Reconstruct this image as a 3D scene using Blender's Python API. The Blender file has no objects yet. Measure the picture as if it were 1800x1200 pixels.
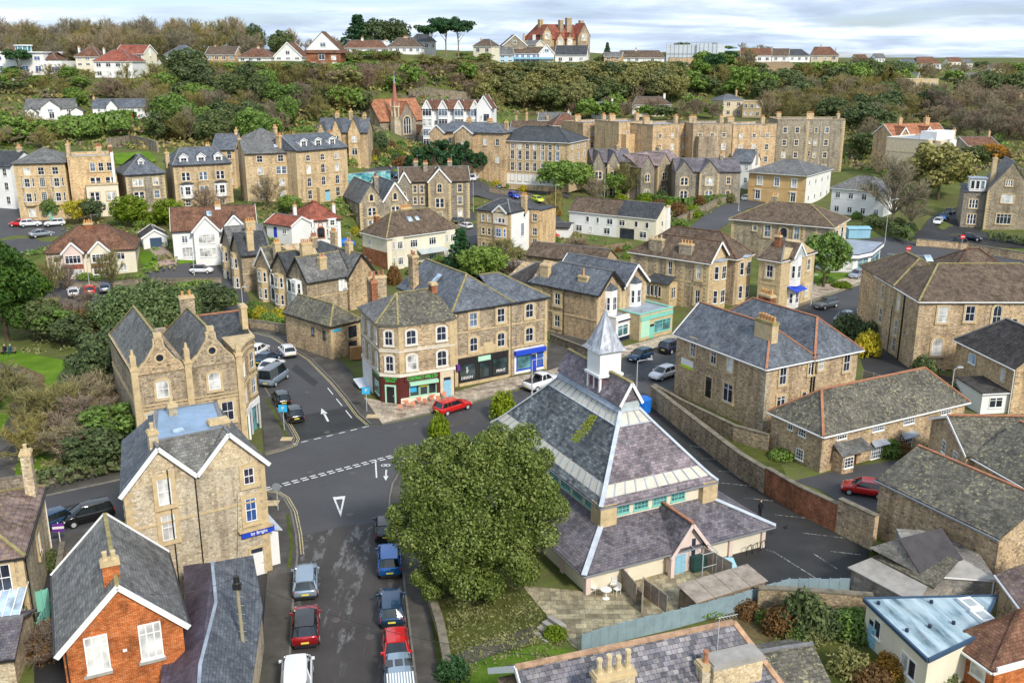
import bpy,math,random
import numpy as np
S1,S2,S3,S4,S5,S6,S7,S8,S9,SA,SB,SC,SD,SE,SF,S10,S11,S12,S13,S14,S15,S16,S17,S18,S19,S1A,S1B,S1C,S1D,S1E,S1F,S20,S21,S22,S23,S24,S25,S26,S27,S28,S29,S2A,S2B,S2C,S2D,S2E,S2F,S30,S31,S32,S33,S34,S35,S36,S37,S38,S39,S3A,S3B,S3C='white_paint','white_render','tile_redbrown','parked_car','black_paint','slate_grey','stone_tan','terracotta','leaf_green','tile_brown','cream_render','slate_blue','bath','bareolive','stone_brown','ridge_house','leaf_dark','slate_dark','F','stone_grey','stone_pale','ridge_moss','hatch','MULTIPLY','stone_ochre','gable_wall','cas2','green','house','stone_house','leaf_brown','hall_slate_lit','single-storey mint green shop front with a recessed door by the kerb','bath_pale','asphalt_dark','leaf_bright','garden_wall','slate_moss','brick_dull','white_house','glass_teal','roof_slope','car','sky_blue_paint','sash','glass_blue','slate_purple','ever','asphalt','teal_paint','leaf_olive','white','x','bare','leaf_yellow','structure','barered','lead','pavement_dark','Object'
DEBUG=False
from mathutils import Vector,Matrix
from mathutils.geometry import tessellate_polygon
random.seed(7)
R=math.radians
scene=bpy.context.scene
COL=scene.collection
CAMH=38.0;F_=1703.0;PITCH=math.atan(0.2936)
SP,CP=math.sin(PITCH),math.cos(PITCH)
cd=bpy.data.cameras.new('camera');cam=bpy.data.objects.new('camera',cd);COL.objects.link(cam)
cam.location=(0,0,CAMH);cam.rotation_euler=(math.pi/2-PITCH,0,0)
cd.sensor_width=36;cd.lens=36*F_/1800;cd.clip_start=1;cd.clip_end=20000
scene.camera=cam
SUN_EL,SUN_AZ=R(38),R(150)
w=bpy.data.worlds.new("World");scene.world=w;w.use_nodes=True
nt=w.node_tree;nt.nodes.clear()
out=nt.nodes.new('ShaderNodeOutputWorld');bg=nt.nodes.new('ShaderNodeBackground')
sky=nt.nodes.new('ShaderNodeTexSky');sky.sky_type='NISHITA';sky.sun_disc=False
sky.sun_elevation=SUN_EL;sky.sun_rotation=SUN_AZ;sky.air_density=1.0;sky.dust_density=1.0
tc=nt.nodes.new('ShaderNodeTexCoord');sx=nt.nodes.new('ShaderNodeSeparateXYZ')
nt.links.new(tc.outputs['Generated'],sx.inputs[0])
def wm(op,a,b=None,c=None,clamp=False):
 n=nt.nodes.new('ShaderNodeMath');n.operation=op;n.use_clamp=clamp
 for i,q in enumerate((a,b,c)):
  if q is None:continue
  if isinstance(q,(int,float)):n.inputs[i].default_value=q
  else:nt.links.new(q,n.inputs[i])
 return n.outputs[0]
zz=wm('ADD',wm('MAXIMUM',sx.outputs['Z'],0.0),0.075)
cx=wm('DIVIDE',sx.outputs['X'],zz);cy=wm('DIVIDE',sx.outputs['Y'],zz)
cb=nt.nodes.new('ShaderNodeCombineXYZ');nt.links.new(cx,cb.inputs[0]);nt.links.new(cy,cb.inputs[1])
def wnoise(scale,detail,rough,off,sc=(1,1,1)):
 mp=nt.nodes.new('ShaderNodeMapping');mp.inputs['Location'].default_value=off;mp.inputs['Scale'].default_value=sc
 mp.inputs['Rotation'].default_value=(0,0,R(-14))
 nt.links.new(cb.outputs[0],mp.inputs[0])
 n=nt.nodes.new('ShaderNodeTexNoise');n.inputs['Scale'].default_value=scale;n.inputs['Detail'].default_value=detail
 n.inputs['Roughness'].default_value=rough;n.inputs['Distortion'].default_value=0.35
 nt.links.new(mp.outputs[0],n.inputs['Vector']);return n.outputs['Fac']
def wramp(fac,stops):
 r=nt.nodes.new('ShaderNodeValToRGB');nt.links.new(fac,r.inputs[0])
 e=r.color_ramp.elements
 while len(e)<len(stops):e.new(0.5)
 for k,(p,c)in enumerate(stops):e[k].position=p;e[k].color=(*c,1)
 return r.outputs[0]
cloudcol=wramp(wnoise(0.55,8,0.6,(3.1,1.7,0)),[(0.36,(3.4,4.2,5.4)),(0.46,(4.3,5.2,6.5)),(0.55,(5.9,6.7,7.7)),(0.64,(7.9,8.3,8.7))])
cover=wramp(wnoise(0.30,6,0.55,(8.3,4.2,0),(1,1,1)),[(0.34,(0,0,0)),(0.46,(1,1,1))])
mx=nt.nodes.new('ShaderNodeMixRGB');nt.links.new(cover,mx.inputs[0])
tn=nt.nodes.new('ShaderNodeMixRGB');tn.blend_type=S18;tn.inputs[0].default_value=1;tn.inputs[2].default_value=(.78,.90,1.2,1);nt.links.new(sky.outputs[0],tn.inputs[1]);nt.links.new(tn.outputs[0],mx.inputs[1]);nt.links.new(cloudcol,mx.inputs[2])
nt.links.new(mx.outputs[0],bg.inputs[0]);bg.inputs[1].default_value=0.1
nt.links.new(bg.outputs[0],out.inputs[0])
sd=bpy.data.lights.new('sun','SUN');sd.energy=2.5;sd.angle=R(8);sd.color=(1,0.93,0.82)
so=bpy.data.objects.new('sun',sd);COL.objects.link(so)
sdir=Vector((math.sin(SUN_AZ)*math.cos(SUN_EL),math.cos(SUN_AZ)*math.cos(SUN_EL),math.sin(SUN_EL)))
so.rotation_euler=sdir.to_track_quat('Z','Y').to_euler();so.location=(0,0,200)
scene.view_settings.view_transform='Standard';scene.view_settings.look='None';scene.view_settings.gamma=1
scene.view_settings.exposure=0.62
scene.render.engine='CYCLES'
def ray(u,v):
 a=(u-900)/F_;b=-(v-600)/F_
 return Vector((a,CP+b*SP,-SP+b*CP))
def atz(u,v,z):
 d=ray(u,v);t=(z-CAMH)/d.z;return Vector((0,0,CAMH))+d*t
def atd(u,v,depth):return Vector((0,0,CAMH))+ray(u,v)*depth
CTRL=[(60,390,195),(220,375,200),(350,365,202),(470,352,205),(560,345,212),(20,430,180),(300,440,172),(-200,400,190),
(700,262,300),(900,340,255),(960,320,290),(1290,300,318),(1450,300,310),(1110,350,262),(1390,358,262),(1750,412,205),(1600,380,225),
(90,212,280),(215,210,280),(-150,215,280),(50,160,305),(200,138,320),(-200,150,310),(200,88,420),(-200,95,420),(400,85,420),(-50,87,430),
(560,118,312),(650,98,335),(740,96,345),(450,180,292),(450,250,268),(300,255,262),(100,262,255),(-150,270,250),(350,108,330),(450,108,330),(300,200,285),
(600,152,300),(620,215,285),(600,250,272),(800,205,332),(800,228,318),(800,113,372),(700,150,325),(950,106,395),(950,140,378),(950,205,352),(880,260,315),(1030,222,345),(1060,206,370),(1000,106,405),
(1100,112,440),(1200,111,455),(1130,150,410),(1150,210,365),(1300,110,470),(1300,150,420),(1300,206,378),(1420,110,490),(1480,120,500),(1400,180,420),(1480,230,350),
(1640,178,440),(1640,122,640),(1560,120,620),(1780,134,620),(1750,205,390),(1750,255,320),(1650,302,290),(1700,165,470),(1560,300,290),(1790,121,950),(1500,116,900),(2100,130,700),(2100,220,400),(2100,400,210)]
CTRL+=[(134,118,322),(167,137,305),(206,122,330),(290,108,345),(362,108,345),(420,110,338),(484,107,330),(540,119,312),(605,95,338),(682,94,345),(723,88,368),(833,96,378),(865,111,385),(906,112,392),(885,97,412),(955,104,420),(978,112,398),(1086,110,435),(1172,110,460),(1262,110,465),(1303,110,480),(1388,109,490),(1474,108,498),(1594,121,620),(1655,121,640),(76,132,312),(660,88,420),(760,88,430),(560,90,420)]
CTRL+=[(770,288,264),(830,292,262),(880,296,266),(832,318,256)]
cp=[]
for(u,v,d)in CTRL:
 p=atd(u,v,d);cp.append((p.x,p.y,p.z))
for x in range(-140,221,40):
 for y in(110,140,165):cp.append((x,y,0.0))
for x in range(-20,221,40):cp.append((x,190,0.0));cp.append((x,215,0.5))
for x in range(-900,1500,150):cp.append((x,900 if x>200 else 700,(30 if x>200 else 42)))
for x in range(-6000,7001,1000):cp.append((x,3500,34));cp.append((x,8000,30))
for y in(100,200,300,500):cp.append((-500,y,8+y*.06));cp.append((600,y,2+y*.04))
CP_=np.array(cp)
def hnp(X,Y):
 X=np.asarray(X,float);Y=np.asarray(Y,float);sh=X.shape;X=X.ravel();Y=Y.ravel()
 out=np.zeros(X.size)
 for s in range(0,X.size,20000):
  x=X[s:s+20000,None];y=Y[s:s+20000,None]
  d2=(x-CP_[None,:,0])**2+(y-CP_[None,:,1])**2
  sc=(0.03*np.maximum(y,60))**2
  wt=1/(d2/sc+0.12)**2
  out[s:s+20000]=(wt*CP_[None,:,2]).sum(1)/wt.sum(1)
 k=np.clip((Y-138)/45,0,1);k=k*k*(3-2*k)
 return(out*k).reshape(sh)
def hgt(x,y):
 if y<138:return 0.0
 return float(hnp([x],[y])[0])
def G(u,v,e=0.0):
 """first point where the photo ray meets terrain + e"""
 d=ray(u,v);o=Vector((0,0,CAMH))
 if d.z<0:
  t=(e-CAMH)/d.z
  if 0<t and t*d.y<138:return o+d*t
 ts=np.concatenate([np.arange(100,700,1.5),np.arange(700,3000,20)])
 X=d.x*ts;Y=d.y*ts;Z=CAMH+d.z*ts
 s=Z-(hnp(X,Y)+e)
 idx=np.where(s<=0)[0]
 if len(idx)==0:return o+d*600
 i=idx[0]
 if i==0:return o+d*float(ts[0])
 f=s[i-1]/(s[i-1]-s[i]);t=ts[i-1]+(ts[i]-ts[i-1])*f
 return o+d*float(t)
def tag(o,lB=None,cat=None,gA=None,kind=None):
 if lB:o['label']=lB
 if cat:o['category']=cat
 if gA:o['group']=gA
 if kind:o['kind']=kind
 return o
def empty(name,loc,rz=0,lB=None,cat=None,gA=None):
 o=bpy.data.objects.new(name,None);COL.objects.link(o);o.location=loc;o.rotation_euler=(0,0,rz)
 o.empty_display_size=0.3
 return tag(o,lB,cat,gA)
def copy_tree(o,parent=None):
 c=o.copy();COL.objects.link(c)
 if parent:c.parent=parent
 for ch in o.children:copy_tree(ch,c)
 return c
class MB:
 def __init__(s):s.v=[];s.f=[];s.m=[]
 def face(s,pts,mi=0):
  n=len(s.v);s.v+=[tuple(p)for p in pts];s.f.append(tuple(range(n,n+len(pts))));s.m.append(mi)
 def box(s,x0,x1,y0,y1,z0,z1,mi=0):
  n=len(s.v);s.v+=[(x0,y0,z0),(x1,y0,z0),(x1,y1,z0),(x0,y1,z0),(x0,y0,z1),(x1,y0,z1),(x1,y1,z1),(x0,y1,z1)]
  for f in((0,3,2,1),(4,5,6,7),(0,1,5,4),(1,2,6,5),(2,3,7,6),(3,0,4,7)):
   s.f.append(tuple(n+i for i in f));s.m.append(mi)
 def prism(s,poly,z0,z1,mi=0,z0s=None,z1s=None):
  n=len(poly);b=len(s.v)
  ar=sum(poly[i][0]*poly[(i+1)%n][1]-poly[(i+1)%n][0]*poly[i][1]for i in range(n))
  if ar<0:poly=poly[::-1];z0s=z0s and z0s[::-1];z1s=z1s and z1s[::-1]
  s.v+=[(p[0],p[1],z0s[i]if z0s else z0)for i,p in enumerate(poly)]
  s.v+=[(p[0],p[1],z1s[i]if z1s else z1)for i,p in enumerate(poly)]
  s.f.append(tuple(b+i for i in range(n))[::-1]);s.m.append(mi)
  s.f.append(tuple(b+n+i for i in range(n)));s.m.append(mi)
  for i in range(n):
   j=(i+1)%n;s.f.append((b+i,b+j,b+n+j,b+n+i));s.m.append(mi)
 def slab(s,pts,t,mi=0):
  """top polygon pts (ccw seen from above) extruded down by t"""
  n=len(pts);b=len(s.v)
  s.v+=[tuple(p)for p in pts]+[(p[0],p[1],p[2]-t)for p in pts]
  s.f.append(tuple(b+i for i in range(n)));s.m.append(mi)
  s.f.append(tuple(b+n+i for i in range(n))[::-1]);s.m.append(mi)
  for i in range(n):
   j=(i+1)%n;s.f.append((b+n+i,b+n+j,b+j,b+i));s.m.append(mi)
 def bar(s,p,q,w,h=None,mi=0,up=(0,0,1)):
  h=w if h is None else h
  p=Vector(p);q=Vector(q);d=(q-p)
  if d.length<1e-4:return
  d.normalize();u=Vector(up)
  if abs(d.dot(u))>.98:u=Vector((1,0,0))
  r=d.cross(u).normalized();u=r.cross(d).normalized()
  n=len(s.v)
  for c in(p,q):
   for a,b in((-1,-1),(1,-1),(1,1),(-1,1)):s.v.append(tuple(c+r*(a*w/2)+u*(b*h/2)))
  for f in((0,1,2,3),(7,6,5,4),(0,4,5,1),(1,5,6,2),(2,6,7,3),(3,7,4,0)):
   s.f.append(tuple(n+i for i in f));s.m.append(mi)
 def tube(s,p,q,r0,r1=None,n=8,mi=0,cap=True):
  r1=r0 if r1 is None else r1
  p=Vector(p);q=Vector(q);d=(q-p).normalized();u=Vector((0,0,1))
  if abs(d.dot(u))>.98:u=Vector((1,0,0))
  a=d.cross(u).normalized();c=d.cross(a)
  b=len(s.v)
  for(o,r)in((p,r0),(q,r1)):
   for i in range(n):
    t=2*math.pi*i/n;s.v.append(tuple(o+a*(r*math.cos(t))+c*(r*math.sin(t))))
  for i in range(n):
   j=(i+1)%n;s.f.append((b+i,b+j,b+n+j,b+n+i));s.m.append(mi)
  if cap:
   s.f.append(tuple(b+i for i in range(n))[::-1]);s.m.append(mi)
   s.f.append(tuple(b+n+i for i in range(n)));s.m.append(mi)
 def loft(s,rings,mi=0,cap=True):
  n=len(rings[0]);b=len(s.v)
  for r in rings:s.v+=[tuple(p)for p in r]
  for k in range(len(rings)-1):
   for i in range(n):
    j=(i+1)%n;s.f.append((b+k*n+i,b+k*n+j,b+(k+1)*n+j,b+(k+1)*n+i));s.m.append(mi)
  if cap:
   s.f.append(tuple(b+i for i in range(n))[::-1]);s.m.append(mi)
   e=b+(len(rings)-1)*n;s.f.append(tuple(e+i for i in range(n)));s.m.append(mi)
 def mesh(s,name,mats,smooth=False):
  me=bpy.data.meshes.new(name);me.from_pydata(s.v,[],s.f)
  for m in(mats if isinstance(mats,(list,tuple))else[mats]):me.materials.append(m)
  if any(s.m):me.polygons.foreach_set('material_index',s.m)
  V=s.v;uv=[]
  for f in s.f:
   a=V[f[0]];nx=ny=nz=0.0
   k=len(f)
   for i in range(k):
    p=V[f[i]];q=V[f[(i+1)%k]]
    nx+=(p[1]-q[1])*(p[2]+q[2]);ny+=(p[2]-q[2])*(p[0]+q[0]);nz+=(p[0]-q[0])*(p[1]+q[1])
   l=math.sqrt(nx*nx+ny*ny+nz*nz)or 1;nx/=l;ny/=l;nz/=l
   hl=math.hypot(nx,ny)
   if hl<0.03:tx,ty=1.0,0.0
   else:tx,ty=-ny/hl,nx/hl
   bx,by,bz=-nz*ty,nz*tx,nx*ty-ny*tx
   for i in f:
    p=V[i];uv.append(p[0]*tx+p[1]*ty);uv.append(p[0]*bx+p[1]*by+p[2]*bz)
  lay=me.uv_layers.new(name='UVMap');lay.data.foreach_set('uv',uv)
  if smooth:me.polygons.foreach_set('use_smooth',[True]*len(s.f))
  me.update();return me
 def build(s,name,mats,parent=None,loc=(0,0,0),rz=0,smooth=False):
  if not s.f:return None
  me=s.mesh(name,mats,smooth);o=bpy.data.objects.new(name,me);COL.objects.link(o)
  o.location=loc;o.rotation_euler=(0,0,rz)
  if parent is not None:o.parent=parent
  return o
def link(name,me,parent=None,loc=(0,0,0),rz=0):
 o=bpy.data.objects.new(name,me);COL.objects.link(o);o.location=loc;o.rotation_euler=(0,0,rz)
 if parent is not None:o.parent=parent
 return o
M={}
class NB:
 def __init__(s,name,rough=0.8,spec=0.3):
  s.m=bpy.data.materials.new(name);s.m.use_nodes=True;s.n=s.m.node_tree;s.b=s.n.nodes['Principled BSDF']
  s.b.inputs['Roughness'].default_value=rough;s.b.inputs['Specular IOR Level'].default_value=spec
  s.tc=s.n.nodes.new('ShaderNodeTexCoord')
 def new(s,t):return s.n.nodes.new(t)
 def lk(s,a,b):s.n.links.new(a,b)
 def map(s,src=S3C,scale=(1,1,1),rot=(0,0,0),rand=False):
  mp=s.new('ShaderNodeMapping');mp.inputs['Scale'].default_value=scale;mp.inputs['Rotation'].default_value=rot
  s.lk(s.tc.outputs[src],mp.inputs[0])
  if rand:
   oi=s.new('ShaderNodeObjectInfo');mu=s.new('ShaderNodeMath');mu.operation=S18;mu.inputs[1].default_value=57
   s.lk(oi.outputs['Random'],mu.inputs[0]);s.lk(mu.outputs[0],mp.inputs['Location'])
  return mp.outputs[0]
 def noise(s,scale,detail=4,rough=.55,vec=None,dist=0):
  n=s.new('ShaderNodeTexNoise');n.inputs['Scale'].default_value=scale;n.inputs['Detail'].default_value=detail
  n.inputs['Roughness'].default_value=rough;n.inputs['Distortion'].default_value=dist
  s.lk(vec if vec else s.tc.outputs[S3C],n.inputs['Vector']);return n.outputs['Fac']
 def vor(s,scale,vec=None,feat='F1',out='Color'):
  n=s.new('ShaderNodeTexVoronoi');n.feature=feat;n.inputs['Scale'].default_value=scale
  s.lk(vec if vec else s.tc.outputs[S3C],n.inputs['Vector']);return n.outputs[out]
 def ramp(s,fac,stops,const=False):
  r=s.new('ShaderNodeValToRGB');s.lk(fac,r.inputs[0]);e=r.color_ramp.elements
  if const:r.color_ramp.interpolation='CONSTANT'
  while len(e)<len(stops):e.new(0.5)
  for k,(p,c)in enumerate(stops):
   e[k].position=p;e[k].color=(*c,1)if len(c)==3 else c
  return r.outputs[0]
 def mix(s,fac,a,b,mode='MIX'):
  n=s.new('ShaderNodeMixRGB');n.blend_type=mode
  for i,q in enumerate((fac,a,b)):
   if isinstance(q,(int,float)):n.inputs[i].default_value=q
   elif isinstance(q,tuple):n.inputs[i].default_value=(*q,1)
   else:s.lk(q,n.inputs[i])
  return n.outputs[0]
 def math(s,op,a,b=0.0):
  n=s.new('ShaderNodeMath');n.operation=op
  for i,q in enumerate((a,b)):
   if isinstance(q,(int,float)):n.inputs[i].default_value=q
   else:s.lk(q,n.inputs[i])
  return n.outputs[0]
 def bump(s,h,st=.4,dist=.05):
  n=s.new('ShaderNodeBump');n.inputs['Strength'].default_value=st;n.inputs['Distance'].default_value=dist
  s.lk(h,n.inputs['Height']);s.lk(n.outputs[0],s.b.inputs['Normal'])
 def col(s,c):
  if isinstance(c,tuple):s.b.inputs['Base Color'].default_value=(*c,1)
  else:s.lk(c,s.b.inputs['Base Color'])
  return s.m
def g(v):return(v,v,v)
def mul(c,k):return tuple(x*k for x in c)
def mA(name,c,rough=.7,spec=.3,var=.12,metal=0.0,scale=.9):
 b=NB(name,rough,spec);n=b.noise(scale,5,.65);b.b.inputs['Metallic'].default_value=metal
 M[name]=b.col(b.mix(1.0,c,b.ramp(n,[(.25,g(1-var*1.6)),(.55,g(1)),(.8,g(1+var))]),S18));return M[name]
def mstone(name,cols,mortar,stain=.35,sc=3.3):
 b=NB(name,.92,.15);v=b.map(S3C,(1,1,1.9),rand=True)
 cell=b.vor(sc,v);bw=b.new('ShaderNodeSeparateColor');b.lk(cell,bw.inputs[0])
 k=len(cols);c=b.ramp(bw.outputs[0],[(i/(k-1)*.95,cc)for i,cc in enumerate(cols)])
 e=b.vor(sc,v,'DISTANCE_TO_EDGE','Distance');mk=b.ramp(e,[(.02,g(1)),(.075,g(0))])
 c=b.mix(mk,c,mortar)
 n1=b.noise(.35,5,.6);c=b.mix(1.0,c,b.ramp(n1,[(.3,g(1-stain)),(.5,g(1)),(.75,(1.13,1.08,1.0))]),S18)
 n2=b.noise(7,3,.6);c=b.mix(.8,c,b.ramp(n2,[(.3,g(.62)),(.7,g(1.35))]),S18)
 n3=b.noise(1.0,4,.6,b.map(S3C,(1.3,1.3,.16),rand=True));c=b.mix(.75,c,b.ramp(n3,[(.34,(.55,.53,.52)),(.5,g(1)),(.8,g(1.08))]),S18)
 oi=b.new('ShaderNodeObjectInfo');c=b.mix(1.0,c,b.ramp(oi.outputs['Random'],[(0,(.84,.85,.88)),(.5,g(1)),(1,(1.14,1.06,.95))]),S18)
 b.bump(e,.5,.05);M[name]=b.col(c);return M[name]
mstone(S7,[(0.256,0.182,0.112),(0.481,0.347,0.207),(0.641,0.463,0.263),(0.369,0.281,0.186),(0.724,0.545,0.328)],(0.55,0.445,0.314))
mstone(S19,[(0.366,0.25,0.131),(0.552,0.396,0.216),(0.661,0.495,0.291),(0.448,0.321,0.178),(0.732,0.567,0.36)],(0.563,0.463,0.317),.25)
mstone(SF,[(0.184,0.144,0.0958),(0.369,0.286,0.19),(0.496,0.382,0.25),(0.277,0.229,0.167),(0.573,0.459,0.304)],(0.482,0.399,0.281))
mstone(S14,[(0.155,0.143,0.121),(0.278,0.25,0.199),(0.37,0.318,0.242),(0.216,0.197,0.17),(0.432,0.379,0.284)],(0.37,0.333,0.255))
mstone(S15,[(0.366,0.302,0.212),(0.515,0.441,0.312),(0.614,0.541,0.395),(0.439,0.353,0.228),(0.676,0.591,0.442)],(0.528,0.465,0.354),.3)
mstone('stone_wall',[(0.156,0.13,0.0975),(0.286,0.234,0.169),(0.39,0.325,0.234),(0.208,0.182,0.143),(0.442,0.364,0.26)],(0.286,0.247,0.182),.45)
mstone('rubble_grey',[(.22,.21,.19),(.33,.31,.28),(.42,.39,.34),(.26,.25,.23),(.3,.27,.22)],(.3,.28,.25),.4,1.8)
mA(SD,(.58,.45,.26),.85,.2,.22,scale=1.6)
mA(S22,(.66,.56,.40),.85,.2,.16,scale=1.6)
mA('ochre_render',(.62,.42,.2),.85,.2,.14,scale=.5)
mA(SB,(.76,.70,.55),.85,.2,.1,scale=.4)
mA(S2,(.80,.80,.78),.8,.25,.08,scale=.4)
mA('pink_render',(.72,.58,.52),.85,.2,.1,scale=.4)
mA('blue_board',(.45,.66,.80),.7,.3,.08)
mA(S1,(.82,.82,.80),.5,.4,.04)
mA(S5,(.02,.02,.022),.4,.5,.1)
mA('grey_paint',(.25,.27,.29),.6,.3,.1)
mA(S3A,(.33,.38,.45),.5,.5,.3,scale=.7)
mA('lead_light',(.55,.60,.66),.45,.5,.18,scale=1.5)
mA(S8,(0.432,0.196,0.112),.85,.2,.3,scale=3)
mA('pot',(.62,.33,.13),.85,.2,.25,scale=4)
mA('pot_cream',(.62,.5,.3),.85,.2,.25,scale=4)
mA('ridge_grey',(.22,.22,.22),.85,.2,.25,scale=3)
mA(S16,(.33,.28,.13),.9,.1,.35,scale=2)
mA('cope_stone',(.21,.185,.14),.9,.15,.35,scale=1.5)
mA('concrete',(.36,.34,.31),.9,.2,.2,scale=1.2)
mA('timber',(.25,.18,.12),.85,.2,.3,scale=2)
mA('timber_grey',(.34,.29,.24),.85,.2,.3,scale=1.5)
mA('bark',(.11,.085,.06),.95,.1,.3,scale=2)
mA('bark_pale',(.26,.22,.16),.95,.1,.3,scale=2)
mA('steel',(.45,.47,.48),.45,.5,.1)
mA('wood_floor',(.2,.14,.1),.8,.2,.2)
mA('blue_tarp',(.01,.16,.6),.4,.5,.2)
mA('blue_paint',(.02,.07,.55),.45,.4,.08)
mA(S32,(.22,.56,.46),.5,.4,.08)
mA('green_letter',(.05,.62,.12),.5,.4,.05)
mA('mint_paint',(.42,.70,.52),.5,.4,.06)
mA('maroon_paint',(.10,.022,.018),.5,.4,.1)
mA('yellow_sign',(.75,.65,.08),.5,.4,.05)
mA('purple_paint',(.15,.03,.3),.5,.4,.05)
mA('red_paint',(.6,.03,.03),.4,.4,.08)
mA('fence_blue',(.25,.34,.38),.6,.3,.14,scale=1.2)
mA(S2C,(.28,.52,.66),.6,.3,.08)
mA('orange_plastic',(.72,.20,.10),.6,.3,.1)
mA('navy_paint',(.015,.02,.05),.4,.5,.05)
mA('sign_blue',(.05,.42,.72),.4,.4,.05)
mA('lime_paint',(.5,.7,.03),.5,.4,.05)
def mglass(name,c,rough=.08,spec=.9):
 b=NB(name,rough,spec);n=b.noise(.9,2,.5,b.map(S3C,rand=True));M[name]=b.col(b.mix(1.0,c,b.ramp(n,[(.3,g(.4)),(.7,g(1.7))]),S18))
mglass('glass',(.022,.028,.045));mglass('glass_sky',(.13,.17,.23));mglass(S2E,(.04,.10,.30),.1);mglass('curtain',(.5,.5,.48),.25,.6);mglass('glass_shop',(.03,.05,.055));mglass('car_glass',(.012,.018,.022),.05)  # glass_sky has a sky reflection painted into its base colour
mglass(S29,(.08,.22,.25),.1);mglass('skylight',(.38,.5,.62),.12)
def mslate(name,cols,bw=.32,bh=.22,lichen=None,lam=.35,rough=.6,streak=.25,spec=.4):
 b=NB(name,rough,spec)
 t=b.new('ShaderNodeTexBrick');t.inputs['Scale'].default_value=1;t.inputs['Brick Width'].default_value=bw;t.inputs['Row Height'].default_value=bh
 t.inputs['Mortar Size'].default_value=.012;t.inputs['Color1'].default_value=(0,0,0,1);t.inputs['Color2'].default_value=(1,1,1,1);t.inputs['Mortar'].default_value=(.5,.5,.5,1)
 t.inputs['Mortar Smooth'].default_value=.2
 b.lk(b.tc.outputs['UV'],t.inputs['Vector'])
 k=len(cols);c=b.ramp(t.outputs['Color'],[(i/(k-1),cc)for i,cc in enumerate(cols)])
 c=b.mix(t.outputs['Fac'],c,mul(cols[0],.4))
 n=b.noise(.28,5,.6,b.map(S3C,rand=True));c=b.mix(1.0,c,b.ramp(n,[(.3,g(1-streak)),(.5,g(1)),(.72,g(1+streak))]),S18)
 n4=b.noise(.95,6,.72,b.map(S3C,rand=True));c=b.mix(.9,c,b.ramp(n4,[(.36,(.58,.57,.56)),(.5,g(1)),(.64,(1.32,1.3,1.22))]),S18)
 n3=b.noise(2.2,4,.7,b.map('UV',(1,.22,1)));c=b.mix(.7,c,b.ramp(n3,[(.3,g(.72)),(.7,g(1.28))]),S18)
 if lichen:
  n2=b.noise(3.6,6,.8,b.map(S3C,rand=True));big=b.noise(.25,3,.5,b.map(S3C,(1.3,1,1),rand=True))
  mk=b.math(S18,b.ramp(n2,[(.54,g(0)),(.62,g(1))]),b.ramp(big,[(.35,g(.25)),(.6,g(1))]))
  c=b.mix(b.math(S18,mk,lam*2),c,lichen)
 b.bump(t.outputs['Fac'],.35,-.03);M[name]=b.col(c);return M[name]
mslate(SC,[(.075,.09,.115),(.11,.125,.15),(.15,.165,.19)],lichen=(.25,.25,.2),lam=.2)
mslate(S12,[(.03,.035,.042),(.05,.055,.063),(.075,.08,.09)],lichen=(.2,.19,.12),lam=.2)
mslate(S2F,[(.085,.078,.095),(.13,.115,.14),(.19,.165,.185),(.12,.12,.14)],lichen=(.2,.17,.06),lam=.3)
mslate(S6,[(.10,.10,.10),(.15,.15,.15),(.20,.20,.195)],lichen=(.22,.2,.1),lam=.25)
mslate(S26,[(.07,.065,.05),(.11,.10,.08),(.15,.14,.11)],lichen=(.45,.42,.22),lam=.5)
mslate(SA,[(.10,.07,.052),(.13,.095,.07),(.16,.12,.09)],.34,.34,lichen=(.2,.18,.1),lam=.2,rough=.85,streak=.15,spec=.2)
mslate('tile_dark',[(.045,.04,.04),(.06,.055,.055),(.08,.07,.07)],.34,.34,lichen=(.2,.18,.1),lam=.2,rough=.85,streak=.15,spec=.2)
mslate(S3,[(.13,.065,.045),(.18,.09,.06),(.23,.12,.08)],.25,.2,lichen=(.2,.17,.06),lam=.25,rough=.85,spec=.2)
mslate('tile_red',[(0.232,0.0711,0.0482),(0.298,0.0957,0.0651),(0.349,0.119,0.0812)],.25,.2,lichen=(0.259,0.183,0.106),lam=.15,rough=.85,spec=.2)
mslate('tile_orange',[(0.332,0.137,0.0717),(0.412,0.181,0.101),(0.477,0.224,0.13)],.25,.2,lichen=(0.245,0.173,0.1),lam=.1,rough=.85,spec=.2)
mslate('slate_patch',[(.07,.07,.085),(.12,.12,.14),(.20,.185,.21),(.27,.255,.265),(.15,.135,.17)],.34,.26,lichen=(.3,.28,.2),lam=.2)
mslate('brick',[(.46,.13,.04),(.58,.19,.07),(.64,.26,.11)],.24,.08,rough=.9,streak=.12,spec=.1)
mslate(S27,[(.27,.11,.06),(.36,.15,.08),(.42,.2,.12)],.24,.08,rough=.9,streak=.35,spec=.1)
mslate('paving',[(.34,.28,.21),(.42,.35,.27),(.50,.42,.33)],.9,.6,rough=.85,spec=.2)
mslate('flags',[(.22,.19,.13),(.32,.28,.19),(.40,.35,.24)],.8,.6,lichen=(.12,.14,.04),lam=.35,rough=.9,spec=.15)
def mhall(name,cols,green=False):
 mslate(name,cols,.4,.24,lichen=(.05,.042,.04),lam=.45,streak=.5)
 return M[name]
mhall('hall_slate_shaded',[(.05,.06,.07),(.09,.105,.12),(.14,.16,.17),(.20,.22,.22)])  # darker bluish tone paints shade into the slopes turned from the sun
mhall(S20,[(.13,.11,.125),(.20,.165,.185),(.28,.23,.25),(.17,.155,.175)])  # same slates, lighter purplish tone with the sunlight painted in
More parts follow.
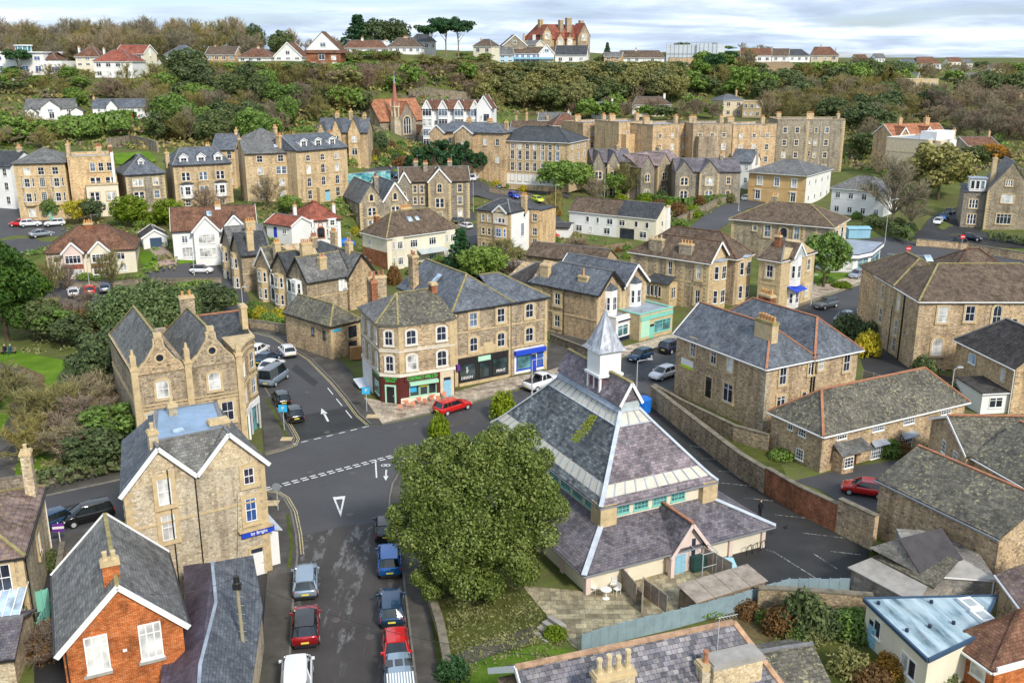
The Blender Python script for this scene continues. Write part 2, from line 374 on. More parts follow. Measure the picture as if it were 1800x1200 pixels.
def mroad():
 b=NB(S31,.75,.35);n=b.noise(.12,6,.65);n2=b.noise(9,4,.7)
 c=b.ramp(n,[(.3,(.062,.061,.064)),(.55,(.074,.074,.078)),(.75,(.09,.089,.091))]);c=b.mix(.7,c,b.ramp(n2,[(.3,g(.75)),(.7,g(1.25))]),S18)
 b.bump(n2,.2,.01);M[S31]=b.col(c)
 b=NB(S23,.7,.35);n=b.noise(.3,5,.6);n2=b.noise(9,4,.7)
 c=b.ramp(n,[(.3,g(.026)),(.6,g(.04)),(.8,g(.058))]);c=b.mix(.6,c,b.ramp(n2,[(.3,g(.75)),(.7,g(1.25))]),S18);M[S23]=b.col(c)
 b=NB('asphalt_worn',.75,.3)
 c=b.ramp(b.noise(.25,5,.6),[(.3,(.05,.045,.043)),(.7,(.075,.068,.064))]);n2=b.noise(10,3,.7);c=b.mix(.6,c,b.ramp(n2,[(.3,g(.75)),(.7,g(1.25))]),S18)
 fl=b.noise(1.5,7,.72,b.map(S3C,(1,.4,1)));st=b.noise(.55,3,.5,b.map(S3C,(1.5,.09,1)))
 mk=b.math(S18,b.ramp(fl,[(.5,g(0)),(.56,g(1))]),b.ramp(st,[(.5,g(0)),(.56,g(1))]))
 c=b.mix(mk,c,b.ramp(n2,[(.3,g(.11)),(.7,g(.19))]));M['asphalt_worn']=b.col(c)
 b=NB(S3B,.8,.3);n=b.noise(.4,5,.65);n2=b.noise(8,4,.7)
 c=b.ramp(n,[(.3,(.05,.045,.04)),(.55,(.085,.078,.068)),(.75,(.14,.13,.115))]);c=b.mix(.6,c,b.ramp(n2,[(.3,g(.75)),(.7,g(1.25))]),S18);M[S3B]=b.col(c)
mroad()
def mworn(name,c,under,th=.45):
 b=NB(name,.7,.3);n=b.noise(5,6,.7);M[name]=b.col(b.mix(b.ramp(n,[(th-.05,g(0)),(th+.05,g(1))]),under,c))
mworn('line_white',(.72,.72,.70),(.09,.09,.09),.40);mworn('line_faded',(.38,.38,.36),(.06,.06,.06),.52);mworn('line_yellow',(.50,.42,.22),(.12,.11,.09),.42)
def mground():
 b=NB('ground_earth',.95,.1);n=b.noise(.05,6,.65);n2=b.noise(.6,6,.7);n3=b.noise(.22,4,.6)
 c=b.ramp(n2,[(.3,(.08,.07,.035)),(.45,(.14,.12,.06)),(.55,(.10,.13,.03)),(.7,(.2,.165,.09))])
 c=b.mix(b.ramp(n,[(.42,g(0)),(.6,g(1))]),c,b.ramp(n3,[(.35,(.075,.10,.025)),(.65,(.15,.18,.05))]))
 b.bump(n2,.6,.4);M['ground_earth']=b.col(c)
 for nm,a,d in(('grass',(.06,.12,.012),(.14,.22,.025)),('grass_dull',(.05,.065,.015),(.11,.12,.03)),('grass_bright',(.075,.15,.012),(.14,.24,.022)),('scrub',(.07,.055,.025),(.17,.13,.06)),('moss_verge',(.05,.07,.012),(.12,.15,.03))):
  b=NB(nm,.95,.1);n=b.noise(.35,5,.65);n2=b.noise(6,4,.7);c=b.ramp(n,[(.32,a),(.68,d)]);c=b.mix(.7,c,b.ramp(n2,[(.3,g(.65)),(.7,g(1.3))]),S18);b.bump(n2,.4,.06);M[nm]=b.col(c)
 b=NB('drive_pink',.85,.2);M['drive_pink']=b.col(b.ramp(b.noise(3,4,.6),[(.3,(.30,.22,.18)),(.7,(.40,.30,.25))]))
 b=NB('earth_bank',.95,.1);M['earth_bank']=b.col(b.ramp(b.noise(.5,6,.7),[(.3,(.16,.11,.06)),(.5,(.30,.22,.13)),(.7,(.12,.10,.05))]))
mground()
def mleaf(name,cols,tr=.25,rough=.6,k=.6):
 b=NB(name,rough,.25);oi=b.new('ShaderNodeObjectInfo');g2=b.new('ShaderNodeNewGeometry')
 n=b.noise(.55,3,.6,b.map(S3C,rand=True))
 f=b.math('ADD',b.math(S18,g2.outputs['Random Per Island'],.5),b.math(S18,n,.55))
 kk=len(cols);c=b.ramp(f,[(.15+.7*i/(kk-1),cc)for i,cc in enumerate(cols)])
 hv=b.ramp(oi.outputs['Random'],[(0,(1-.3*k,1-.25*k,1-.2*k)),(.5,(1,1,1)),(1,(1+.35*k,1+.2*k,1-.1*k))]);c=b.mix(1.0,c,hv,S18)
 b.b.inputs['Transmission Weight'].default_value=0;b.col(c)
 tb=b.new('ShaderNodeBsdfTranslucent');b.lk(c,tb.inputs[0]);ms=b.new('ShaderNodeMixShader');ms.inputs[0].default_value=tr
 b.lk(b.b.outputs[0],ms.inputs[1]);b.lk(tb.outputs[0],ms.inputs[2]);b.lk(ms.outputs[0],b.n.nodes['Material Output'].inputs[0]);M[name]=b.m
mleaf(S11,[(0.0524,0.0802,0.0327),(0.1,0.138,0.0542),(0.169,0.216,0.0853)])
mleaf(S33,[(0.105,0.115,0.0409),(0.222,0.231,0.0825),(0.383,0.363,0.155)])
mleaf('leaf_hero',[(.035,.06,.01),(.095,.145,.022),(.19,.24,.05),(.36,.39,.15)],k=0)
mleaf('leaf_holm',[(.03,.065,.018),(.08,.13,.04),(.16,.22,.08),(.23,.29,.12)],k=0)
mleaf(S9,[(0.0764,0.137,0.0296),(0.152,0.251,0.0534),(0.267,0.386,0.0843)])
mleaf('leaf_green2',[(.03,.07,.012),(.06,.13,.018),(.12,.21,.03)])
mleaf(S24,[(.09,.15,.01),(.16,.24,.012),(.26,.33,.02)])
mleaf(S37,[(.28,.24,.02),(.45,.40,.03),(.55,.50,.06)])
mleaf('leaf_pine',[(0.0195,0.0585,0.0234),(0.039,0.104,0.039),(0.0715,0.156,0.052)])
mleaf(S1F,[(0.099,0.055,0.022),(0.176,0.099,0.0385),(0.242,0.143,0.055)])
mleaf('leaf_orange',[(.25,.12,.02),(.38,.2,.03),(.45,.28,.05)])
mleaf('twig_brown',[(0.157,0.129,0.0824),(0.262,0.223,0.148),(0.396,0.344,0.24)],.1,.9,k=.6)
mleaf('twig_olive',[(0.143,0.133,0.0503),(0.228,0.204,0.0803),(0.342,0.306,0.12)],.1,.9,k=.8)
mleaf('twig_red',[(0.153,0.115,0.088),(0.235,0.181,0.138),(0.33,0.26,0.2)],.1,.9,k=.5)
mleaf('twig_grey',[(0.156,0.138,0.102),(0.24,0.216,0.156),(0.336,0.3,0.216)],.1,.9,k=.6)
PAINT={}
def paint(name,c,rough=.25,metal=.3):
 if name in PAINT:return PAINT[name]
 b=NB('paint_'+name,rough,.6);b.b.inputs['Metallic'].default_value=metal;b.b.inputs['Coat Weight'].default_value=.6;b.b.inputs['Coat Roughness'].default_value=.05
 PAINT[name]=b.col(c);return b.m
for n_,c_ in dict(black=(.012,.013,.015),navy=(.01,.02,.05),blue=(.01,.13,.42),dkblue=(.012,.05,.11),royal=(.01,.05,.5),red=(.55,.012,.012),dkred=(.33,.008,.015),white=(.75,.76,.78),silver=(.32,.35,.40),grey=(.13,.145,.16),ltblue=(.28,.36,.44),acid=(.62,.72,.02),teal=(.0,.4,.45),bluegrey=(.2,.25,.38)).items():paint(n_,c_,metal=0.0 if n_ in(S34,'red','acid')else.35)
mA('lead_blue',(0.24,0.351,0.492),.4,.5,.22,scale=.6);mA('felt_dark',(0.0727,0.0688,0.0727),.85,.2,.25);mA('dkblue_trim',(0.0428,0.0822,0.145),.5,.4,.1)
mslate('slate_plum',[(.07,.06,.085),(.09,.075,.105),(.11,.09,.13)],lam=.1);mslate('tile_purple',[(.16,.11,.10),(.21,.15,.14),(.26,.2,.18)],.35,.34,lichen=(.42,.32,.1),lam=.4,rough=.85,spec=.2)
def mblueroof():
 b=NB('blue_roof',.65,.3);n=b.noise(.9,5,.6,b.map(S3C,(.25,1.6,1)));n2=b.noise(.5,4,.6)
 c=b.ramp(n,[(.35,(0.0956,0.145,0.166)),(.48,(0.256,0.368,0.424)),(.62,(0.456,0.568,0.624))]);c=b.mix(b.ramp(n2,[(.4,g(0)),(.7,g(.6))]),c,(0.526,0.61,0.638));M['blue_roof']=b.col(c)
mblueroof()
mA('ridge_orange',(0.477,0.299,0.185),.85,.2,.35,scale=2)
mslate('slate_pink',[(.20,.15,.15),(.27,.20,.20),(.32,.25,.25)],lichen=(.3,.25,.1),lam=.2);mA('spire_red',(.40,.17,.12),.85,.2,.2,scale=2)
def msheet():
 b=NB('sheeting',.5,.4);t=b.new('ShaderNodeTexBrick');t.inputs['Scale'].default_value=1;t.inputs['Brick Width'].default_value=2.6;t.inputs['Row Height'].default_value=2.2;t.offset=0;t.inputs['Mortar Size'].default_value=.05
 t.inputs['Color1'].default_value=(.60,.65,.71,1);t.inputs['Color2'].default_value=(.68,.72,.77,1);t.inputs['Mortar'].default_value=(.55,.6,.66,1);b.lk(b.tc.outputs['UV'],t.inputs['Vector']);M['sheeting']=b.col(t.outputs[0])
msheet()
def mmural():
 b=NB('mural',.6,.3);n=b.noise(.35,3,.6,b.map('UV',(1,1.6,1)));M['mural']=b.col(b.ramp(n,[(.35,(.02,.07,.16)),(.45,(.08,.3,.36)),(.55,(.2,.5,.5)),(.62,(.55,.65,.68)),(.75,(.1,.2,.4))]))
mmural()
FP=[]
mA('kerbstone',(.20,.185,.16),.9,.2,.25,scale=2)
mA('skin',(.55,.33,.24),.6,.3,.05);mA('coat_black',(.015,.016,.022),.8,.2,.2);mA('coat_teal',(.01,.09,.10),.8,.2,.2);mA('hair_white',(.6,.56,.5),.8,.2,.1);mA('hair_brown',(.12,.06,.03),.8,.2,.1);mA('bin_green',(.02,.07,.06),.5,.4,.1);mA('coral',(.72,.28,.17),.6,.3,.1);mA('timber_orange',(.50,.27,.12),.8,.2,.2);mA('timber_pole',(.34,.30,.2),.9,.1,.25)
mA('white_cream',(.74,.69,.58),.85,.2,.12,scale=1)
WC={}
def outline(w,h,arch,off=0.0):
 w2=w/2+off;pts=[(-w2,-off),(w2,-off)]
 if not arch:return pts+[(w2,h+off),(-w2,h+off)]
 r=min(w*.5,h*.3)*(1 if arch==1 else.45)
 zc=h-r;n=8
 for i in range(n+1):
  t=math.pi*i/n;pts.append((w2*math.cos(t),zc+(r+off)*math.sin(t)))
 return pts
def ring(mb,o,i_,y0,yi,mi):
 n=len(o)
 for k in range(n):
  j=(k+1)%n
  a,b=o[k],o[j];c,d=i_[j],i_[k]
  mb.face([(a[0],y0,a[1]),(b[0],y0,b[1]),(c[0],y0,c[1]),(d[0],y0,d[1])],mi)
  mb.face([(d[0],y0,d[1]),(c[0],y0,c[1]),(c[0],yi,c[1]),(d[0],yi,d[1])],mi)
  mb.face([(a[0],.02,a[1]),(b[0],.02,b[1]),(b[0],y0,b[1]),(a[0],y0,a[1])],mi)
def winmesh(w,h,tA,sur,frame,sw,glass):
 key=(round(w,2),round(h,2),tA,sur,frame,sw,glass)
 if key in WC:return WC[key]
 arch=1 if 'arch'in tA else(2 if 'seg'in tA else 0)
 mb=MB();fw=.075
 if sur:
  ring(mb,outline(w,h,arch,sw),outline(w,h,arch),-.11,.0,0)
  mb.box(-w/2-sw-.03,w/2+sw+.03,-.17,.02,-.14 if sw<.12 else-sw-.02,-.0,0)
 ring(mb,outline(w,h,arch,.0),outline(w-2*fw,h-2*fw,arch)if 0 else[(x*(1-2*fw/w),fw+z*(1-2*fw/h))for x,z in outline(w,h,arch)],-.06,-.01,1)
 if not sur:mb.box(-w/2-.06,w/2+.06,-.11,.02,-.08,0,1)
 def vb(x,z0=0,z1=h,t=.05):mb.box(x-t/2,x+t/2,-.055,-.005,z0+fw*.5,z1-fw*.5-(.12*h if arch and abs(x)>.05 else 0),1)
 def hb(z,t=.06):mb.box(-w/2+fw*.5,w/2-fw*.5,-.057,-.004,z-t/2,z+t/2,1)
 if S2D in tA:hb(h*.5);
 if S2D in tA and w>.7:vb(0,t=.035)
 if S1B in tA:vb(0,t=.1);hb(h*.72,.05)
 if 'cas3'in tA:vb(-w/6,t=.08);vb(w/6,t=.08);hb(h*.72,.05)
 if 'cas4'in tA:vb(-w/4,t=.08);vb(0,t=.08);vb(w/4,t=.08);hb(h*.72,.05)
 if 'pair'in tA:vb(0,t=.24);hb(h*.5)
 if 'trip'in tA:vb(-w/6,t=.2);vb(w/6,t=.2);hb(h*.5)
 if 'grid'in tA:
  nx=max(2,round(w/.35));nz=max(2,round(h/.4))
  for i in range(1,nx):vb(-w/2+w*i/nx,t=.045)
  for i in range(1,nz):hb(h*i/nz,.04)
 fm=mb.mesh('window',[M[sur]if sur else M[frame],M[frame]])
 pb=MB();ol=[(x*(1-1.0*fw/w),fw*.5+z*(1-1.0*fw/h))for x,z in outline(w,h,arch)]
 pb.face([(x,-.02,z)for x,z in ol])
 pm=pb.mesh('pane',M[glass])
 WC[key]=(fm,pm);return WC[key]
DC={}
def doormesh(w,h,colr,sur):
 key=(w,h,colr,sur)
 if key not in DC:
  mb=MB()
  if sur:ring(mb,outline(w,h,0,.18),outline(w,h,0),-.1,0,0)
  mb.box(-w/2,w/2,-.04,.02,0,h-.4,1)
  for sx in(-1,1):
   for z0,z1 in((.15,h*.35),(h*.42,h*.72)):mb.box(sx*w*.24-w*.17,sx*w*.24+w*.17,-.06,-.03,z0,z1,1)
  mb.box(-w/2,w/2,-.06,.02,h-.45,h-.38,1)
  pb=MB();pb.box(-w/2+.05,w/2-.05,-.03,.01,h-.38,h-.04)
  hb_=MB();hb_.box(w*.34,w*.42,-.12,-.03,.95,1.05)
  DC[key]=(mb.mesh('door',[M[sur or colr],M[colr]]),pb.mesh('fanlight',M['glass']),hb_.mesh('handle',M['steel']))
 return DC[key]
ANG={S13:0,'R':math.pi/2,'K':math.pi,'L':-math.pi/2}
class Bld:
 """a building in its own frame: x along the front eave from A to B, y away from the viewer, z up from the ground"""
 def __init__(s,name,lB,cat,A,B,e=None,D=10,C=None,baseA=None,baseB=None,wall=S7,roof=S12,sur=SD,fA=1.5,gA=None,grd=None,frame=S1,dep=None,yaw=0.0,perp=False):
  u,v=A
  if dep:
   q=atd(*(baseA or baseB),dep);gz=q.z;PA=atd(*A,dep);ze=PA.z;e=ze-gz;PB=atd(*B,dep*(1+yaw));
  elif baseA or baseB:
   bp=baseA or baseB;q=G(*bp);X=A if baseA else B
   d=ray(*X);t=math.hypot(q.x,q.y)/math.hypot(d.x,d.y);ze=CAMH+t*d.z;e=ze-q.z;
   PA=atz(*A,ze);PB=atz(*B,ze);gz=q.z
  else:
   PA=G(u,v,e)if grd is None else atz(u,v,grd+e)
   ze=PA.z;gz=ze-e;PB=atz(*B,ze)
  s.ze=ze;s.e=e;s.gz=gz;s.wall=wall;s.roofm=roof;s.sur=sur;s.frame=frame
  s.o=Vector((PA.x,PA.y,gz));dx=Vector((PB.x-PA.x,PB.y-PA.y));s.w=dx.length;dx.normalize()
  if perp and C:
   PC=atz(*C,ze);q=Vector((PC.x-PA.x,PC.y-PA.y)).normalized();n_=Vector((q.y,-q.x));s.w=abs(n_.dot(dx)*s.w);dx=n_
  s.ex=dx;s.ey=Vector((-dx.y,dx.x));s.rz=math.atan2(dx.y,dx.x)
  if C:
   PC=atz(*C,ze);s.d=abs((PC.x-PA.x)*s.ey.x+(PC.y-PA.y)*s.ey.y)
   if C[0]>B[0]:s.d=abs((PC.x-PB.x)*s.ey.x+(PC.y-PB.y)*s.ey.y)
  else:s.d=D
  if C and DEBUG:
   Q=PA if C[0]<=B[0]else PB;ac=Vector((PC.x-Q.x,PC.y-Q.y));print('ANG %s cos=%.2f len=%.1f d=%.1f'%(lB[:50],ac.normalized().dot(s.ex),ac.length,s.d))
  s.fA=fA;FP.append((s.o,s.ex,s.ey,s.w,s.d))
  s.root=empty(name,s.o,s.rz,lB,cat,gA)
  s.nm=name
 def loc(s,u,v,z=0.0):
  """photo point at height z above the building's ground -> local x,y"""
  p=atz(u,v,s.gz+z)-s.o;return(p.x*s.ex.x+p.y*s.ex.y,p.x*s.ey.x+p.y*s.ey.y)
 def pA(s,mb,name,mats,parent=None,smooth=False):return mb.build(name,mats,parent or s.root,smooth=smooth)
 def body(s,x0,x1,y0,y1,e,mat=None,z0=None,gab=None,rA=0,i0=0,i1=0,name='wall'):
  mb=MB();z0=-s.fA if z0 is None else z0
  mb.box(x0,x1,y0,y1,z0,e)
  if gab==S35:
   ym=(y0+y1)/2;a=(x0+max(i0,.02),ym,e+rA);b=(x1-max(i1,.02),ym,e+rA)
   mb.face([(x0,y0,e),(x1,y0,e),b,a]);mb.face([(x1,y1,e),(x0,y1,e),a,b]);mb.face([(x0,y1,e),(x0,y0,e),a]);mb.face([(x1,y0,e),(x1,y1,e),b])
  if gab=='y':
   xm=(x0+x1)/2;a=(xm,y0+max(i0,.02),e+rA);b=(xm,y1-max(i1,.02),e+rA)
   mb.face([(x0,y1,e),(x0,y0,e),a,b]);mb.face([(x1,y0,e),(x1,y1,e),b,a]);mb.face([(x0,y0,e),(x1,y0,e),a]);mb.face([(x1,y1,e),(x0,y1,e),b])
  return s.pA(mb,name,M[mat or s.wall])
 def roof(s,x0,x1,y0,y1,e,kind=S35,rA=3,i0=0,i1=0,ov=.35,mat=None,cap='ridge_grey',bA=None,gut=S5,t=.14,capw=.24,name='roof'):
  """ridge along kind axis; i0,i1 hip insets (0 = gable)"""
  sw=(kind=='y')
  a0,a1,b0,b1=(x0,x1,y0,y1)if not sw else(y0,y1,x0,x1)
  P=(lambda a,b,z:(a,b,z))if not sw else(lambda a,b,z:(b,a,z))
  bm=(b0+b1)/2;half=(b1-b0)/2;sl=rA/half;ze=e-ov*sl+t;zr=e+rA+t
  def end(a,i,sg):
   if i>0:o=ov*sl/(rA/i);return a+sg*i,a-sg*o
   return a-sg*.22,a-sg*.22
  r0,e0=end(a0,i0,1);r1,e1=end(a1,i1,-1)
  mb=MB();fl=(lambda L:L if not sw else L[::-1])
  mb.slab(fl([P(e0,b0-ov,ze),P(e1,b0-ov,ze),P(r1,bm,zr),P(r0,bm,zr)]),t)
  mb.slab(fl([P(e1,b1+ov,ze),P(e0,b1+ov,ze),P(r0,bm,zr),P(r1,bm,zr)]),t)
  if i0>0:mb.slab(fl([P(e0,b1+ov,ze),P(e0,b0-ov,ze),P(r0,bm,zr)]),t)
  if i1>0:mb.slab(fl([P(e1,b0-ov,ze),P(e1,b1+ov,ze),P(r1,bm,zr)]),t)
  rf=s.pA(mb,name,M[mat or s.roofm])
  cb=MB()
  if r1-r0>.1:cb.bar(P(r0,bm,zr+.03),P(r1,bm,zr+.03),capw,.12)
  if i0>0:
   for b in(b0-ov,b1+ov):cb.bar(P(e0,b,ze+.02),P(r0,bm,zr+.02),capw,.1)
  if i1>0:
   for b in(b0-ov,b1+ov):cb.bar(P(e1,b,ze+.02),P(r1,bm,zr+.02),capw,.1)
  s.pA(cb,'ridge_tiles',M[cap],rf)
  if bA:
   for(i,a,sg)in((i0,e0,-1),(i1,e1,1)):
    if i==0:
     gb=MB()
     for b in(b0-ov,b1+ov):gb.bar(P(a+sg*.04,b,ze-.08),P(a+sg*.04,bm,zr-.08),.07,.32)
     s.pA(gb,'bargeboard',M[bA])
  if gut:
   zg=ze-t-.02
   for b in(b0-ov-.06,b1+ov+.06):
    tb=MB();tb.bar(P(e0,b,zg),P(e1,b,zg),.13,.12)
    if i0>0 or i1>0:pass
    s.pA(tb,'gutter',M[gut])
   tb=MB()
   if i0>0:tb.bar(P(e0-.06,b0-ov,zg),P(e0-.06,b1+ov,zg),.13,.12)
   if i1>0:tb.bar(P(e1+.06,b0-ov,zg),P(e1+.06,b1+ov,zg),.13,.12)
   s.pA(tb,'gutter',M[gut])
  return rf
 def wing(s,x0,x1,y0,y1,e,kind=S35,rA=3,i0=0,i1=0,wall=None,roof=None,z0=None,**k):
  s.body(x0,x1,y0,y1,e,wall,z0,kind,rA,i0,i1)
  return s.roof(x0,x1,y0,y1,e,kind,rA,i0,i1,mat=roof,**k)
 def flat(s,x0,x1,y0,y1,e,par=.6,wall=None,top=S3A,z0=None,cop=SD):
  s.body(x0,x1,y0,y1,e,wall,z0)
  mb=MB();mb.box(x0+.3,x1-.3,y0+.3,y1-.3,e,e+.06);s.pA(mb,'roof',M[top])
  if par:
   pb=MB();cb=MB()
   for(a,b,c,d)in((x0,x1,y0,y0+.3),(x0,x1,y1-.3,y1),(x0,x0+.3,y0+.3,y1-.3),(x1-.3,x1,y0+.3,y1-.3)):
    pb.box(a,b,c,d,e,e+par)
   for(a,b,c,d)in((x0-.08,x1+.08,y0-.08,y0+.34),(x0-.08,x1+.08,y1-.34,y1+.08),(x0-.08,x0+.34,y0+.34,y1-.34),(x1-.34,x1+.08,y0+.34,y1-.34)):
    cb.box(a,b,c,d,e+par,e+par+.12)
   s.pA(pb,'parapet',M[wall or s.wall]);s.pA(cb,'coping',M[cop])
 def mono(s,x0,x1,y0,y1,zf,zb,wall=None,roof=None,z0=None,ov=.2,gut=S5,t=.12):
  """lean-to: front eave height zf, back height zb"""
  mb=MB();z0=-s.fA if z0 is None else z0
  mb.prism([(x0,y0),(x1,y0),(x1,y1),(x0,y1)],z0,0,z1s=[zf,zf,zb,zb]);s.pA(mb,'wall',M[wall or s.wall])
  sl=(zb-zf)/(y1-y0);rb=MB();rb.slab([(x0-ov,y0-ov,zf-ov*sl+t),(x1+ov,y0-ov,zf-ov*sl+t),(x1+ov,y1,zb+t),(x0-ov,y1,zb+t)],t)
  s.pA(rb,'roof',M[roof or s.roofm])
  if gut:gb=MB();gb.bar((x0-ov,y0-ov-.05,zf-ov*sl),(x1+ov,y0-ov-.05,zf-ov*sl),.1,.1);s.pA(gb,'gutter',M[gut])
 def pos(s,face,t,off=0.0,y0=None,box=None):
  x0,x1,ya,yb=box or(0,s.w,0,s.d)
  return{S13:(t,ya-off),'R':(x1+off,t),'L':(x0-off,t),'K':(t,yb+off)}[face]
 def win(s,face,t,z,w=1.0,h=1.6,tA=S2D,sur='*',box=None,glass=None,sw=.16,frame=None,ang=None,xy=None,off=0.0):
  sur=s.sur if sur=='*'else sur
  gl=glass or random.choice(('glass','glass','glass','glass_sky','curtain'))
  fm,pm=winmesh(w,h,tA,sur,frame or s.frame,sw,gl)
  x,y=xy if xy else s.pos(face,t,off,box=box)
  a=ANG[face]if ang is None else ang
  o=link('window',fm,s.root,(x,y,z),a);link('pane',pm,o)
  return o
 def row(s,face,n,z,w=1.0,h=1.6,tA=S2D,a=None,b=None,box=None,**k):
  x0,x1,y0,y1=box or(0,s.w,0,s.d)
  lo,hi=(x0,x1)if face in 'FK'else(y0,y1)
  a=lo if a is None else a;b=hi if b is None else b
  for i in range(n):s.win(face,a+(b-a)*(i+.5)/n,z,w,h,tA,box=box,**k)
 def grid(s,face,n,floors,w=1.0,h=1.6,tA=S2D,e=None,z0=.0,**k):
  e=e or s.e;sh=(e-z0)/floors
  for f in range(floors):s.row(face,n,z0+f*sh+sh*.27,w,min(h,sh*.58),tA,**k)
 def door(s,face,t,z=0.0,w=1.0,h=2.4,col='navy_paint',sur='*',box=None,ang=None,xy=None,name='door'):
  sur=s.sur if sur=='*'else sur
  dm,fm,hm=doormesh(w,h,col,sur);x,y=xy if xy else s.pos(face,t,box=box);a=ANG[face]if ang is None else ang
  o=link(name,dm,s.root,(x,y,z),a);link('fanlight',fm,o);link('handle',hm,o);return o
 def sA(s,z,box=None,mat=SD,h=.18,faces='FLR',t=.07,name='string_course'):
  x0,x1,y0,y1=box or(0,s.w,0,s.d);mb=MB()
  if S13 in faces:mb.box(x0-t,x1+t,y0-t,y0+.02,z,z+h)
  if 'K'in faces:mb.box(x0-t,x1+t,y1-.02,y1+t,z,z+h)
  if 'L'in faces:mb.box(x0-t,x0+.02,y0+.02,y1-.02,z+.002,z+h-.002)
  if 'R'in faces:mb.box(x1-.02,x1+t,y0+.02,y1-.02,z+.002,z+h-.002)
  s.pA(mb,name,M[mat])
 def quoins(s,corners,e,mat=SD,z0=0.0,l=.5,hh=.32,t=.045):
  """corners: (x,y,sx,sy) where the wall runs away from the corner in +sx and +sy"""
  for(x,y,sx,sy)in corners:
   mb=MB();z=z0;k=0
   while z+hh<=e+.01:
    la,lb=(l,l*.55)if k%2 else(l*.55,l)
    xa,xb=sorted((x-sx*t,x+sx*la));ya,yb=sorted((y-sy*t,y+sy*lb))
    mb.box(xa,xb,ya,yb,z+.0,z+hh);z+=hh;k+=1
   s.pA(mb,'quoins',M[mat])
 def q4(s,box=None,e=None,sel='0123',**k):
  x0,x1,y0,y1=box or(0,s.w,0,s.d)
  c=[(x0,y0,1,1),(x1,y0,-1,1),(x1,y1,-1,-1),(x0,y1,1,-1)]
  s.quoins([c[int(i)]for i in sel],e or s.e,**k)
 def cA(s,x,y,zt,w=1.0,d=.55,zb=None,pots=3,mat=None,pot='pot',cap=SD,rot=0,ph=.6,name='chimney'):
  zb=(zt-3.5)if zb is None else zb;mb=MB()
  mb.box(-w/2,w/2,-d/2,d/2,zb,zt-.3,0);mb.box(-w/2-.08,w/2+.08,-d/2-.08,d/2+.08,zt-.3,zt-.12,1);mb.box(-w/2-.02,w/2+.02,-d/2-.02,d/2+.02,zt-.12,zt,1)
  o=mb.build(name,[M[mat or s.wall],M[cap]],s.root,(x,y,0),rot)
  key=('pot',pot,ph)
  if key not in DC:
   pb=MB();pb.tube((0,0,0),(0,0,ph*.85),.15,.12,8);pb.tube((0,0,ph*.85),(0,0,ph),.16,.15,8);pb.tube((0,0,0),(0,0,.1),.18,.17,8);DC[key]=pb.mesh('chimney_pot',M[pot])
  for i in range(pots):
   a=(i-(pots-1)/2)*(w/max(pots,1))if w>=d else 0;b=0 if w>=d else(i-(pots-1)/2)*(d/max(pots,1))
   p=link('chimney_pot',DC[key],o,(a,b,zt-.02));p.scale=(1,1,random.uniform(.8,1.15))
  if pots and s.o.y<240 and random.random()<.35:
   if 'aer'not in DC:
    m=MB();m.tube((0,0,-.6),(0,0,1.5),.02,n=5);m.tube((-.1,0,1.45),(.9,0,1.45),.015,n=5)
    for i in range(5):m.tube((i*.2,-.18,1.45),(i*.2,.18,1.45),.01,n=4)
    DC['aer']=m.mesh('aerial',M['steel'])
   link('aerial',DC['aer'],o,(w*.4,0,zt-.1),random.uniform(0,6))
  return o
 def dormer(s,x,y,z,w=1.3,h=1.5,dep=2.2,rA=.6,face=S13,wall=S1,roof=None,tA=S2D):
  """gabled dormer, front at local (x,y), sill height z"""
  a=ANG[face];r=bpy.data.objects
  mb=MB();mb.box(-w/2,w/2,0,dep,-.4,h)
  mb.face([(-w/2,0,h),(w/2,0,h),(0,0,h+rA)]);
  o=mb.build('dormer',M[wall],s.root,(x,y,z),a)
  rb=MB();t=.08
  rb.slab([(-w/2-.15,-.15,h-.12+t),(0,-.15,h+rA+t),(0,dep,h+rA+t),(-w/2-.15,dep,h-.12+t)][::-1],t)
  rb.slab([(w/2+.15,-.15,h-.12+t),(0,-.15,h+rA+t),(0,dep,h+rA+t),(w/2+.15,dep,h-.12+t)],t)
  rb.build('dormer_roof',M[roof or s.roofm],o)
  gb=MB();gb.bar((-w/2-.15,-.18,h-.1),(0,-.18,h+rA+.02),.06,.16);gb.bar((w/2+.15,-.18,h-.1),(0,-.18,h+rA+.02),.06,.16);gb.build('bargeboard',M[S1],o)
  fm,pm=winmesh(w*.72,h*.85,tA,None,S1,.1,'glass');q=link('window',fm,o,(0,0,.08));link('pane',pm,o,(0,0,.08))
  return o
 def bay(s,face,t,z0,z1,w=2.4,dep=.9,wall=SD,roof=S3A,floors=1,wh=1.5,box=None,rA=.6,win=True,glass=None,tA=S2D):
  """canted bay with a window on each of its three faces"""
  a=ANG[face];x,y=s.pos(face,t,box=box);c=w*.5;f=w*.27
  mb=MB();poly=[(-c,.02),(-f,-dep),(f,-dep),(c,.02)];mb.prism(poly,z0,z1)
  o=mb.build('bay_window',M[wall],s.root,(x,y,0),a)
  if roof:
   rb=MB();pp=[(-c-.12,.02),(-f-.06,-dep-.12),(f+.06,-dep-.12),(c+.12,.02)]
   ap=(0,.02,z1+rA)
   for i in range(3):rb.slab([(pp[i][0],pp[i][1],z1+.08),(pp[i+1][0],pp[i+1][1],z1+.08),ap],.07)
   rb.build('bay_roof',M[roof],o)
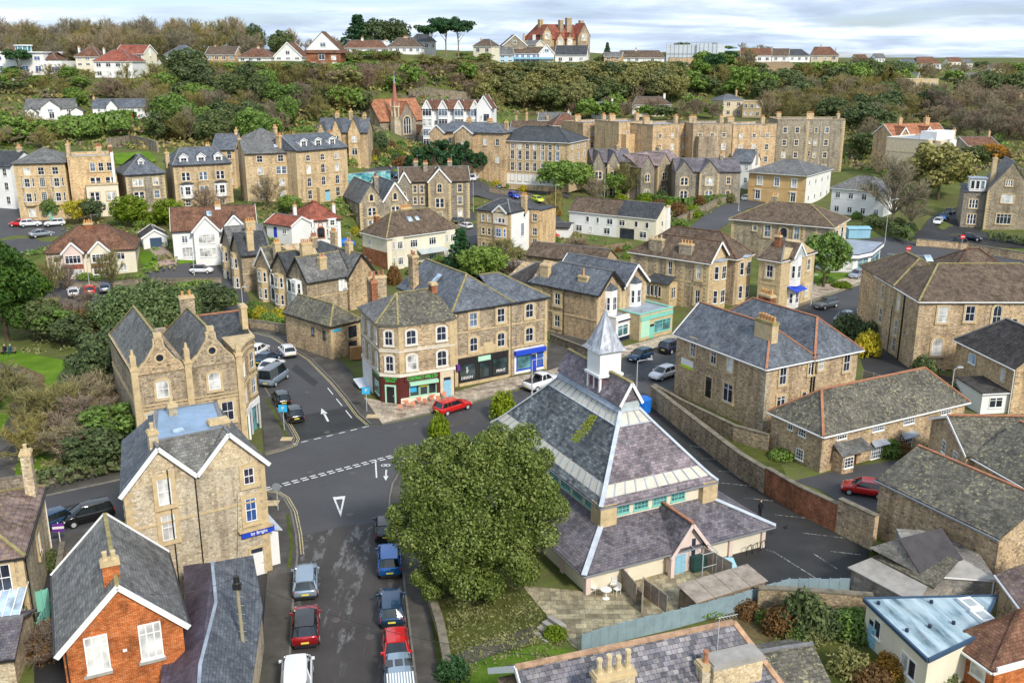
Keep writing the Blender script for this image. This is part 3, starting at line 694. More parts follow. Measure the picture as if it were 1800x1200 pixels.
  if win:
   L=math.hypot(c-f,dep+.02);an=math.atan2(dep,c-f)
   sh=(z1-max(z0,0))/floors
   for k in range(floors):
    zs=max(z0,0)+k*sh+sh*.26;hh=min(wh,sh*.6)
    fm,pm=winmesh(2*f*.72,hh,tA,None,S1,.1,glass or 'glass');q=link('window',fm,o,(0,-dep,zs));
    fm2,pm2=winmesh(L*.5,hh,tA,None,S1,.1,glass or 'glass')
    q1=link('window',fm2,o,(-(c+f)/2,-dep/2,zs),-an);q2=link('window',fm2,o,((c+f)/2,-dep/2,zs),an)
    link('pane',pm,o,(0,-dep,zs));link('pane',pm2,o,(-(c+f)/2,-dep/2,zs),-an);link('pane',pm2,o,((c+f)/2,-dep/2,zs),an)
  return o
 def pipe(s,face,t,z1,z0=0,box=None,mat=S5,off=.08,r=.05):
  x,y=s.pos(face,t,off,box=box);mb=MB();mb.tube((x,y,z0),(x,y,z1),r,n=6);s.pA(mb,'downpipe',M[mat])
 def skylight(s,x,y,z,w=.8,l=1.2,slope=0.6,face=S13,glass='skylight'):
  mb=MB();mb.box(-w/2-.06,w/2+.06,-l/2-.06,l/2+.06,-.02,.06)
  o=mb.build('skylight',M['grey_paint'],s.root,(x,y,z));o.rotation_euler=Matrix.Rotation(ANG[face],3,'Z').to_euler()if 0 else(0,0,0)
  q=Matrix.Rotation(ANG[face],4,'Z')@Matrix.Rotation(math.atan(slope),4,'X');o.rotation_euler=q.to_euler()
  pb=MB();pb.box(-w/2,w/2,-l/2,l/2,.06,.08);pb.build('pane',M[glass],o)
 def text(s,face,t,z,txt,h,mat,off=.1,ext=.015,box=None,ang=None,xy=None,vertical=False,parent=None,name='lettering',align='CENTER',maxw=None):
  x,y=xy if xy else s.pos(face,t,off,box=box);a=ANG[face]if ang is None else ang
  o=textobj(txt,h,mat,ext,name,align,maxw)
  o.parent=parent or s.root;o.location=(x,y,z);o.rotation_euler=(math.pi/2,0,a)if not vertical else(Matrix.Rotation(a,4,'Z')@Matrix.Rotation(math.pi/2,4,'X')@Matrix.Rotation(math.pi/2,4,'Z')).to_euler()
  return o
def textobj(txt,h,mat,ext=.01,name='lettering',align='CENTER',maxw=None):
 cu=bpy.data.curves.new('t','FONT');cu.body=txt;cu.size=h*1.35;cu.extrude=ext;cu.align_x=align;cu.align_y='CENTER';cu.offset=.012*h
 to=bpy.data.objects.new('t',cu);COL.objects.link(to)
 bpy.context.view_layer.update()
 me=bpy.data.meshes.new_from_object(to.evaluated_get(bpy.context.evaluated_depsgraph_get()));bpy.data.objects.remove(to)
 me.materials.clear();me.materials.append(M[mat])
 if maxw:
  xs=[v.co.x for v in me.vertices];wd=max(xs)-min(xs)
  if wd>maxw:
   k=maxw/wd
   for v in me.vertices:v.co.x*=k
 return link(name,me)
CARK={}
def interp(tab,x):
 for(a,b),(c,d)in zip(tab,tab[1:]):
  if x<=c:return b+(d-b)*(x-a)/(c-a)if c>a else d
 return tab[-1][1]
CARSPEC=dict(
hatch=(3.95,1.74,1.46,.93,(.03,.13,.56,.77),.74,.90),
estate=(4.65,1.82,1.48,.93,(.02,.10,.55,.74),.72,.92),
saloon=(4.5,1.80,1.44,.93,(.10,.26,.56,.74),.72,.95),
suv=(4.4,1.86,1.66,1.06,(.02,.09,.58,.75),.92,1.05),
mpv=(4.2,1.76,1.62,1.0,(.02,.08,.60,.84),.80,1.0),
van=(4.9,1.95,1.95,1.15,(.0,.025,.68,.86),.95,1.15),
pickup=(5.3,1.88,1.80,1.12,(.34,.38,.58,.72),1.0,1.10),
camper=(4.9,1.95,2.25,1.15,(.0,.02,.74,.88),.95,1.15))
def carmesh(kind):
 if kind in CARK:return CARK[kind]
 L,W,H,belt,gh,tip,rear=CARSPEC[kind];X=lambda f:(f-.5)*L
 top=[(0,rear-.05),(.02,rear),(gh[0]+.02,belt),(gh[3]-.02,belt),(gh[3]+.03,belt-.03),(.93,tip+.05),(.985,tip-.12),(1,tip-.2)]
 if kind=='pickup':top=[(0,1.08),(.02,1.12),(.34,1.12),(.7,1.14),(.74,1.12),(.93,tip+.03),(.985,tip-.14),(1,tip-.22)]
 wid=[(0,.86),(.03,.94),(.12,1),(.85,1),(.94,.93),(.985,.82),(1,.7)]
 zlo=[(0,.42),(.05,.26),(.95,.24),(1,.34)]
 mb=MB();rings=[]
 for f in(0,.015,.05,.12,.22,.34,.46,.58,.68,.74,.8,.86,.92,.96,.985,1):
  h=interp(top,f);hw=interp(wid,f)*W/2;zl=interp(zlo,f);x=X(f)
  sh=h-.06
  pr=[(-hw*.80,zl),(-hw*.97,zl+.10),(-hw,zl+(sh-zl)*.55),(-hw*.975,sh-.03),(-hw*.90,h),(-hw*.5,h+.03),(0,h+.04),(hw*.5,h+.03),(hw*.90,h),(hw*.975,sh-.03),(hw,zl+(sh-zl)*.55),(hw*.97,zl+.10),(hw*.80,zl)]
  rings.append([(x,a,b)for a,b in pr])
 mb.loft(rings)
 body=mb.mesh('body',PAINT[S34],smooth=True)
 gb=MB();hb,ht=W/2*.89,W/2*.70
 a0,a1,a2,a3=[X(f)for f in gh];zt=H-.05
 rr=[]
 for k in range(2):
  z=belt-.02 if k==0 else zt;hwd=hb if k==0 else ht;xr,xf=(a0,a3)if k==0 else(a1,a2)
  bul=.08 if kind not in('van','camper')else.03
  rr.append([(xr+.06,-hwd,z),(xr-bul*.4,-hwd*.5,z),(xr-bul*.4,hwd*.5,z),(xr+.06,hwd,z),(xf-.12,hwd,z),(xf+bul,hwd*.5,z),(xf+bul,-hwd*.5,z),(xf-.12,-hwd,z)])
 gb.loft(rr);glass=gb.mesh('windows',M['car_glass'])
 rb=MB();hr=W/2*.735;rings=[]
 n=5
 for i in range(n+1):
  f=i/n;x=a1-.03+(a2-a1+.06)*f;cz=.035*math.sin(math.pi*f);e_=.9 if i in(0,n)else 1
  rings.append([(x,-hr*e_,zt-.03+cz*.5),(x,-hr*.93*e_,zt+.03+cz),(x,-hr*.5,zt+.055+cz),(x,0,zt+.065+cz),(x,hr*.5,zt+.055+cz),(x,hr*.93*e_,zt+.03+cz),(x,hr*e_,zt-.03+cz*.5)])
 rb.loft(rings)
 for sg in(-1,1):
  rb.bar((a0+.05,sg*(hb+.005),belt-.02),(a1+.05,sg*(ht+.01),zt),.09,.13)
  rb.bar((a3-.10,sg*(hb+.005),belt-.02),(a2-.08,sg*(ht+.01),zt),.07,.08)
  xm=(a1+a2)/2+.05;rb.bar((xm,sg*(hb+.008),belt-.02),(xm-.03,sg*(ht+.012),zt),.06,.07)
  if kind in('estate','mpv','suv'):xq=a1+(a2-a1)*.26;rb.bar((xq,sg*(hb+.008),belt-.02),(xq,sg*(ht+.012),zt),.05,.06)
 if kind in('van','camper'):
  for sg in(-1,1):rb.face([(a0+.02,sg*(hb+.012),belt-.05),(a0+.45*(a3-a0),sg*(hb+.012),belt-.05),(a1+.45*(a3-a0),sg*(ht+.014),zt),(a1+.02,sg*(ht+.014),zt)][::sg])
 roof=rb.mesh('roof_panel',PAINT[S34],smooth=False)
 wh=MB();r=.32 if kind not in('suv','pickup','van','camper')else.36
 wh.tube((0,-.11,0),(0,.11,0),r,n=16);tyre=wh.mesh('wheel',M[S5],smooth=False)
 rm=MB();rm.tube((0,-.125,0),(0,.125,0),r*.62,n=12);rim=rm.mesh('rim',M['steel'])
 ar=MB()
 ar.box(X(.0)-.0+.06,X(1)-.1,-W/2*.8,W/2*.8,.2,.4)
 under=ar.mesh('underbody',M[S5])
 lt=MB();lt.box(-.05,.05,-.17,.17,-.07,.07);light=lt.mesh('headlight',M[S1])
 tl=MB();tl.box(-.04,.04,-.11,.11,-.14,.14);tail=tl.mesh('tail_light',M['red_paint'])
 pl=MB();pl.box(-.015,.015,-.26,.26,-.06,.06);ply=pl.mesh('number_plate',M['yellow_sign']);plw=pl.mesh('number_plate',M[S1])
 mr=MB();mr.box(-.07,.07,-.1,.1,-.07,.07);mir=mr.mesh('wing_mirror',M[S5])
 bp=MB();bp.box(-.06,.04,-W*.36,W*.36,-.1,.1);bump=bp.mesh('bumper',M[S5])
 CARK[kind]=dict(body=body,glass=glass,roof=roof,tyre=tyre,rim=rim,under=under,light=light,tail=tail,ply=ply,plw=plw,mir=mir,bump=bump,r=r)
 return CARK[kind]
def car(kind,colr,u,v,lB,head=None,ang=None,gA=None,cat=S2B,name=S4,roofc=None,dz=0,z=None,lite=False):
 """(u,v): ground point under the middle; head: ground pixel ahead of the nose"""
 p=G(u,v)if z is None else atz(u,v,z)
 if head:
  q=atz(head[0],head[1],p.z);a=math.atan2(q.y-p.y,q.x-p.x)
 else:a=R(ang)
 L,W,H,belt,gh,tip,rear=CARSPEC[kind];c=carmesh(kind);X=lambda f:(f-.5)*L
 r=empty(name,(p.x,p.y,p.z+.03+dz),a,lB,cat,gA)
 def lk(n,me,loc=(0,0,0),mat=None,par=None):
  o=link(n,me,par or r,loc)
  if mat is not None:
   o.material_slots[0].link='OBJECT';o.material_slots[0].material=mat
  return o
 P=PAINT[colr]
 lk('body',c['body'],mat=P);lk('windows',c['glass']);lk('roof_panel',c['roof'],mat=PAINT[roofc or colr]);lk('underbody',c['under'])
 for fx in(.175,.81):
  for sg in(-1,1):
   w_=lk('wheel',c['tyre'],(X(fx),sg*(W/2-.10),c['r']));lk('rim',c['rim'],par=w_)
 if lite:return r
 for sg in(-1,1):
  lk('headlight',c['light'],(X(.965),sg*W*.33,tip-.14));lk('tail_light',c['tail'],(X(.012),sg*W*.38,rear-.18));lk('wing_mirror',c['mir'],(X(gh[3])-.35,sg*(W/2+.04),belt+.06),mat=P)
 lk('number_plate',c['ply'],(X(0)-.01,0,.62));lk('number_plate',c['plw'],(X(1)+.01,0,.42));lk('bumper',c['bump'],(X(.0)+.03,0,.38))
 if kind=='pickup':
  mb=MB();mb.box(X(.03),X(.34),-W*.40,W*.40,1.10,1.19);mb.build('load_cover',M[S5],r)
  rb=MB()
  for sg in(-1,1):rb.bar((X(.34),sg*W*.38,1.7),(X(.24),sg*W*.42,1.18),.08)
  rb.bar((X(.34),-W*.38,1.7),(X(.34),W*.38,1.7),.08);rb.build('roll_bar',M[S5],r)
 return r
def lA(mb,pts,nrm,size,rnd,aspect=1.6,jit=.6,mi=0):
 for(p,n)in zip(pts,nrm):
  s=size*rnd.uniform(.6,1.4)
  d=Vector((n[0]+rnd.gauss(0,jit),n[1]+rnd.gauss(0,jit),n[2]+rnd.gauss(0,jit)))
  if d.length<1e-3:d=Vector((0,0,1))
  d.normalize();t=d.cross(Vector((rnd.gauss(0,1),rnd.gauss(0,1),rnd.gauss(0,1))))
  if t.length<1e-3:continue
  t.normalize();b=d.cross(t)
  t*=s*aspect*.5;b*=s*.5;p=Vector(p)
  mb.face([p-t,p-b*.9,p+t,p+b*.9],mi)
def lobes(rnd,n,h0,h1,r,shape='round'):
 L=[]
 for i in range(n):
  f=(i+.5)/n
  if shape=='round':
   ph=math.acos(1-1.75*f);a=i*2.39996+rnd.uniform(-.3,.3)
   rr=rnd.uniform(.55,.92)
   x=r*rr*math.sin(ph)*math.cos(a);y=r*rr*math.sin(ph)*math.sin(a);z=(h0+h1)/2+(h1-h0)/2*rr*math.cos(ph)
   L.append((Vector((x,y,z)),r*rnd.uniform(.2,.40)))
  elif shape=='cone':
   z=h0+(h1-h0)*f;q=r*(1-f)*.75;a=i*2.4;L.append((Vector((q*math.cos(a),q*math.sin(a),z)),max(.25*r,(r*.5)*(1-f)+.12*r)))
  elif shape=='umbrella':
   a=i*2.4;q=r*math.sqrt(f)*.85;L.append((Vector((q*math.cos(a),q*math.sin(a),h1-(h1-h0)*.5*rnd.random()-.15*q)),r*rnd.uniform(.22,.34)))
 return L
def crown_mesh(name,seed,mat,n_l,per,h0,h1,r,leaf,shape='round',flat=1.0,jit=.6,lob=None):
 rnd=random.Random(seed);mb=MB()
 for(c,lr)in(lob or lobes(rnd,n_l,h0,h1,r,shape)):
  pts=[];nr=[]
  for k in range(per):
   u=rnd.uniform(-1,1);a=rnd.uniform(0,2*math.pi);q=math.sqrt(1-u*u);d=Vector((q*math.cos(a),q*math.sin(a),u*flat))
   if u<-.35 and rnd.random()<.6:continue
   pts.append(c+d*(lr*rnd.uniform(.75,1.08)));nr.append(d)
  lA(mb,pts,nr,leaf,rnd,jit=jit)
 return mb.mesh(name,M[mat])
def bare_mesh(name,seed,mat,h0,h1,r,n_br=26,tw=34,wid=.05):
 """winter crown: limbs that fork into a haze of twigs"""
 rnd=random.Random(seed);mb=MB()
 c0=Vector((0,0,h0*.8))
 def strip(p,q,w):
  d=(q-p);t=d.cross(Vector((rnd.gauss(0,1),rnd.gauss(0,1),rnd.gauss(0,1))))
  if t.length<1e-4:return
  t=t.normalized()*w;mb.face([p-t,p+t,q+t*.3,q-t*.3])
 for i in range(n_br):
  a=i*2.39996;el=rnd.uniform(.25,1.45);f=rnd.uniform(.75,1.0)
  tip=Vector((r*f*math.cos(el)*math.cos(a),r*f*math.cos(el)*math.sin(a),h0+(h1-h0)*f*math.sin(el)))
  mid=c0.lerp(tip,.5)+Vector((rnd.gauss(0,.04*r),rnd.gauss(0,.04*r),.06*r))
  mb.tube(c0,mid,.035*r*.5,.02*r*.5,4,cap=False);mb.tube(mid,tip,.02*r*.5,.004*r,4,cap=False)
  for k in range(tw):
   g_=rnd.random()**.6;b=mid.lerp(tip,g_)if rnd.random()<.8 else c0.lerp(mid,.5+.5*g_)
   dr=(b-Vector((0,0,h0*.6))).normalized()+Vector((rnd.gauss(0,.55),rnd.gauss(0,.55),rnd.gauss(.15,.45)))
   L=r*rnd.uniform(.15,.38);e_=b+dr.normalized()*L;strip(b,e_,wid)
   for _ in range(3):
    m=b.lerp(e_,rnd.uniform(.3,.9));d2=dr.normalized()+Vector((rnd.gauss(0,.6),rnd.gauss(0,.6),rnd.gauss(.1,.5)));strip(m,m+d2.normalized()*L*.55,wid*.6)
 return mb.mesh(name,M[mat])
def trunk_mesh(h,r,seed=1,mat='bark',limbs=5,spread=.35,top=None):
 rnd=random.Random(seed);mb=MB();top=top or h
 mb.tube((0,0,-.6),(0,0,h*.45),r,r*.75,8,cap=False);mb.tube((0,0,h*.45),(rnd.uniform(-.1,.1)*h,rnd.uniform(-.1,.1)*h,h),r*.75,r*.3,7,cap=False)
 for i in range(limbs):
  a=i*2.4+rnd.random();z=h*rnd.uniform(.4,.7);e=Vector((math.cos(a)*h*spread,math.sin(a)*h*spread,min(top,z+h*rnd.uniform(.25,.5))));mb.tube((0,0,z),e,r*.4,r*.12,6,cap=False)
 return mb.mesh('trunk',M[mat])
TK={}
def tkind(k,var):
 """unit-ish trees: crown radius 1 unit = 1 m scaled, built about 10 m tall with radius 4"""
 key=(k,var)
 if key in TK:return TK[key]
 s=hash((k,var))%1000 if 0 else(sum(map(ord,k))*7+var*13)
 ev=dict(ever=S11,olive=S33,green=S9,bright=S24,yellow=S37,brownleaf=S1F,orange='leaf_orange')
 bare=dict(bare='twig_brown',bareolive='twig_olive',barered='twig_red',baregrey='twig_grey')
 if k in ev:TK[key]=(crown_mesh('crown',s,ev[k],22,200,2.0,10,4.3,.40),trunk_mesh(6,.3,s))
 elif k in bare:TK[key]=(bare_mesh('crown',s,bare[k],2.2,10,4.4,26,34,.045),trunk_mesh(5.5,.22,s,'bark_pale'if k=='baregrey'else 'bark'))
 elif k=='conifer':TK[key]=(crown_mesh('crown',s,'leaf_pine',28,130,1.2,10,2.9,.36,'cone',.6),trunk_mesh(8,.25,s,limbs=0))
 elif k=='pine':TK[key]=(crown_mesh('crown',s,'leaf_pine',22,170,5.2,10,4.0,.36,'umbrella',.7),trunk_mesh(8.6,.24,s,'bark_pale',limbs=7,spread=.28))
 elif k=='shrub':TK[key]=(crown_mesh('foliage',s,S9,12,110,0,10,5.5,.9),None)
 return TK[key]
def tree(k,u=None,v=None,h=8,r=3,lB='',gA=None,cat='tree',var=0,name='tree',p=None,dz=0):
 if p is None:p=G(u,v)
 cm,tm=tkind(k,var)
 base=empty(name,(p.x,p.y,p.z-.2+dz),random.uniform(0,6.28),lB,cat,gA)
 rr=4.2 if k not in('conifer','pine')else(2.9 if k=='conifer'else 4.0)
 if k=='shrub':rr=5.5
 c=link('crown'if tm else 'foliage',cm,base);c.scale=(r/rr,r/rr,h/10)
 if tm:t=link('trunk',tm,base);t.scale=(h/10,h/10,h/10)
 return base
SHK={}
def bush(kind,u,v,r,h,lB,cat='bush',gA=None,name='bush',p=None,var=0):
 """low shrub, crown reaching the ground"""
 key=(kind,var)
 if key not in SHK:
  rnd=random.Random(sum(map(ord,kind))+var*17);mb=MB()
  for i in range(13):
   f=(i+.5)/13;ph=math.acos(1-1.0*f);a=i*2.4;c=Vector((.6*math.sin(ph)*math.cos(a),.6*math.sin(ph)*math.sin(a),.15+.6*math.cos(ph)));lr=rnd.uniform(.3,.44)
   pts=[];nr=[]
   for k in range(150):
    uu=rnd.uniform(-.7,1);aa=rnd.uniform(0,6.28);q=math.sqrt(1-uu*uu);d=Vector((q*math.cos(aa),q*math.sin(aa),uu));pts.append(c+d*lr*rnd.uniform(.75,1.1));nr.append(d)
   lA(mb,pts,nr,.10,rnd)
  SHK[key]=mb.mesh(name,M[kind])
 if p is None:p=G(u,v)
 o=link(name,SHK[key],None,(p.x,p.y,p.z-.1),random.uniform(0,6.28));o.scale=(r,r,h);tag(o,lB,cat,gA);return o
def gpts(px):return[G(u,v)for(u,v)in px]
def sheet(name,pts,mat,off,kind=S38,h=0.0):
 """flat polygon draped on the ground; h>0 gives a raised slab"""
 P=[Vector((p[0],p[1],0))for p in pts];mb=MB()
 near=all(p.y<140 for p in P)
 if near:
  if h>0:
   tri=tessellate_polygon([P]);
   n=len(P)
   ar=sum(P[i].x*P[(i+1)%n].y-P[(i+1)%n].x*P[i].y for i in range(n));Q=P if ar>0 else P[::-1]
   mb.v=[(p.x,p.y,off+h)for p in Q]+[(p.x,p.y,off-.05)for p in Q];mb.f.append(tuple(range(n)));mb.m.append(0)
   for i in range(n):j=(i+1)%n;mb.f.append((n+i,n+j,j,i));mb.m.append(0)
  else:
   n=len(P);ar=sum(P[i].x*P[(i+1)%n].y-P[(i+1)%n].x*P[i].y for i in range(n));Q=P if ar>0 else P[::-1]
   mb.face([(p.x,p.y,off)for p in Q])
 else:
  tri=[[P[i]for i in t]for t in tessellate_polygon([P])];out=[]
  while tri:
   t=tri.pop();L=[(t[i]-t[(i+1)%3]).length for i in range(3)];m=max(L)
   if m>7:
    i=L.index(m);a,b,c=t[i],t[(i+1)%3],t[(i+2)%3];q=(a+b)/2;tri+=[[a,q,c],[q,b,c]]
   else:out.append(t)
  xs=[p.x for t in out for p in t];ys=[p.y for t in out for p in t];H=hnp(xs,ys);k=0
  for t in out:
   if(t[1]-t[0]).cross(t[2]-t[0]).z<0:t=[t[0],t[2],t[1]];o=[0,2,1]
   else:o=[0,1,2]
   hh=[H[k+i]for i in o];mb.face([(t[i].x,t[i].y,hh[i]+off+h)for i in range(3)]);k+=3
 o=mb.build(name,M[mat]);tag(o,kind=kind);return o
def ribbon_pts(line,w,side=0):
 """offset a world polyline: side 0 centred, +1 left, -1 right"""
 n=len(line);L=[];Rr=[]
 for i in range(n):
  a=line[max(0,i-1)];b=line[min(n-1,i+1)];d=Vector((b[0]-a[0],b[1]-a[1])).normalized();nn=Vector((-d.y,d.x))
  lo,hi={0:(-w/2,w/2),1:(0,w),-1:(-w,0)}[side]
  L.append((line[i][0]+nn.x*hi,line[i][1]+nn.y*hi));Rr.append((line[i][0]+nn.x*lo,line[i][1]+nn.y*lo))
 return L+Rr[::-1]
def dens(line,step=5):
 o=[]
 for a,b in zip(line,line[1:]):
  n=max(1,int(math.hypot(b[0]-a[0],b[1]-a[1])/step))
  for i in range(n):o.append((a[0]+(b[0]-a[0])*i/n,a[1]+(b[1]-a[1])*i/n))
 o.append((line[-1][0],line[-1][1]));return o
def pl(px):return[(p.x,p.y)for p in gpts(px)]
def strip(name,line,w,mat,off,side=0,kind=S38,h=0.0,single=True):
 line=dens(line,6);pts=ribbon_pts(line,w,side);n=len(line);mb=MB()
 H=hnp([p[0]for p in pts],[p[1]for p in pts])
 for i in range(n-1):
  a,b,c,d=i,i+1,2*n-2-i,2*n-1-i
  q=[(pts[k][0],pts[k][1],H[k]+off+h)for k in(d,c,b,a)]
  if h>0:mb.slab(q,h+.1)
  else:mb.face(q)
 o=mb.build(name,M[mat]);tag(o,kind=kind);return o
def dashes(name,line,w,dash,gap,mat,off,kind=S38):
 mb=MB();tot=0;seg=[]
 for a,b in zip(line,line[1:]):seg.append((Vector(a),Vector(b)))
 L=sum((b-a).length for a,b in seg);s=0
 def at(t):
  for a,b in seg:
   l=(b-a).length
   if t<=l:return a+(b-a)*(t/l),(b-a).normalized()
   t-=l
  return seg[-1][1],(seg[-1][1]-seg[-1][0]).normalized()
 while s+dash<=L:
  p,d=at(s);q,_=at(s+dash);n=Vector((-d.y,d.x))*w/2;z=hgt(p.x,p.y)+off
  mb.face([(p.x-n.x,p.y-n.y,z),(q.x-n.x,q.y-n.y,z),(q.x+n.x,q.y+n.y,z),(p.x+n.x,p.y+n.y,z)]);s+=dash+gap
 o=mb.build(name,M[mat]);tag(o,kind=kind);return o
def wallrun(name,lB,line,h,t=.35,mat='stone_wall',cope='cope_stone',cat='wall',gA=None,zb=-.8,hs=None,ct=.1):
 """garden wall along a world polyline"""
 line=dens(line,8);n=len(line);mb=MB();cb=MB()
 p0=line[0];z0=hgt(*p0)
 H=hnp([p[0]for p in line],[p[1]for p in line])
 pts=ribbon_pts(line,t,0);pc=ribbon_pts(line,t+.12,0)
 for i in range(n-1):
  ha=hs(i/(n-1))if hs else h;hb=hs((i+1)/(n-1))if hs else h
  a,b,c,d=pts[i],pts[i+1],pts[2*n-2-i],pts[2*n-1-i]
  L=[(d,ha,H[i]),(c,hb,H[i+1]),(b,hb,H[i+1]),(a,ha,H[i])]
  q=[(p[0]-p0[0],p[1]-p0[1])for p,_,_ in L]
  mb.prism(q,0,0,z0s=[zz_-z0+zb for _,_,zz_ in L],z1s=[zz_-z0+hh for _,hh,zz_ in L])
  if cope:
   a,b,c,d=pc[i],pc[i+1],pc[2*n-2-i],pc[2*n-1-i]
   L2=[(d,ha,H[i]),(c,hb,H[i+1]),(b,hb,H[i+1]),(a,ha,H[i])]
   cb.prism([(p[0]-p0[0],p[1]-p0[1])for p,_,_ in L2],0,0,z0s=[zz_-z0+hh for _,hh,zz_ in L2],z1s=[zz_-z0+hh+ct for _,hh,zz_ in L2])
 r=empty(name,(p0[0],p0[1],z0),0,lB,cat,gA)
 mb.build('masonry',M[mat],r)
 if cope:cb.build('coping',M[cope],r)
 return r
def terrain():
 xs=sorted(set(list(np.arange(-420,620,6.0))+[-6000,-4000,-2500,-1600,-1100,-800,-620,-500,700,850,1100,1500,2200,3200,5000,8000]))
 ys=sorted(set(list(np.arange(20,560,5.0))+list(np.arange(560,900,20.0))+[0,-200,1000,1200,1500,2000,3000,4500,7000,11000]))
 X,Y=np.meshgrid(xs,ys);Z=hnp(X,Y);me=bpy.data.meshes.new('ground')
 V=np.stack([X.ravel(),Y.ravel(),Z.ravel()],1);nx=len(xs);F=[]
 for j in range(len(ys)-1):
  for i in range(nx-1):a=j*nx+i;F.append((a,a+1,a+nx+1,a+nx))
 me.from_pydata(V.tolist(),[],F);me.materials.append(M['ground_earth']);me.polygons.foreach_set('use_smooth',[True]*len(F))
 o=bpy.data.objects.new('ground',me);COL.objects.link(o);tag(o,kind=S38)
terrain()
mA('iron',(.10,.085,.075),.6,.4,.2)
ROADS=[]
def S_(name,px,mat,off,h=0.0,kind=S38):
 if S31 in mat or 'pav'in mat:ROADS.append(px)
 return sheet(name,gpts(px),mat,off,kind,h)
S_('paved_court',[(200,1000),(470,840),(500,1250),(60,1250),(60,905)],S23,.006)
S_('main_road',[(-60,880),(75,872),(213,842),(330,812),(465,797),(514,782),(660,748),(700,742),(800,719),(917,685),(990,664),(1098,631),(1160,614),(1230,590),(1340,560),(1425,530),(1520,498),(1600,472),
(1690,505),(1560,520),(1480,575),(1340,635),(1188,678),(1142,694),(1060,730),(880,800),(700,850),(690,858),(500,890),(470,880),(380,900),(213,915),(80,948),(-60,975)],S31,.02)
S_('side_street',[(468,862),(700,806),(692,850),(684,900),(695,960),(709,1012),(727,1162),(735,1260),(495,1260),(510,1147),(516,1050),(523,975),(512,900),(499,875)],'asphalt_worn',.024)
S_('junction_patch',[(468,858),(705,800),(690,846),(685,915),(600,925),(521,945),(512,900),(499,875)],S31,.028)
S_('upper_street',[(340,470),(420,470),(440,530),(430,575),(450,584),(482,592),(512,610),(547,632),(587,672),(612,702),(632,729),(652,746),(664,748),(514,782),(506,760),(500,740),(467,685),(452,650),(440,600),(400,590),(370,560),(345,520)],S31,.026)
S_('dark_patch',[(505,735),(625,712),(655,745),(515,778)],S23,.030)
def pave(px,mat=S3B,name='pavement'):return S_(name,px,mat,.0,.12)
pave([(430,575),(450,584),(482,592),(512,610),(547,632),(587,672),(612,702),(632,729),(652,746),(672,746),(640,700),(615,650),(575,615),(545,598),(505,590),(460,575)])
pave([(672,746),(800,716),(917,682),(990,661),(1098,628),(1156,612),(1230,588),(1345,556),(1430,527),(1520,495),(1500,485),(1400,515),(1330,545),(1210,580),(1170,590),(1150,596),(1090,612),(965,652),(880,668),(800,690),(700,712),(640,700)],'paving')
pave([(470,655),(500,740),(506,760),(516,770),(517,765),(514,782),(465,797),(463,760),(455,720),(450,650)])
pave([(466,866),(499,877),(512,900),(523,975),(516,1050),(510,1147),(500,1260),(445,1260),(463,1100),(470,1010),(470,900)])
pave([(684,900),(690,852),(700,835),(720,850),(735,960),(752,1060),(775,1200),(780,1260),(738,1260),(727,1162),(709,1012),(695,960)])
pave([(-60,862),(75,855),(213,826),(215,843),(75,873),(-60,882)])
pave([(70,955),(140,935),(213,910),(215,922),(143,952),(120,975),(70,980)])
pave([(1142,700),(1188,680),(1340,638),(1350,655),(1200,700),(1150,716)])
def kerb(px,side=0):return strip('kerb',pl(px),.15,'kerbstone',.0,side,h=.135)
KL=[(450,584),(482,592),(512,610),(547,632),(587,672),(612,702),(632,729),(652,746)]
KR=[(672,746),(800,716),(917,682),(990,661),(1098,628),(1156,612),(1230,588),(1345,556),(1430,527),(1520,495)]
KS=[(466,866),(485,868),(499,877),(512,900),(520,940),(523,975),(516,1050),(510,1147),(500,1250)]
KT=[(700,835),(690,852),(685,875),(684,900),(695,960),(709,1012),(727,1162),(738,1250)]
KU=[(452,650),(467,685),(500,740),(514,764),(518,772),(514,782),(492,790),(465,797)]
for k in(KL,KR,KS,KT,KU):kerb(k)
kerb([(-60,882),(75,873),(213,843)])
def off_line(px,d):
 L=pl(px);n=len(L);r=[]
 L=dens(L,2)
 for i in range(len(L)):
  a=L[max(0,i-1)];b=L[min(len(L)-1,i+1)];t=Vector((b[0]-a[0],b[1]-a[1])).normalized();r.append((L[i][0]-t.y*d,L[i][1]+t.x*d))
 return r
for d in(.28,.48):
 strip('yellow_line',off_line(KL,-d),.09,'line_yellow',.036);strip('yellow_line',off_line(KS[:6],d),.09,'line_yellow',.036)
 strip('yellow_line',off_line(KU[2:],d),.09,'line_yellow',.038);strip('yellow_line',off_line(KT[:4],d),.09,'line_yellow',.036)
 strip('yellow_line',off_line(KR[5:],-d),.09,'line_yellow',.036)
dashes('give_way_line',pl([(507,783),(580,766),(657,747)]),.16,.75,.65,'line_white',.045)
for k in(0,.45):
 L=pl([(467,862),(705,800)]);a,b=Vector(L[0]),Vector(L[1]);n=Vector((-(b-a).y,(b-a).x)).normalized()*k
 dashes('give_way_line',[tuple(a+n),tuple(b+n)],.18,.62,.28,'line_white',.045)
dashes('centre_line',pl([(576,682),(632,752)]),.12,2.6,1.6,'line_white',.045)
strip('lane_line',pl([(660,808),(662,840)]),.14,'line_white',.045)
dashes('parking_bay_line',pl([(700,752),(870,712),(930,697),(1005,672),(1095,640)]),.12,.9,.9,'line_faded',.045)
dashes('centre_line',pl([(60,905),(135,888),(215,868)]),.12,1.6,2.0,'line_faded',.045)
dashes('parking_bay_line',pl([(1050,678),(1120,655),(1200,628)]),.12,.9,.9,'line_faded',.045)
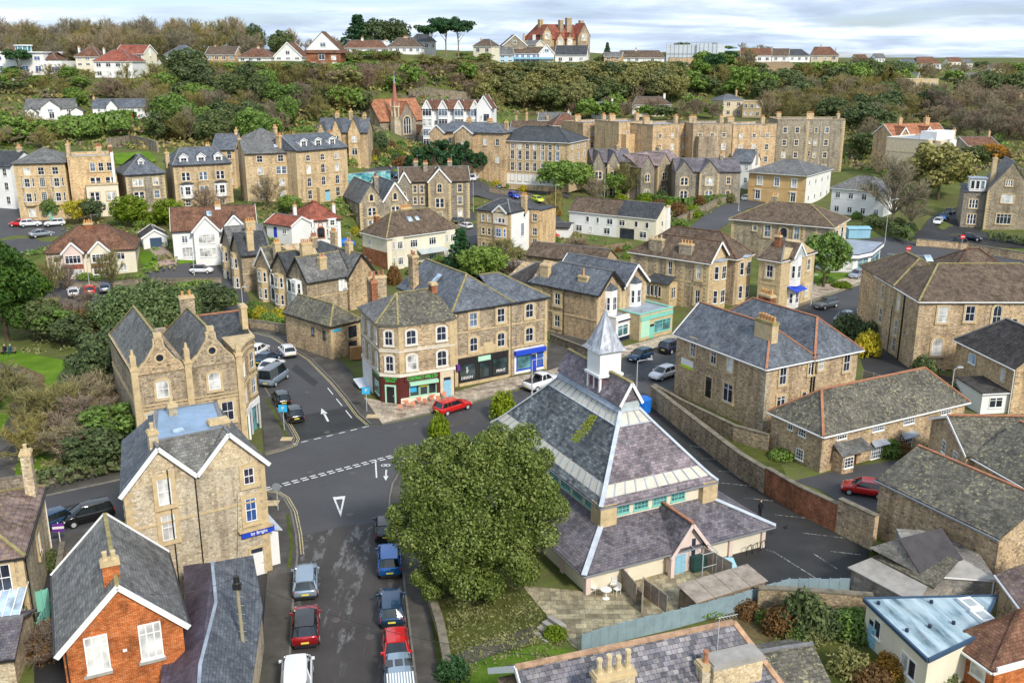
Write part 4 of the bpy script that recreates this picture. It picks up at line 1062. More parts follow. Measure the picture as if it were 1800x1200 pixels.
def arrow(name,tip,tail,w,mat='line_white'):
 a=G(*tail);b=G(*tip);d=(b-a).to_2d();L=d.length;d.normalize();n=Vector((-d.y,d.x));o=a.to_2d();z=.047;mb=MB()
 P=lambda s,t:(o.x+d.x*s+n.x*t,o.y+d.y*s+n.y*t,z)
 mb.face([P(0,-w*.16),P(L*.62,-w*.16),P(L*.62,w*.16),P(0,w*.16)][::-1]);mb.face([P(L*.58,-w*.5),P(L,0),P(L*.58,w*.5)][::-1])
 for f in mb.f:pass
 ob=mb.build(name,M[mat]);tag(ob,kind=S38)
arrow('road_arrow',(565,718),(577,741),.75)
arrow('cycle_arrow',(678,845),(679,826),.5)
mb=MB();P=[G(585,874),G(607,872),G(599,909)];c=(P[0]+P[1]+P[2])/3
for i in range(3):
 a,b=P[i],P[(i+1)%3];a2=a.lerp(c,.42 if i<3 else 0);b2=b.lerp(c,.42)
 mb.face([(q.x,q.y,.048)for q in(a,b,b2,a2)])
for f_ in range(len(mb.f)):mb.f[f_]=mb.f[f_][::-1]
tag(mb.build('give_way_triangle',M['line_white']),kind=S38)
mb=MB()
for(u,v)in((675,818),(681,818)):
 p=G(u,v)
 for i in range(12):
  a=2*math.pi*i/12;b=2*math.pi*(i+1)/12;mb.face([(p.x+r_*math.cos(t_),p.y+r_*math.sin(t_),.048)for r_,t_ in((.3,a),(.3,b),(.2,b),(.2,a))][::-1])
tag(mb.build('cycle_symbol',M['line_white']),kind=S38)
for q in([(598,712),(611,724)],[(487,683),(487,684)]):pass
for(u,v,w_,l_)in((655,733,1.3,1.1),(504,773,1.2,1.0),(478,886,1.2,1.1)):
 p=G(u,v);mb=MB();mb.box(p.x-w_/2,p.x+w_/2,p.y-l_/2,p.y+l_/2,.1,.135);tag(mb.build('tactile_paving',M[SD]),kind=S38)
strip('moss_verge',pl([(724,858),(740,960),(757,1060),(778,1200)]),.35,'moss_verge',.125,0,kind=S38)
strip('moss_verge',pl([(505,905),(513,960),(508,1000)]),.25,'moss_verge',.125)
strip('moss_verge',pl([(468,700),(492,745),(506,772)]),.3,'moss_verge',.125)
S_('side_yard',[(963,652),(985,655),(1092,614),(1088,600),(1052,600),(968,578),(962,640)],S3B,.03)
S_('park_lawn',[(-120,600),(0,607),(70,625),(150,640),(175,690),(120,720),(70,760),(60,800),(200,800),(215,820),(70,850),(-150,870)],'grass_bright',.03)
strip('park_path',pl([(-80,650),(-20,640),(20,655),(45,690),(40,730),(10,790),(-5,860)]),2.6,S3B,.05)
S_('leaf_litter',[(30,640),(80,660),(75,720),(40,730)],'scrub',.055)
S_('car_park',[(30,560),(60,545),(85,505),(100,490),(200,492),(260,500),(330,520),(300,560),(200,570),(120,580)],S31,.04)
S_('upper_lane',[(300,468),(390,462),(480,470),(480,500),(380,505),(300,500),(240,485)],S31,.05)
S_('lane_left',[(0,340),(35,345),(120,402),(110,432),(60,440),(0,470),(-60,430),(-60,330)],S31,.08)
S_('drive',[(262,437),(288,432),(300,445),(312,462),(300,487),(270,487),(275,465)],'drive_pink',.09)
S_('lawn',[(244,445),(266,440),(278,462),(268,485),(248,480)],'grass_bright',.09);S_('lawn',[(310,455),(380,448),(386,462),(315,472)],'grass_bright',.10)
S_('front_garden',[(370,560),(425,545),(520,560),(560,575),(555,592),(440,570),(380,572)],'grass_dull',.03)
S_('hill_road',[(640,300),(720,285),(740,290),(720,310),(830,315),(850,320),(980,368),(990,395),(960,400),(930,378),(840,345),(830,345),(825,372),(800,380),(700,320),(640,312)],S31,.12)
S_('station_road',[(800,385),(835,372),(842,430),(830,455),(800,440),(760,440),(810,430)],S31,.1)
S_('east_road',[(1310,345),(1350,352),(1240,420),(1180,440),(1190,420),(1230,385)],S31,.1)
S_('square_road',[(1420,440),(1480,425),(1560,415),(1640,432),(1830,455),(1830,482),(1700,478),(1600,470),(1540,490),(1480,510),(1450,480)],S31,.05)
S_('car_park',[(1640,380),(1690,360),(1740,410),(1830,425),(1830,438),(1690,430),(1600,420)],S23,.12)
S_('shop_forecourt',[(1430,500),(1500,478),(1530,470),(1560,470),(1520,498),(1430,527),(1345,556),(1320,540)],'paving',.08)
S_('grass_island',[(1425,480),(1500,480),(1505,500),(1440,510)],'grass',.10)
dashes('centre_line',pl([(1560,447),(1640,452),(1760,468)]),.2,2,3,'line_white',.11)
S_('parking_forecourt',[(845,322),(930,320),(1000,338),(1000,350),(930,340),(845,332)],S31,.16)
S_('hall_car_park',[(1120,700),(1145,700),(1200,745),(1300,830),(1400,892),(1530,960),(1520,1020),(1490,1045),(1330,1050),(1250,1000),(1140,860),(1060,760)],S23,.022)
for(a,b)in(((1212,783),(1232,787)),((1232,806),(1266,808)),((1262,828),(1306,831)),((1268,849),(1349,857)),((1308,875),(1393,884)),((1362,905),(1443,913)),((1412,937),(1497,947)),((1460,969),(1512,975)),((1357,968),(1437,1018)),((1430,973),(1472,1000)),((1345,965),(1357,970))):
 strip('bay_line',pl([a,b]),.11,'line_faded',.035)
strip('moss_verge',pl([(1140,705),(1200,752),(1300,835),(1400,897),(1528,962)]),.7,'moss_verge',.03)
S_('hall_lawn',[(742,960),(900,985),(925,1030),(985,1120),(960,1160),(800,1190),(776,1130)],'grass_dull',.02)
S_('hall_lawn',[(780,1260),(790,1170),(960,1130),(1010,1145),(1020,1170),(900,1260)],'grass',.026)
S_('terrace',[(918,1030),(1030,1040),(1120,1000),(1200,990),(1330,1030),(1330,1050),(1180,1100),(1023,1146),(1005,1135)],'flags',.06)
strip('sunken_path',pl([(800,1165),(870,1135),(950,1110)]),1.5,S3B,.04)
S_('garden_lawn',[(1365,1130),(1530,1115),(1560,1165),(1600,1215),(1450,1240),(1380,1190)],'grass_dull',.03)
S_('garden_bed',[(1200,1075),(1480,1030),(1530,1060),(1530,1130),(1365,1135)],'scrub',.02)
S_('cottage_yard',[(1395,845),(1500,820),(1640,800),(1660,840),(1560,830),(1545,850),(1555,925),(1480,885),(1440,860)],S31,.03)
S_('villa_garden',[(1150,700),(1190,680),(1345,770),(1360,790),(1390,850),(1300,800)],'grass_dull',.02)
S_('school_yard',[(1500,560),(1610,650),(1790,690),(1720,720),(1690,700),(1530,690),(1510,620)],S23,.03)
S_('upper_lawn',[(200,272),(262,268),(275,285),(240,295),(205,290)],'grass_bright',.3);S_('upper_lawn',[(0,240),(40,243),(36,258),(0,256)],'grass_bright',.3)
S_('church_lawn',[(690,300),(740,292),(770,300),(760,312),(700,312)],'grass_bright',.3)
S_('quarry_bank',[(1325,110),(1350,108),(1400,140),(1430,160),(1370,160),(1330,140)],'earth_bank',.3)
for i_,(px,mt)in enumerate((([(900,735),(960,715),(972,724),(912,745)],S23),([(520,640),(560,672),(552,680),(512,650)],S23),([(1040,690),(1130,662),(1136,668),(1048,697)],S23),([(100,893),(150,882),(156,892),(104,903)],S23),([(760,750),(820,735),(826,742),(768,758)],S3B))):S_('road_patch',px,mt,.031+.001*i_)
for(u,v)in((620,832),(545,830),(575,760),(640,960),(590,1090),(830,745),(1010,690),(540,690),(480,612),(1120,672),(120,897),(1300,610),(650,1120),(615,905)):
 p=G(u,v);mb=MB();mb.tube((p.x,p.y,.02),(p.x,p.y,.05),.33,n=14);tag(mb.build('manhole_cover',M['iron']),kind=S38)
def hall():
 ux=Vector((.898,.44));uy=Vector((-.44,.898));rz=math.atan2(.44,.898)
 r=empty('church_hall',(5.2,62.4,0),rz,'large steep slate-roofed hall with white louvred lantern and lead spire beside the big evergreen tree','church hall')
 W_,D_=17.7,26.5;cx=W_/2;yi=3.45
 def bd(mb,n,m,p=None,sm=False):return mb.build(n,M[m]if isinstance(m,str)else[M[q]for q in m],p or r,smooth=sm)
 w=MB();w.box(.7,W_-.7,.7,D_-.7,-.3,2.25);bd(w,'wall',S2 if 0 else SB)
 pil=[(.7+(W_-1.4)*i/5-.18,.7+(W_-1.4)*i/5+.18,.5,.72)for i in(0,1,4,5)]
 for i in range(8):y=.7+(D_-1.4)*i/7;pil+=[(.5,.72,y-.18,y+.18),(W_-.72,W_-.5,y-.18,y+.18)]
 for q in pil:b=MB();b.box(*q,-.2,2.0);bd(b,'pilaster','pink_render')
 z0,z1,i1=2.05,3.8,3.95
 C=[(0,0),(W_,0),(W_,D_),(0,D_)];I=[(i1,i1),(W_-i1,i1),(W_-i1,D_-i1),(i1,D_-i1)]
 s=MB();hf=[]
 for k in range(4):
  j=(k+1)%4;s.slab([(C[k][0],C[k][1],z0),(C[j][0],C[j][1],z0),(I[j][0],I[j][1],z1),(I[k][0],I[k][1],z1)],.12)
 lo=bd(s,'lower_roof',S2F)
 for k in range(4):h=MB();h.bar((C[k][0],C[k][1],z0+.05),(I[k][0],I[k][1],z1+.05),.42,.07);bd(h,'hip_flashing','lead_light',lo)
 c=MB();a=i1-.05;c.box(a,W_-a,a,D_-a,3.4,5.6);bd(c,'clerestory_wall',SB)
 for(x,y)in((a,a),(W_-a,a),(W_-a,D_-a),(a,D_-a)):
  c=MB();c.box(x-.55 if x<cx else x-.9,x+.9 if x<cx else x+.55,y-.55 if y<cx else y-.9,y+.9 if y<cx else y+.55,3.3,5.3);bd(c,'corner_block',SD)
 for k in range(4):
  x=a+1.7+k*1.75
  fm,pm=winmesh(1.35,.7,'grid',None,S32,.1,S29);o=link('window',fm,r,(x,a,4.05));link('pane',pm,o)
 for k in range(8):
  y=a+1.9+k*1.98;fm,pm=winmesh(1.5,.7,'grid',None,S32,.1,S29);o=link('window',fm,r,(a,y,4.05),-math.pi/2);link('pane',pm,o)
  o=link('window',fm,r,(W_-a,y,4.05),math.pi/2);link('pane',pm,o)
 e=yi-.1;ze=5.25;tx0,tx1=7.95,9.75;ty0,ty1=8.15,D_-8.15;zt=10.6
 E=[(e,e),(W_-e,e),(W_-e,D_-e),(e,D_-e)];T=[(tx0,ty0),(tx1,ty0),(tx1,ty1),(tx0,ty1)]
 def lv(f,z):return[(E[k][0]+(T[k][0]-E[k][0])*f,E[k][1]+(T[k][1]-E[k][1])*f,z)for k in range(4)]
 L=[lv(0,ze),lv(.10,ze+.42),lv(.24,ze+1.15),lv(.84,ze+4.4),lv(1,zt)]
 mats=[S20,'hall_slate_shaded',S20,'hall_slate_shaded']
 names=['eave_slates','glazed_band','main_slates','glazed_band']
 fm_=[S20,S20,'hall_slate_shaded','hall_slate_shaded']
 for lev in range(4):
  A_,B_=L[lev],L[lev+1]
  for k in range(4):
   j=(k+1)%4;q=[A_[k],A_[j],B_[j],B_[k]];s=MB()
   if lev in(0,2):
    s.slab(q,.15);bd(s,S2A,S20 if k in(0,1)else 'hall_slate_shaded')  # front and right slopes coloured as lit, back and left as shaded
   else:
    s.slab([Vector(p)-Vector((0,0,.02))for p in q],.13);o=bd(s,'glazed_band',SB if 0 else 'panel')
    n=max(3,int((Vector(A_[j])-Vector(A_[k])).length/.95));m=MB()
    for i in range(n+1):
     f=i/n;p=Vector(A_[k]).lerp(Vector(A_[j]),f);p2=Vector(B_[k]).lerp(Vector(B_[j]),f);m.bar(p+Vector((0,0,.02)),p2+Vector((0,0,.02)),.09,.05)
    bd(m,'glazing_bar',S3A,o)
 for k in range(4):
  h=MB()
  for lev in range(4):h.bar(Vector(L[lev][k])+Vector((0,0,.06)),Vector(L[lev+1][k])+Vector((0,0,.06)),.34,.08)
  bd(h,'hip_flashing','lead_light')
 h=MB()
 for k in range(4):
  j=(k+1)%4;h.bar(Vector(L[4][k])+Vector((0,0,.04)),Vector(L[4][j])+Vector((0,0,.04)),.3,.1)
  h.bar(Vector(L[3][k])+Vector((0,0,.04)),Vector(L[3][j])+Vector((0,0,.04)),.12,.06)
 bd(h,'vent_flashing','lead_light')
 def onL(f,y,dz=.03):
  a_,b_=L[2],L[3];x=a_[0][0]+(b_[0][0]-a_[0][0])*f;z=a_[0][2]+(b_[0][2]-a_[0][2])*f;return(x,y,z+dz)
 m=MB();rr=random.Random(3)
 for i in range(260):
  f=rr.uniform(.3,.95);y=10.9+rr.gauss(0,.22+.25*(1-f));s_=rr.uniform(.03,.12);m.face([onL(f,y+s_),onL(f,y-s_),onL(f+s_*.35,y-s_),onL(f+s_*.35,y+s_)])
 bd(m,'moss_streak','moss_lime')
 u=MB();u.box(tx0+.02,tx1-.02,ty0+.02,ty1-.02,zt-.2,zt+.75);
 apx=(tx0+tx1)/2;zr=zt+2.25
 u.face([(tx0,ty0+.02,zt+.75),(tx1,ty0+.02,zt+.75),(apx,ty0+.02,zr)]);u.face([(tx1,ty1-.02,zt+.75),(tx0,ty1-.02,zt+.75),(apx,ty1-.02,zr)])
 bd(u,'upstand','glass_panel')
 s=MB();o_=.18
 s.slab([(tx0-o_,ty0-.15,zt+.55),(apx,ty0-.15,zr+.1),(apx,ty1+.15,zr+.1),(tx0-o_,ty1+.15,zt+.55)][::-1],.1)
 s.slab([(tx1+o_,ty0-.15,zt+.55),(apx,ty0-.15,zr+.1),(apx,ty1+.15,zr+.1),(tx1+o_,ty1+.15,zt+.55)],.1);bd(s,'ridge_roof',S20)
 t=MB();t.face([(tx0,ty0-.02,zt+.75),(tx1,ty0-.02,zt+.75),(apx,ty0-.02,zr-.05)]);bd(t,'gable_slates',S20)
 g_=MB()
 for x in(tx0-o_,tx1+o_):g_.bar((x,ty0-.18,zt+.5),(apx,ty0-.18,zr+.06),.08,.24)
 bd(g_,'bargeboard',S1)
 rc=MB();rc.bar((apx,ty0-.1,zr+.14),(apx,ty1+.1,zr+.14),.3,.1);bd(rc,'ridge_tiles',S16)
 sk=MB();sk.slab([(tx0-.3,ty0,zt+.0),(tx0,ty0,zt+.5),(tx0,ty1,zt+.5),(tx0-.3,ty1,zt+.0)][::-1],.05);bd(sk,'lead_apron',S3A)
 ly=12.35;lx=apx;a1=.93;a2=1.02
 la=empty_child('lantern',r,(lx,ly,0))
 m=MB()
 for sx in(-1,1):
  for sy in(-1,1):m.box(sx*a1-.1,sx*a1+.1,sy*a1-.1,sy*a1+.1,10.6,12.6)
 for q in(-1,1):
  m.box(-.07,.07,q*a1-.06,q*a1+.06,10.9,12.6);m.box(q*a1-.06,q*a1+.06,-.07,.07,10.9,12.6)
 m.box(-a1-.1,a1+.1,-a1-.1,a1+.1,10.7,10.95)
 bd(m,'louvre_frame',S1,la)
 m=MB()
 for i in range(9):
  z=11.05+i*.17;m.box(-a1+.02,a1-.02,-a1+.02,a1-.02,z,z+.09)
 m.box(-a1+.12,a1-.12,-a1+.12,a1-.12,10.9,12.6);bd(m,'louvres','maroon_slat',la)
 m=MB();m.box(-a2,a2,-a2,a2,12.6,14.75);m.box(-a2-.18,a2+.18,-a2-.18,a2+.18,12.52,12.72);m.box(-a2-.03,a2+.03,-a2-.03,a2+.03,14.5,14.62);bd(m,'lantern_box',S1,la)
 rings=[]
 for(f,z,oc)in((1.38,14.72,0.0),(1.18,15.0,.2),(.95,15.6,.55),(.5,16.8,1),(.06,17.9,1)):
  pts=[]
  for i in range(8):
   t_=math.pi/4*i+math.pi/4;
   if i%2==0:pts.append((f*(1-.0*oc)*math.cos(t_)*(1.414*(1-oc)+1.08*oc),f*math.sin(t_)*(1.414*(1-oc)+1.08*oc),z))
   else:pts.append((f*math.cos(t_)*(1*(1-oc)+1.08*oc),f*math.sin(t_)*(1*(1-oc)+1.08*oc),z))
  rings.append(pts)
 m=MB();m.loft(rings);sp=bd(m,'spire','lead_spire',la)
 m=MB()
 for i in range(8):
  for a_,b_ in zip(rings,rings[1:]):m.bar(a_[i],b_[i],.05,.05)
 bd(m,'lead_roll',S3A,sp);m=MB();m.tube((0,0,18.0),(0,0,18.5),.09,.03,8);m.tube((0,0,18.45),(0,0,18.95),.03,.02,6);bd(m,'finial',S3A,la)
 px=9.35;pw=1.75;pd=-.1
 w=MB();w.box(px-pw+.25,px+pw-.25,.15,3,-.2,1.9);w.face([(px-pw+.25,.15,1.9),(px+pw-.25,.15,1.9),(px,.15,4.0)]);bd(w,'porch_wall','pink_render')
 s=MB();yb=4.3
 s.slab([(px-pw-.1,-.2,1.75),(px,-.2,4.2),(px,yb,4.2),(px-pw-.1,.6,1.75)][::-1],.1);s.slab([(px+pw+.1,-.2,1.75),(px,-.2,4.2),(px,yb,4.2),(px+pw+.1,.6,1.75)],.1);pr=bd(s,'porch_roof',S2F)
 rc=MB();rc.bar((px,-.2,4.25),(px,yb,4.25),.26,.12);bd(rc,'ridge_tiles',S8,pr)
 g_=MB();g_.bar((px-pw-.1,-.26,1.65),(px,-.26,4.1),.08,.26);g_.bar((px+pw+.1,-.26,1.65),(px,-.26,4.1),.08,.26);bd(g_,'bargeboard','pink_render')
 for x in(px-pw+.05,px+pw-.05):
  c=MB();c.box(x-.16,x+.16,-.25,.15,-.2,1.8);bd(c,'pilaster','pink_render')
 dm,fm,hm=doormesh(1.0,2.0,S2C,None);o=link('door',dm,r,(px-.75,.15,0));link('handle',hm,o)
 m=MB();m.box(px+.25,px+.6,.12,.2,.9,2.7);bd(m,'slit_window','glass')
 gt=MB()
 for x in(0,1.3):gt.tube((x,-1.6,0),(x,-1.6,2.2),.04,n=6)
 for z in(.1,1.1,2.2):gt.tube((0,-1.6,z),(1.3,-1.6,z),.03,n=6)
 gt.tube((1.3,-1.6,2.2),(1.3,0,2.2),.03,n=6);gt.tube((0,-1.6,2.2),(0,0,2.2),.03,n=6)
 g2=gt.build('security_gate',M['steel'],None);g2.parent=r;g2.location=(px+.1,.1,0)
 gb=MB()
 for k in range(4):
  j=(k+1)%4;gb.bar((C[k][0],C[k][1],z0-.14),(C[j][0],C[j][1],z0-.14),.12,.1);gb.bar(Vector(E[k]+(ze-.16,)),Vector(E[j]+(ze-.16,)),.12,.1)
 bd(gb,'gutter','grey_paint')
 return r
def empty_child(name,par,loc,rz=0):
 o=bpy.data.objects.new(name,None);COL.objects.link(o);o.parent=par;o.location=loc;o.rotation_euler=(0,0,rz);return o
mA('panel',(.55,.53,.45),.6,.3,.12,scale=1.5);mA('glass_panel',(.45,.5,.5),.3,.5,.15,scale=2);mA('moss_lime',(.30,.34,.05),.95,.1,.3,scale=4);mA('maroon_slat',(.22,.12,.14),.8,.2,.2)
def mspire():
 b=NB('lead_spire',.5,.5);n=b.noise(1.2,6,.7,b.map(S3C,(3,3,.35)));M['lead_spire']=b.col(b.ramp(n,[(.3,(.14,.15,.17)),(.5,(.36,.38,.42)),(.7,(.58,.60,.64))]));b.b.inputs['Metallic'].default_value=.2
mspire()
hall()
b=Bld(S1E,'large double-gabled stone house with blue lead roof on the junction corner',S1D,(217,863),(463,808),C=(217,771),baseB=(480,1003),wall=S15,roof=SC,fA=.5)
w_,d_,e_=b.w,b.d,b.e;hw=w_/2
cxy=b.loc(217,771,e_);mb=MB();mb.prism([(0,0),(w_,0),(w_,d_),(cxy[0]+.3,d_)],-.5,e_);b.pA(mb,'wall',M[S15])
r1=b.body(0,hw,0,d_,e_,gab='y',rA=3.0,z0=e_-.5,name=S1A)if 0 else None
for x0 in(0,hw):
 mb=MB();mb.face([(x0,-.004,e_),(x0+hw,-.004,e_),(x0+hw/2,-.004,e_+2.7)]);b.pA(mb,S1A,M[S15])
zr=e_+2.7;t=.14;ov=.35;xa,xb=hw/2,hw*1.5;pr=b.loc(275,722,zr+t);qr=b.loc(379,708,zr+t);sl=2.7/(hw/2);ze=e_-ov*sl+t;yv=max(.7,b.loc(326,777,zr+t)[1]);print('yv',yv)
s=MB();s.slab([(-ov,-.3,ze),(xa,-.3,zr+t),(pr[0],pr[1],zr+t),(cxy[0]-.1,d_+.3,ze)][::-1],t);b.pA(s,S2A,M[SC])
s=MB();s.slab([(w_+ov,-.3,ze),(xb,-.3,zr+t),(qr[0],qr[1],zr+t),(w_+ov,d_+.3,ze)],t);s.slab([(cxy[0],d_+.3,ze),(pr[0],pr[1],zr+t),(qr[0],qr[1],zr+t),(w_+ov,d_+.3,ze)][::1],t);b.pA(s,S2A,M[S6])
s=MB();s.slab([(hw,-.3,e_+t),(xa,-.3,zr+t),(xa+.15,yv,zr+t)],t);s.slab([(hw,-.3,e_+t),(xb,-.3,zr+t),(xb-.15,yv,zr+t)][::-1],t);s.slab([(hw,-.3,e_+t),(xb-.15,yv,zr+t),(xa+.15,yv,zr+t)],t)
b.pA(s,'valley_roof',M[S6])
s=MB();s.prism([(xa,yv),(xb,yv),(qr[0],qr[1]),(pr[0],pr[1])],zr-.05,zr+.17);fl=b.pA(s,'lead_flat',M['lead_blue'])if 'lead_blue'in M else b.pA(s,'lead_flat',M[S3A])
c=MB();c.bar((xa,yv,zr+.2),(pr[0],pr[1],zr+.2),.3,.1);c.bar((xb,yv,zr+.2),(qr[0],qr[1],zr+.2),.3,.1);c.bar((pr[0],pr[1],zr+.2),(qr[0],qr[1],zr+.2),.2,.1);c.bar((xa,yv,zr+.2),(xb,yv,zr+.2),.16,.1);c.bar((xa,-.3,zr+.2),(xa,yv,zr+.2),.2,.1);c.bar((xb,-.3,zr+.2),(xb,yv,zr+.2),.2,.1);b.pA(c,'ridge_tiles',M['ridge_grey'])
g_=MB()
for(p,q)in(((-ov,-.36,ze-.1),(xa,-.36,zr)),((hw,-.36,e_+.02),(xa,-.36,zr)),((hw,-.36,e_+.02),(xb,-.36,zr)),((w_+ov,-.36,ze-.1),(xb,-.36,zr))):g_.bar(p,q,.08,.3)
b.pA(g_,'bargeboard',M[S1])
b.sA(e_*.66,faces=S13,mat=SD,h=.14);b.q4(sel='01',l=.6)
b.cA(xa,.9,zr+1.0,.6,.6,zb=zr-1,pots=1,mat=S15,pot='pot_cream');b.cA(pr[0]+.8,pr[1]-1.5,zr+1.1,.6,.6,zb=zr-1,pots=1,mat=S15,pot='pot_cream')
b.cA(xb-.1,1.7,zr+.55,1.4,.8,zb=zr-2,pots=0,mat=SF)
P=lambda u,v:b.loc(u,v,0)
def fz(b,u,v):
 """photo point on the front plane (local y=0) -> local x,z"""
 d=ray(u,v);n=b.ey;o=b.o
 t=((o.x)*n.x+(o.y)*n.y)/(d.x*n.x+d.y*n.y);p=Vector((0,0,CAMH))+d*t-o
 return p.x*b.ex.x+p.y*b.ex.y,p.z
def rzp(b,u,v,x=None):
 """photo point on the plane local x = w -> local y,z"""
 x=b.w if x is None else x
 q=Vector((b.o.x+b.ex.x*x,b.o.y+b.ex.y*x));d=ray(u,v);n=b.ex
 t=(q.x*n.x+q.y*n.y)/(d.x*n.x+d.y*n.y);p=Vector((0,0,CAMH))+d*t-b.o
 return p.x*b.ey.x+p.y*b.ey.y,p.z
def wpx(b,u,v,w=1.0,h=1.6,tA=S2D,face=S13,x=None,**k):
 """window centred on a photo point of the front (or side) wall"""
 if face==S13:
  a,z=fz(b,u,v);return b.win(S13,a,z-h/2,w,h,tA,**k)
 a,z=rzp(b,u,v,x if x is not None else(b.w if face=='R'else 0));return b.win(face,a,z-h/2,w,h,tA,**k)
for(u,v,w1,h1,gl)in((289,864,.95,2.0,'curtain'),(437,836,.8,1.3,None),(441,895,.85,1.9,S2E),(296,926,.95,2.0,'curtain')):wpx(b,u,v,w1,h1,glass=gl,sw=.3)
b.door(S13,fz(b,452,975)[0],0,.95,2.3,S1)
for u,v in((300,890),(345,870)):
 x,_=fz(b,u,v);b.pipe(S13,x,e_+.9 if u<320 else e_)
mb=MB();xx,zz_=fz(b,453,932);mb.box(xx-1.3,xx+1.2,-.32,-.02,zz_-.2,zz_+.25);sg=b.pA(mb,'shop_sign',M['blue_paint'])
b.text(S13,xx,zz_+.02,'by Bright',.26,S1,off=.34,maxw=1.3)
mb=MB();mb.box(xx-1.5,w_+.2,-.5,-.02,zz_+.3,zz_+.42);b.pA(mb,'cornice',M[SD])
for k in range(3):b.win('R',2+k*3.2,e_*.68,1.0,1.7,sw=.25);
b.body(w_,w_+.9,.6,7.5,3.1,S1,name='shopfront');
for k in range(3):b.win('R',1.9+k*2.1,.6,1.7,2.0,S1B,sur=None,off=.92,frame='blue_paint',glass=S29)
s=MB();s.slab([(w_,.3,3.5),(w_+1.15,.3,3.1),(w_+1.15,7.9,3.1),(w_,7.9,3.5)],.1);b.pA(s,'canopy',M['lead_light'])
pass
mb=MB();mb.box(hw-.9,hw-.1,yv+.9,yv+1.5,zr+.16,zr+.26);b.pA(mb,'roof_light',M['skylight'],fl)
b=Bld('brick_house','orange brick gable house with mossy slate roof in the bottom left',S1D,(109,1142),(320,1093),e=6.3,C=(313,963),wall='brick',roof='slate_moss_blue'if 0 else S6,sur=None,fA=.5,grd=0)
zr=3.2
b.wing(0,b.w,0,b.d,b.e,'y',zr,bA=S1,cap=S16,)if 0 else(b.body(0,b.w,0,b.d,b.e,'brick',None,'y',zr),b.roof(0,b.w,0,b.d,b.e,'y',zr,bA=S1,cap=S16,mat='slate_mix'if 'slate_mix'in M else S6))
b.cA(b.w/2-.2,1.3,b.e+zr+1.1,.9,.6,pots=2,mat='brick',pot='pot_cream',cap=SD)
for(u,v)in((171,1148),(265,1125)):wpx(b,u,v,1.25,2.3,'cas3',sur=None,glass='curtain')
mb=MB();
for(u,v)in((173,1182),(268,1158)):
 x,z=fz(b,u,v);mb.box(x-.75,x+.75,-.14,.02,z-.16,z)
b.pA(mb,'window_sill',M['concrete']);b.pipe(S13,.15,b.e);mb=MB();mb.box(b.w*.48,b.w*.48+.22,-.06,.01,b.e-1.0,b.e-.85);b.pA(mb,'air_vent',M[S1])
b.body(0,.01,0,.01,.1)if 0 else None
b=Bld('annexe','low annexe with bent blue and purple slate roofs beside the orange brick house','building',(325,1120),(448,1120),e=3.2,D=12,wall=S15,grd=0)
cx_=lambda u,v,z:(lambda p:(p.x,p.y,p.z))(Vector(b.loc(u,v,z)+(z,)))
rp=[cx_(322,994,3.6),cx_(345,990,3.8),cx_(373,988,5.2),cx_(380,1060,5.2),cx_(352,1170,5.2),cx_(345,1290,5.2),cx_(281,1290,3.8),cx_(283,1175,3.8),cx_(318,1090,3.8),cx_(325,1050,3.8)]
s=MB();s.slab(rp[::-1]if sum((rp[i][0]*rp[(i+1)%10][1]-rp[(i+1)%10][0]*rp[i][1])for i in range(10))<0 else rp,.15);b.pA(s,S2A,M['slate_plum']if 'slate_plum'in M else M[S2F])
rq=[cx_(373,988,5.2),cx_(445,975,3.3),cx_(462,1068,3.1),cx_(441,1210,3.1),cx_(435,1290,3.1),cx_(345,1290,5.2),cx_(352,1170,5.2),cx_(380,1060,5.2)]
s=MB();s.slab(rq[::-1]if sum((rq[i][0]*rq[(i+1)%8][1]-rq[(i+1)%8][0]*rq[i][1])for i in range(8))<0 else rq,.15);b.pA(s,S2A,M[SC])
c=MB();L=[rq[0],rq[7],rq[6],rq[5]]
for p,q in zip(L,L[1:]):c.bar(Vector(p)+Vector((0,0,.08)),Vector(q)+Vector((0,0,.08)),.2,.08)
b.pA(c,'ridge_tiles',M[S3A])
w1=[cx_(327,1000,3.4),cx_(443,983,3.1),cx_(459,1068,3),cx_(438,1210,3),cx_(432,1290,3),cx_(290,1290,3.4)]
m=MB();m.prism([(p[0],p[1])for p in w1],-.3,2.95);b.pA(m,'wall',M[S15])
b=Bld(S1E,'stone house with patchy purple tile roof and tall chimney at the left edge',S1D,(-238,1014),(38,975),baseB=(52,1107),D=11.3,wall=S15,roof=S2F,fA=.6)
b.body(0,b.w,0,b.d,b.e);b.roof(0,b.w,0,b.d,b.e,S35,2.3,0,5,ov=.25,mat='tile_purple'if 'tile_purple'in M else S2F,cap=S16)
x,y=b.loc(52,848,b.e+3.0);b.cA(b.w-.5,b.d*.84,b.e+3.9,.7,.9,zb=b.e-.5,pots=1,mat=S15,pot='pot_cream');b.q4(sel='12',l=.6);wpx(b,3,1015,1.2,2.0,sw=.3);wpx(b,-55,1022,1.2,2.0,sw=.3)
b.pipe('R',.5,b.e);b.pipe('R',b.d-.4,b.e,mat=S1);b.win('R',b.d*.55,2.6,.9,1.7,sw=.3)
b=Bld('conservatory','glass-roofed lean-to with white frame at the bottom left edge','conservatory',(-90,1120),(22,1105),e=2.6,C=(38,1062),wall=S1,grd=0)
b.body(0,b.w,0,b.d,2.5,S1);s=MB();s.slab([(-.2,-.2,2.6),(b.w+.2,-.2,2.6),(b.w+.2,b.d+1.5,3.4),(-.2,b.d+1.5,3.4)],.06);o=b.pA(s,'glass_roof',M['skylight']);c=MB()
for i in range(9):x=-.2+(b.w+.4)*i/8;c.bar((x,-.2,2.66),(x,b.d+1.5,3.46),.07,.06)
b.pA(c,'glazing_bar',M[S1],o)
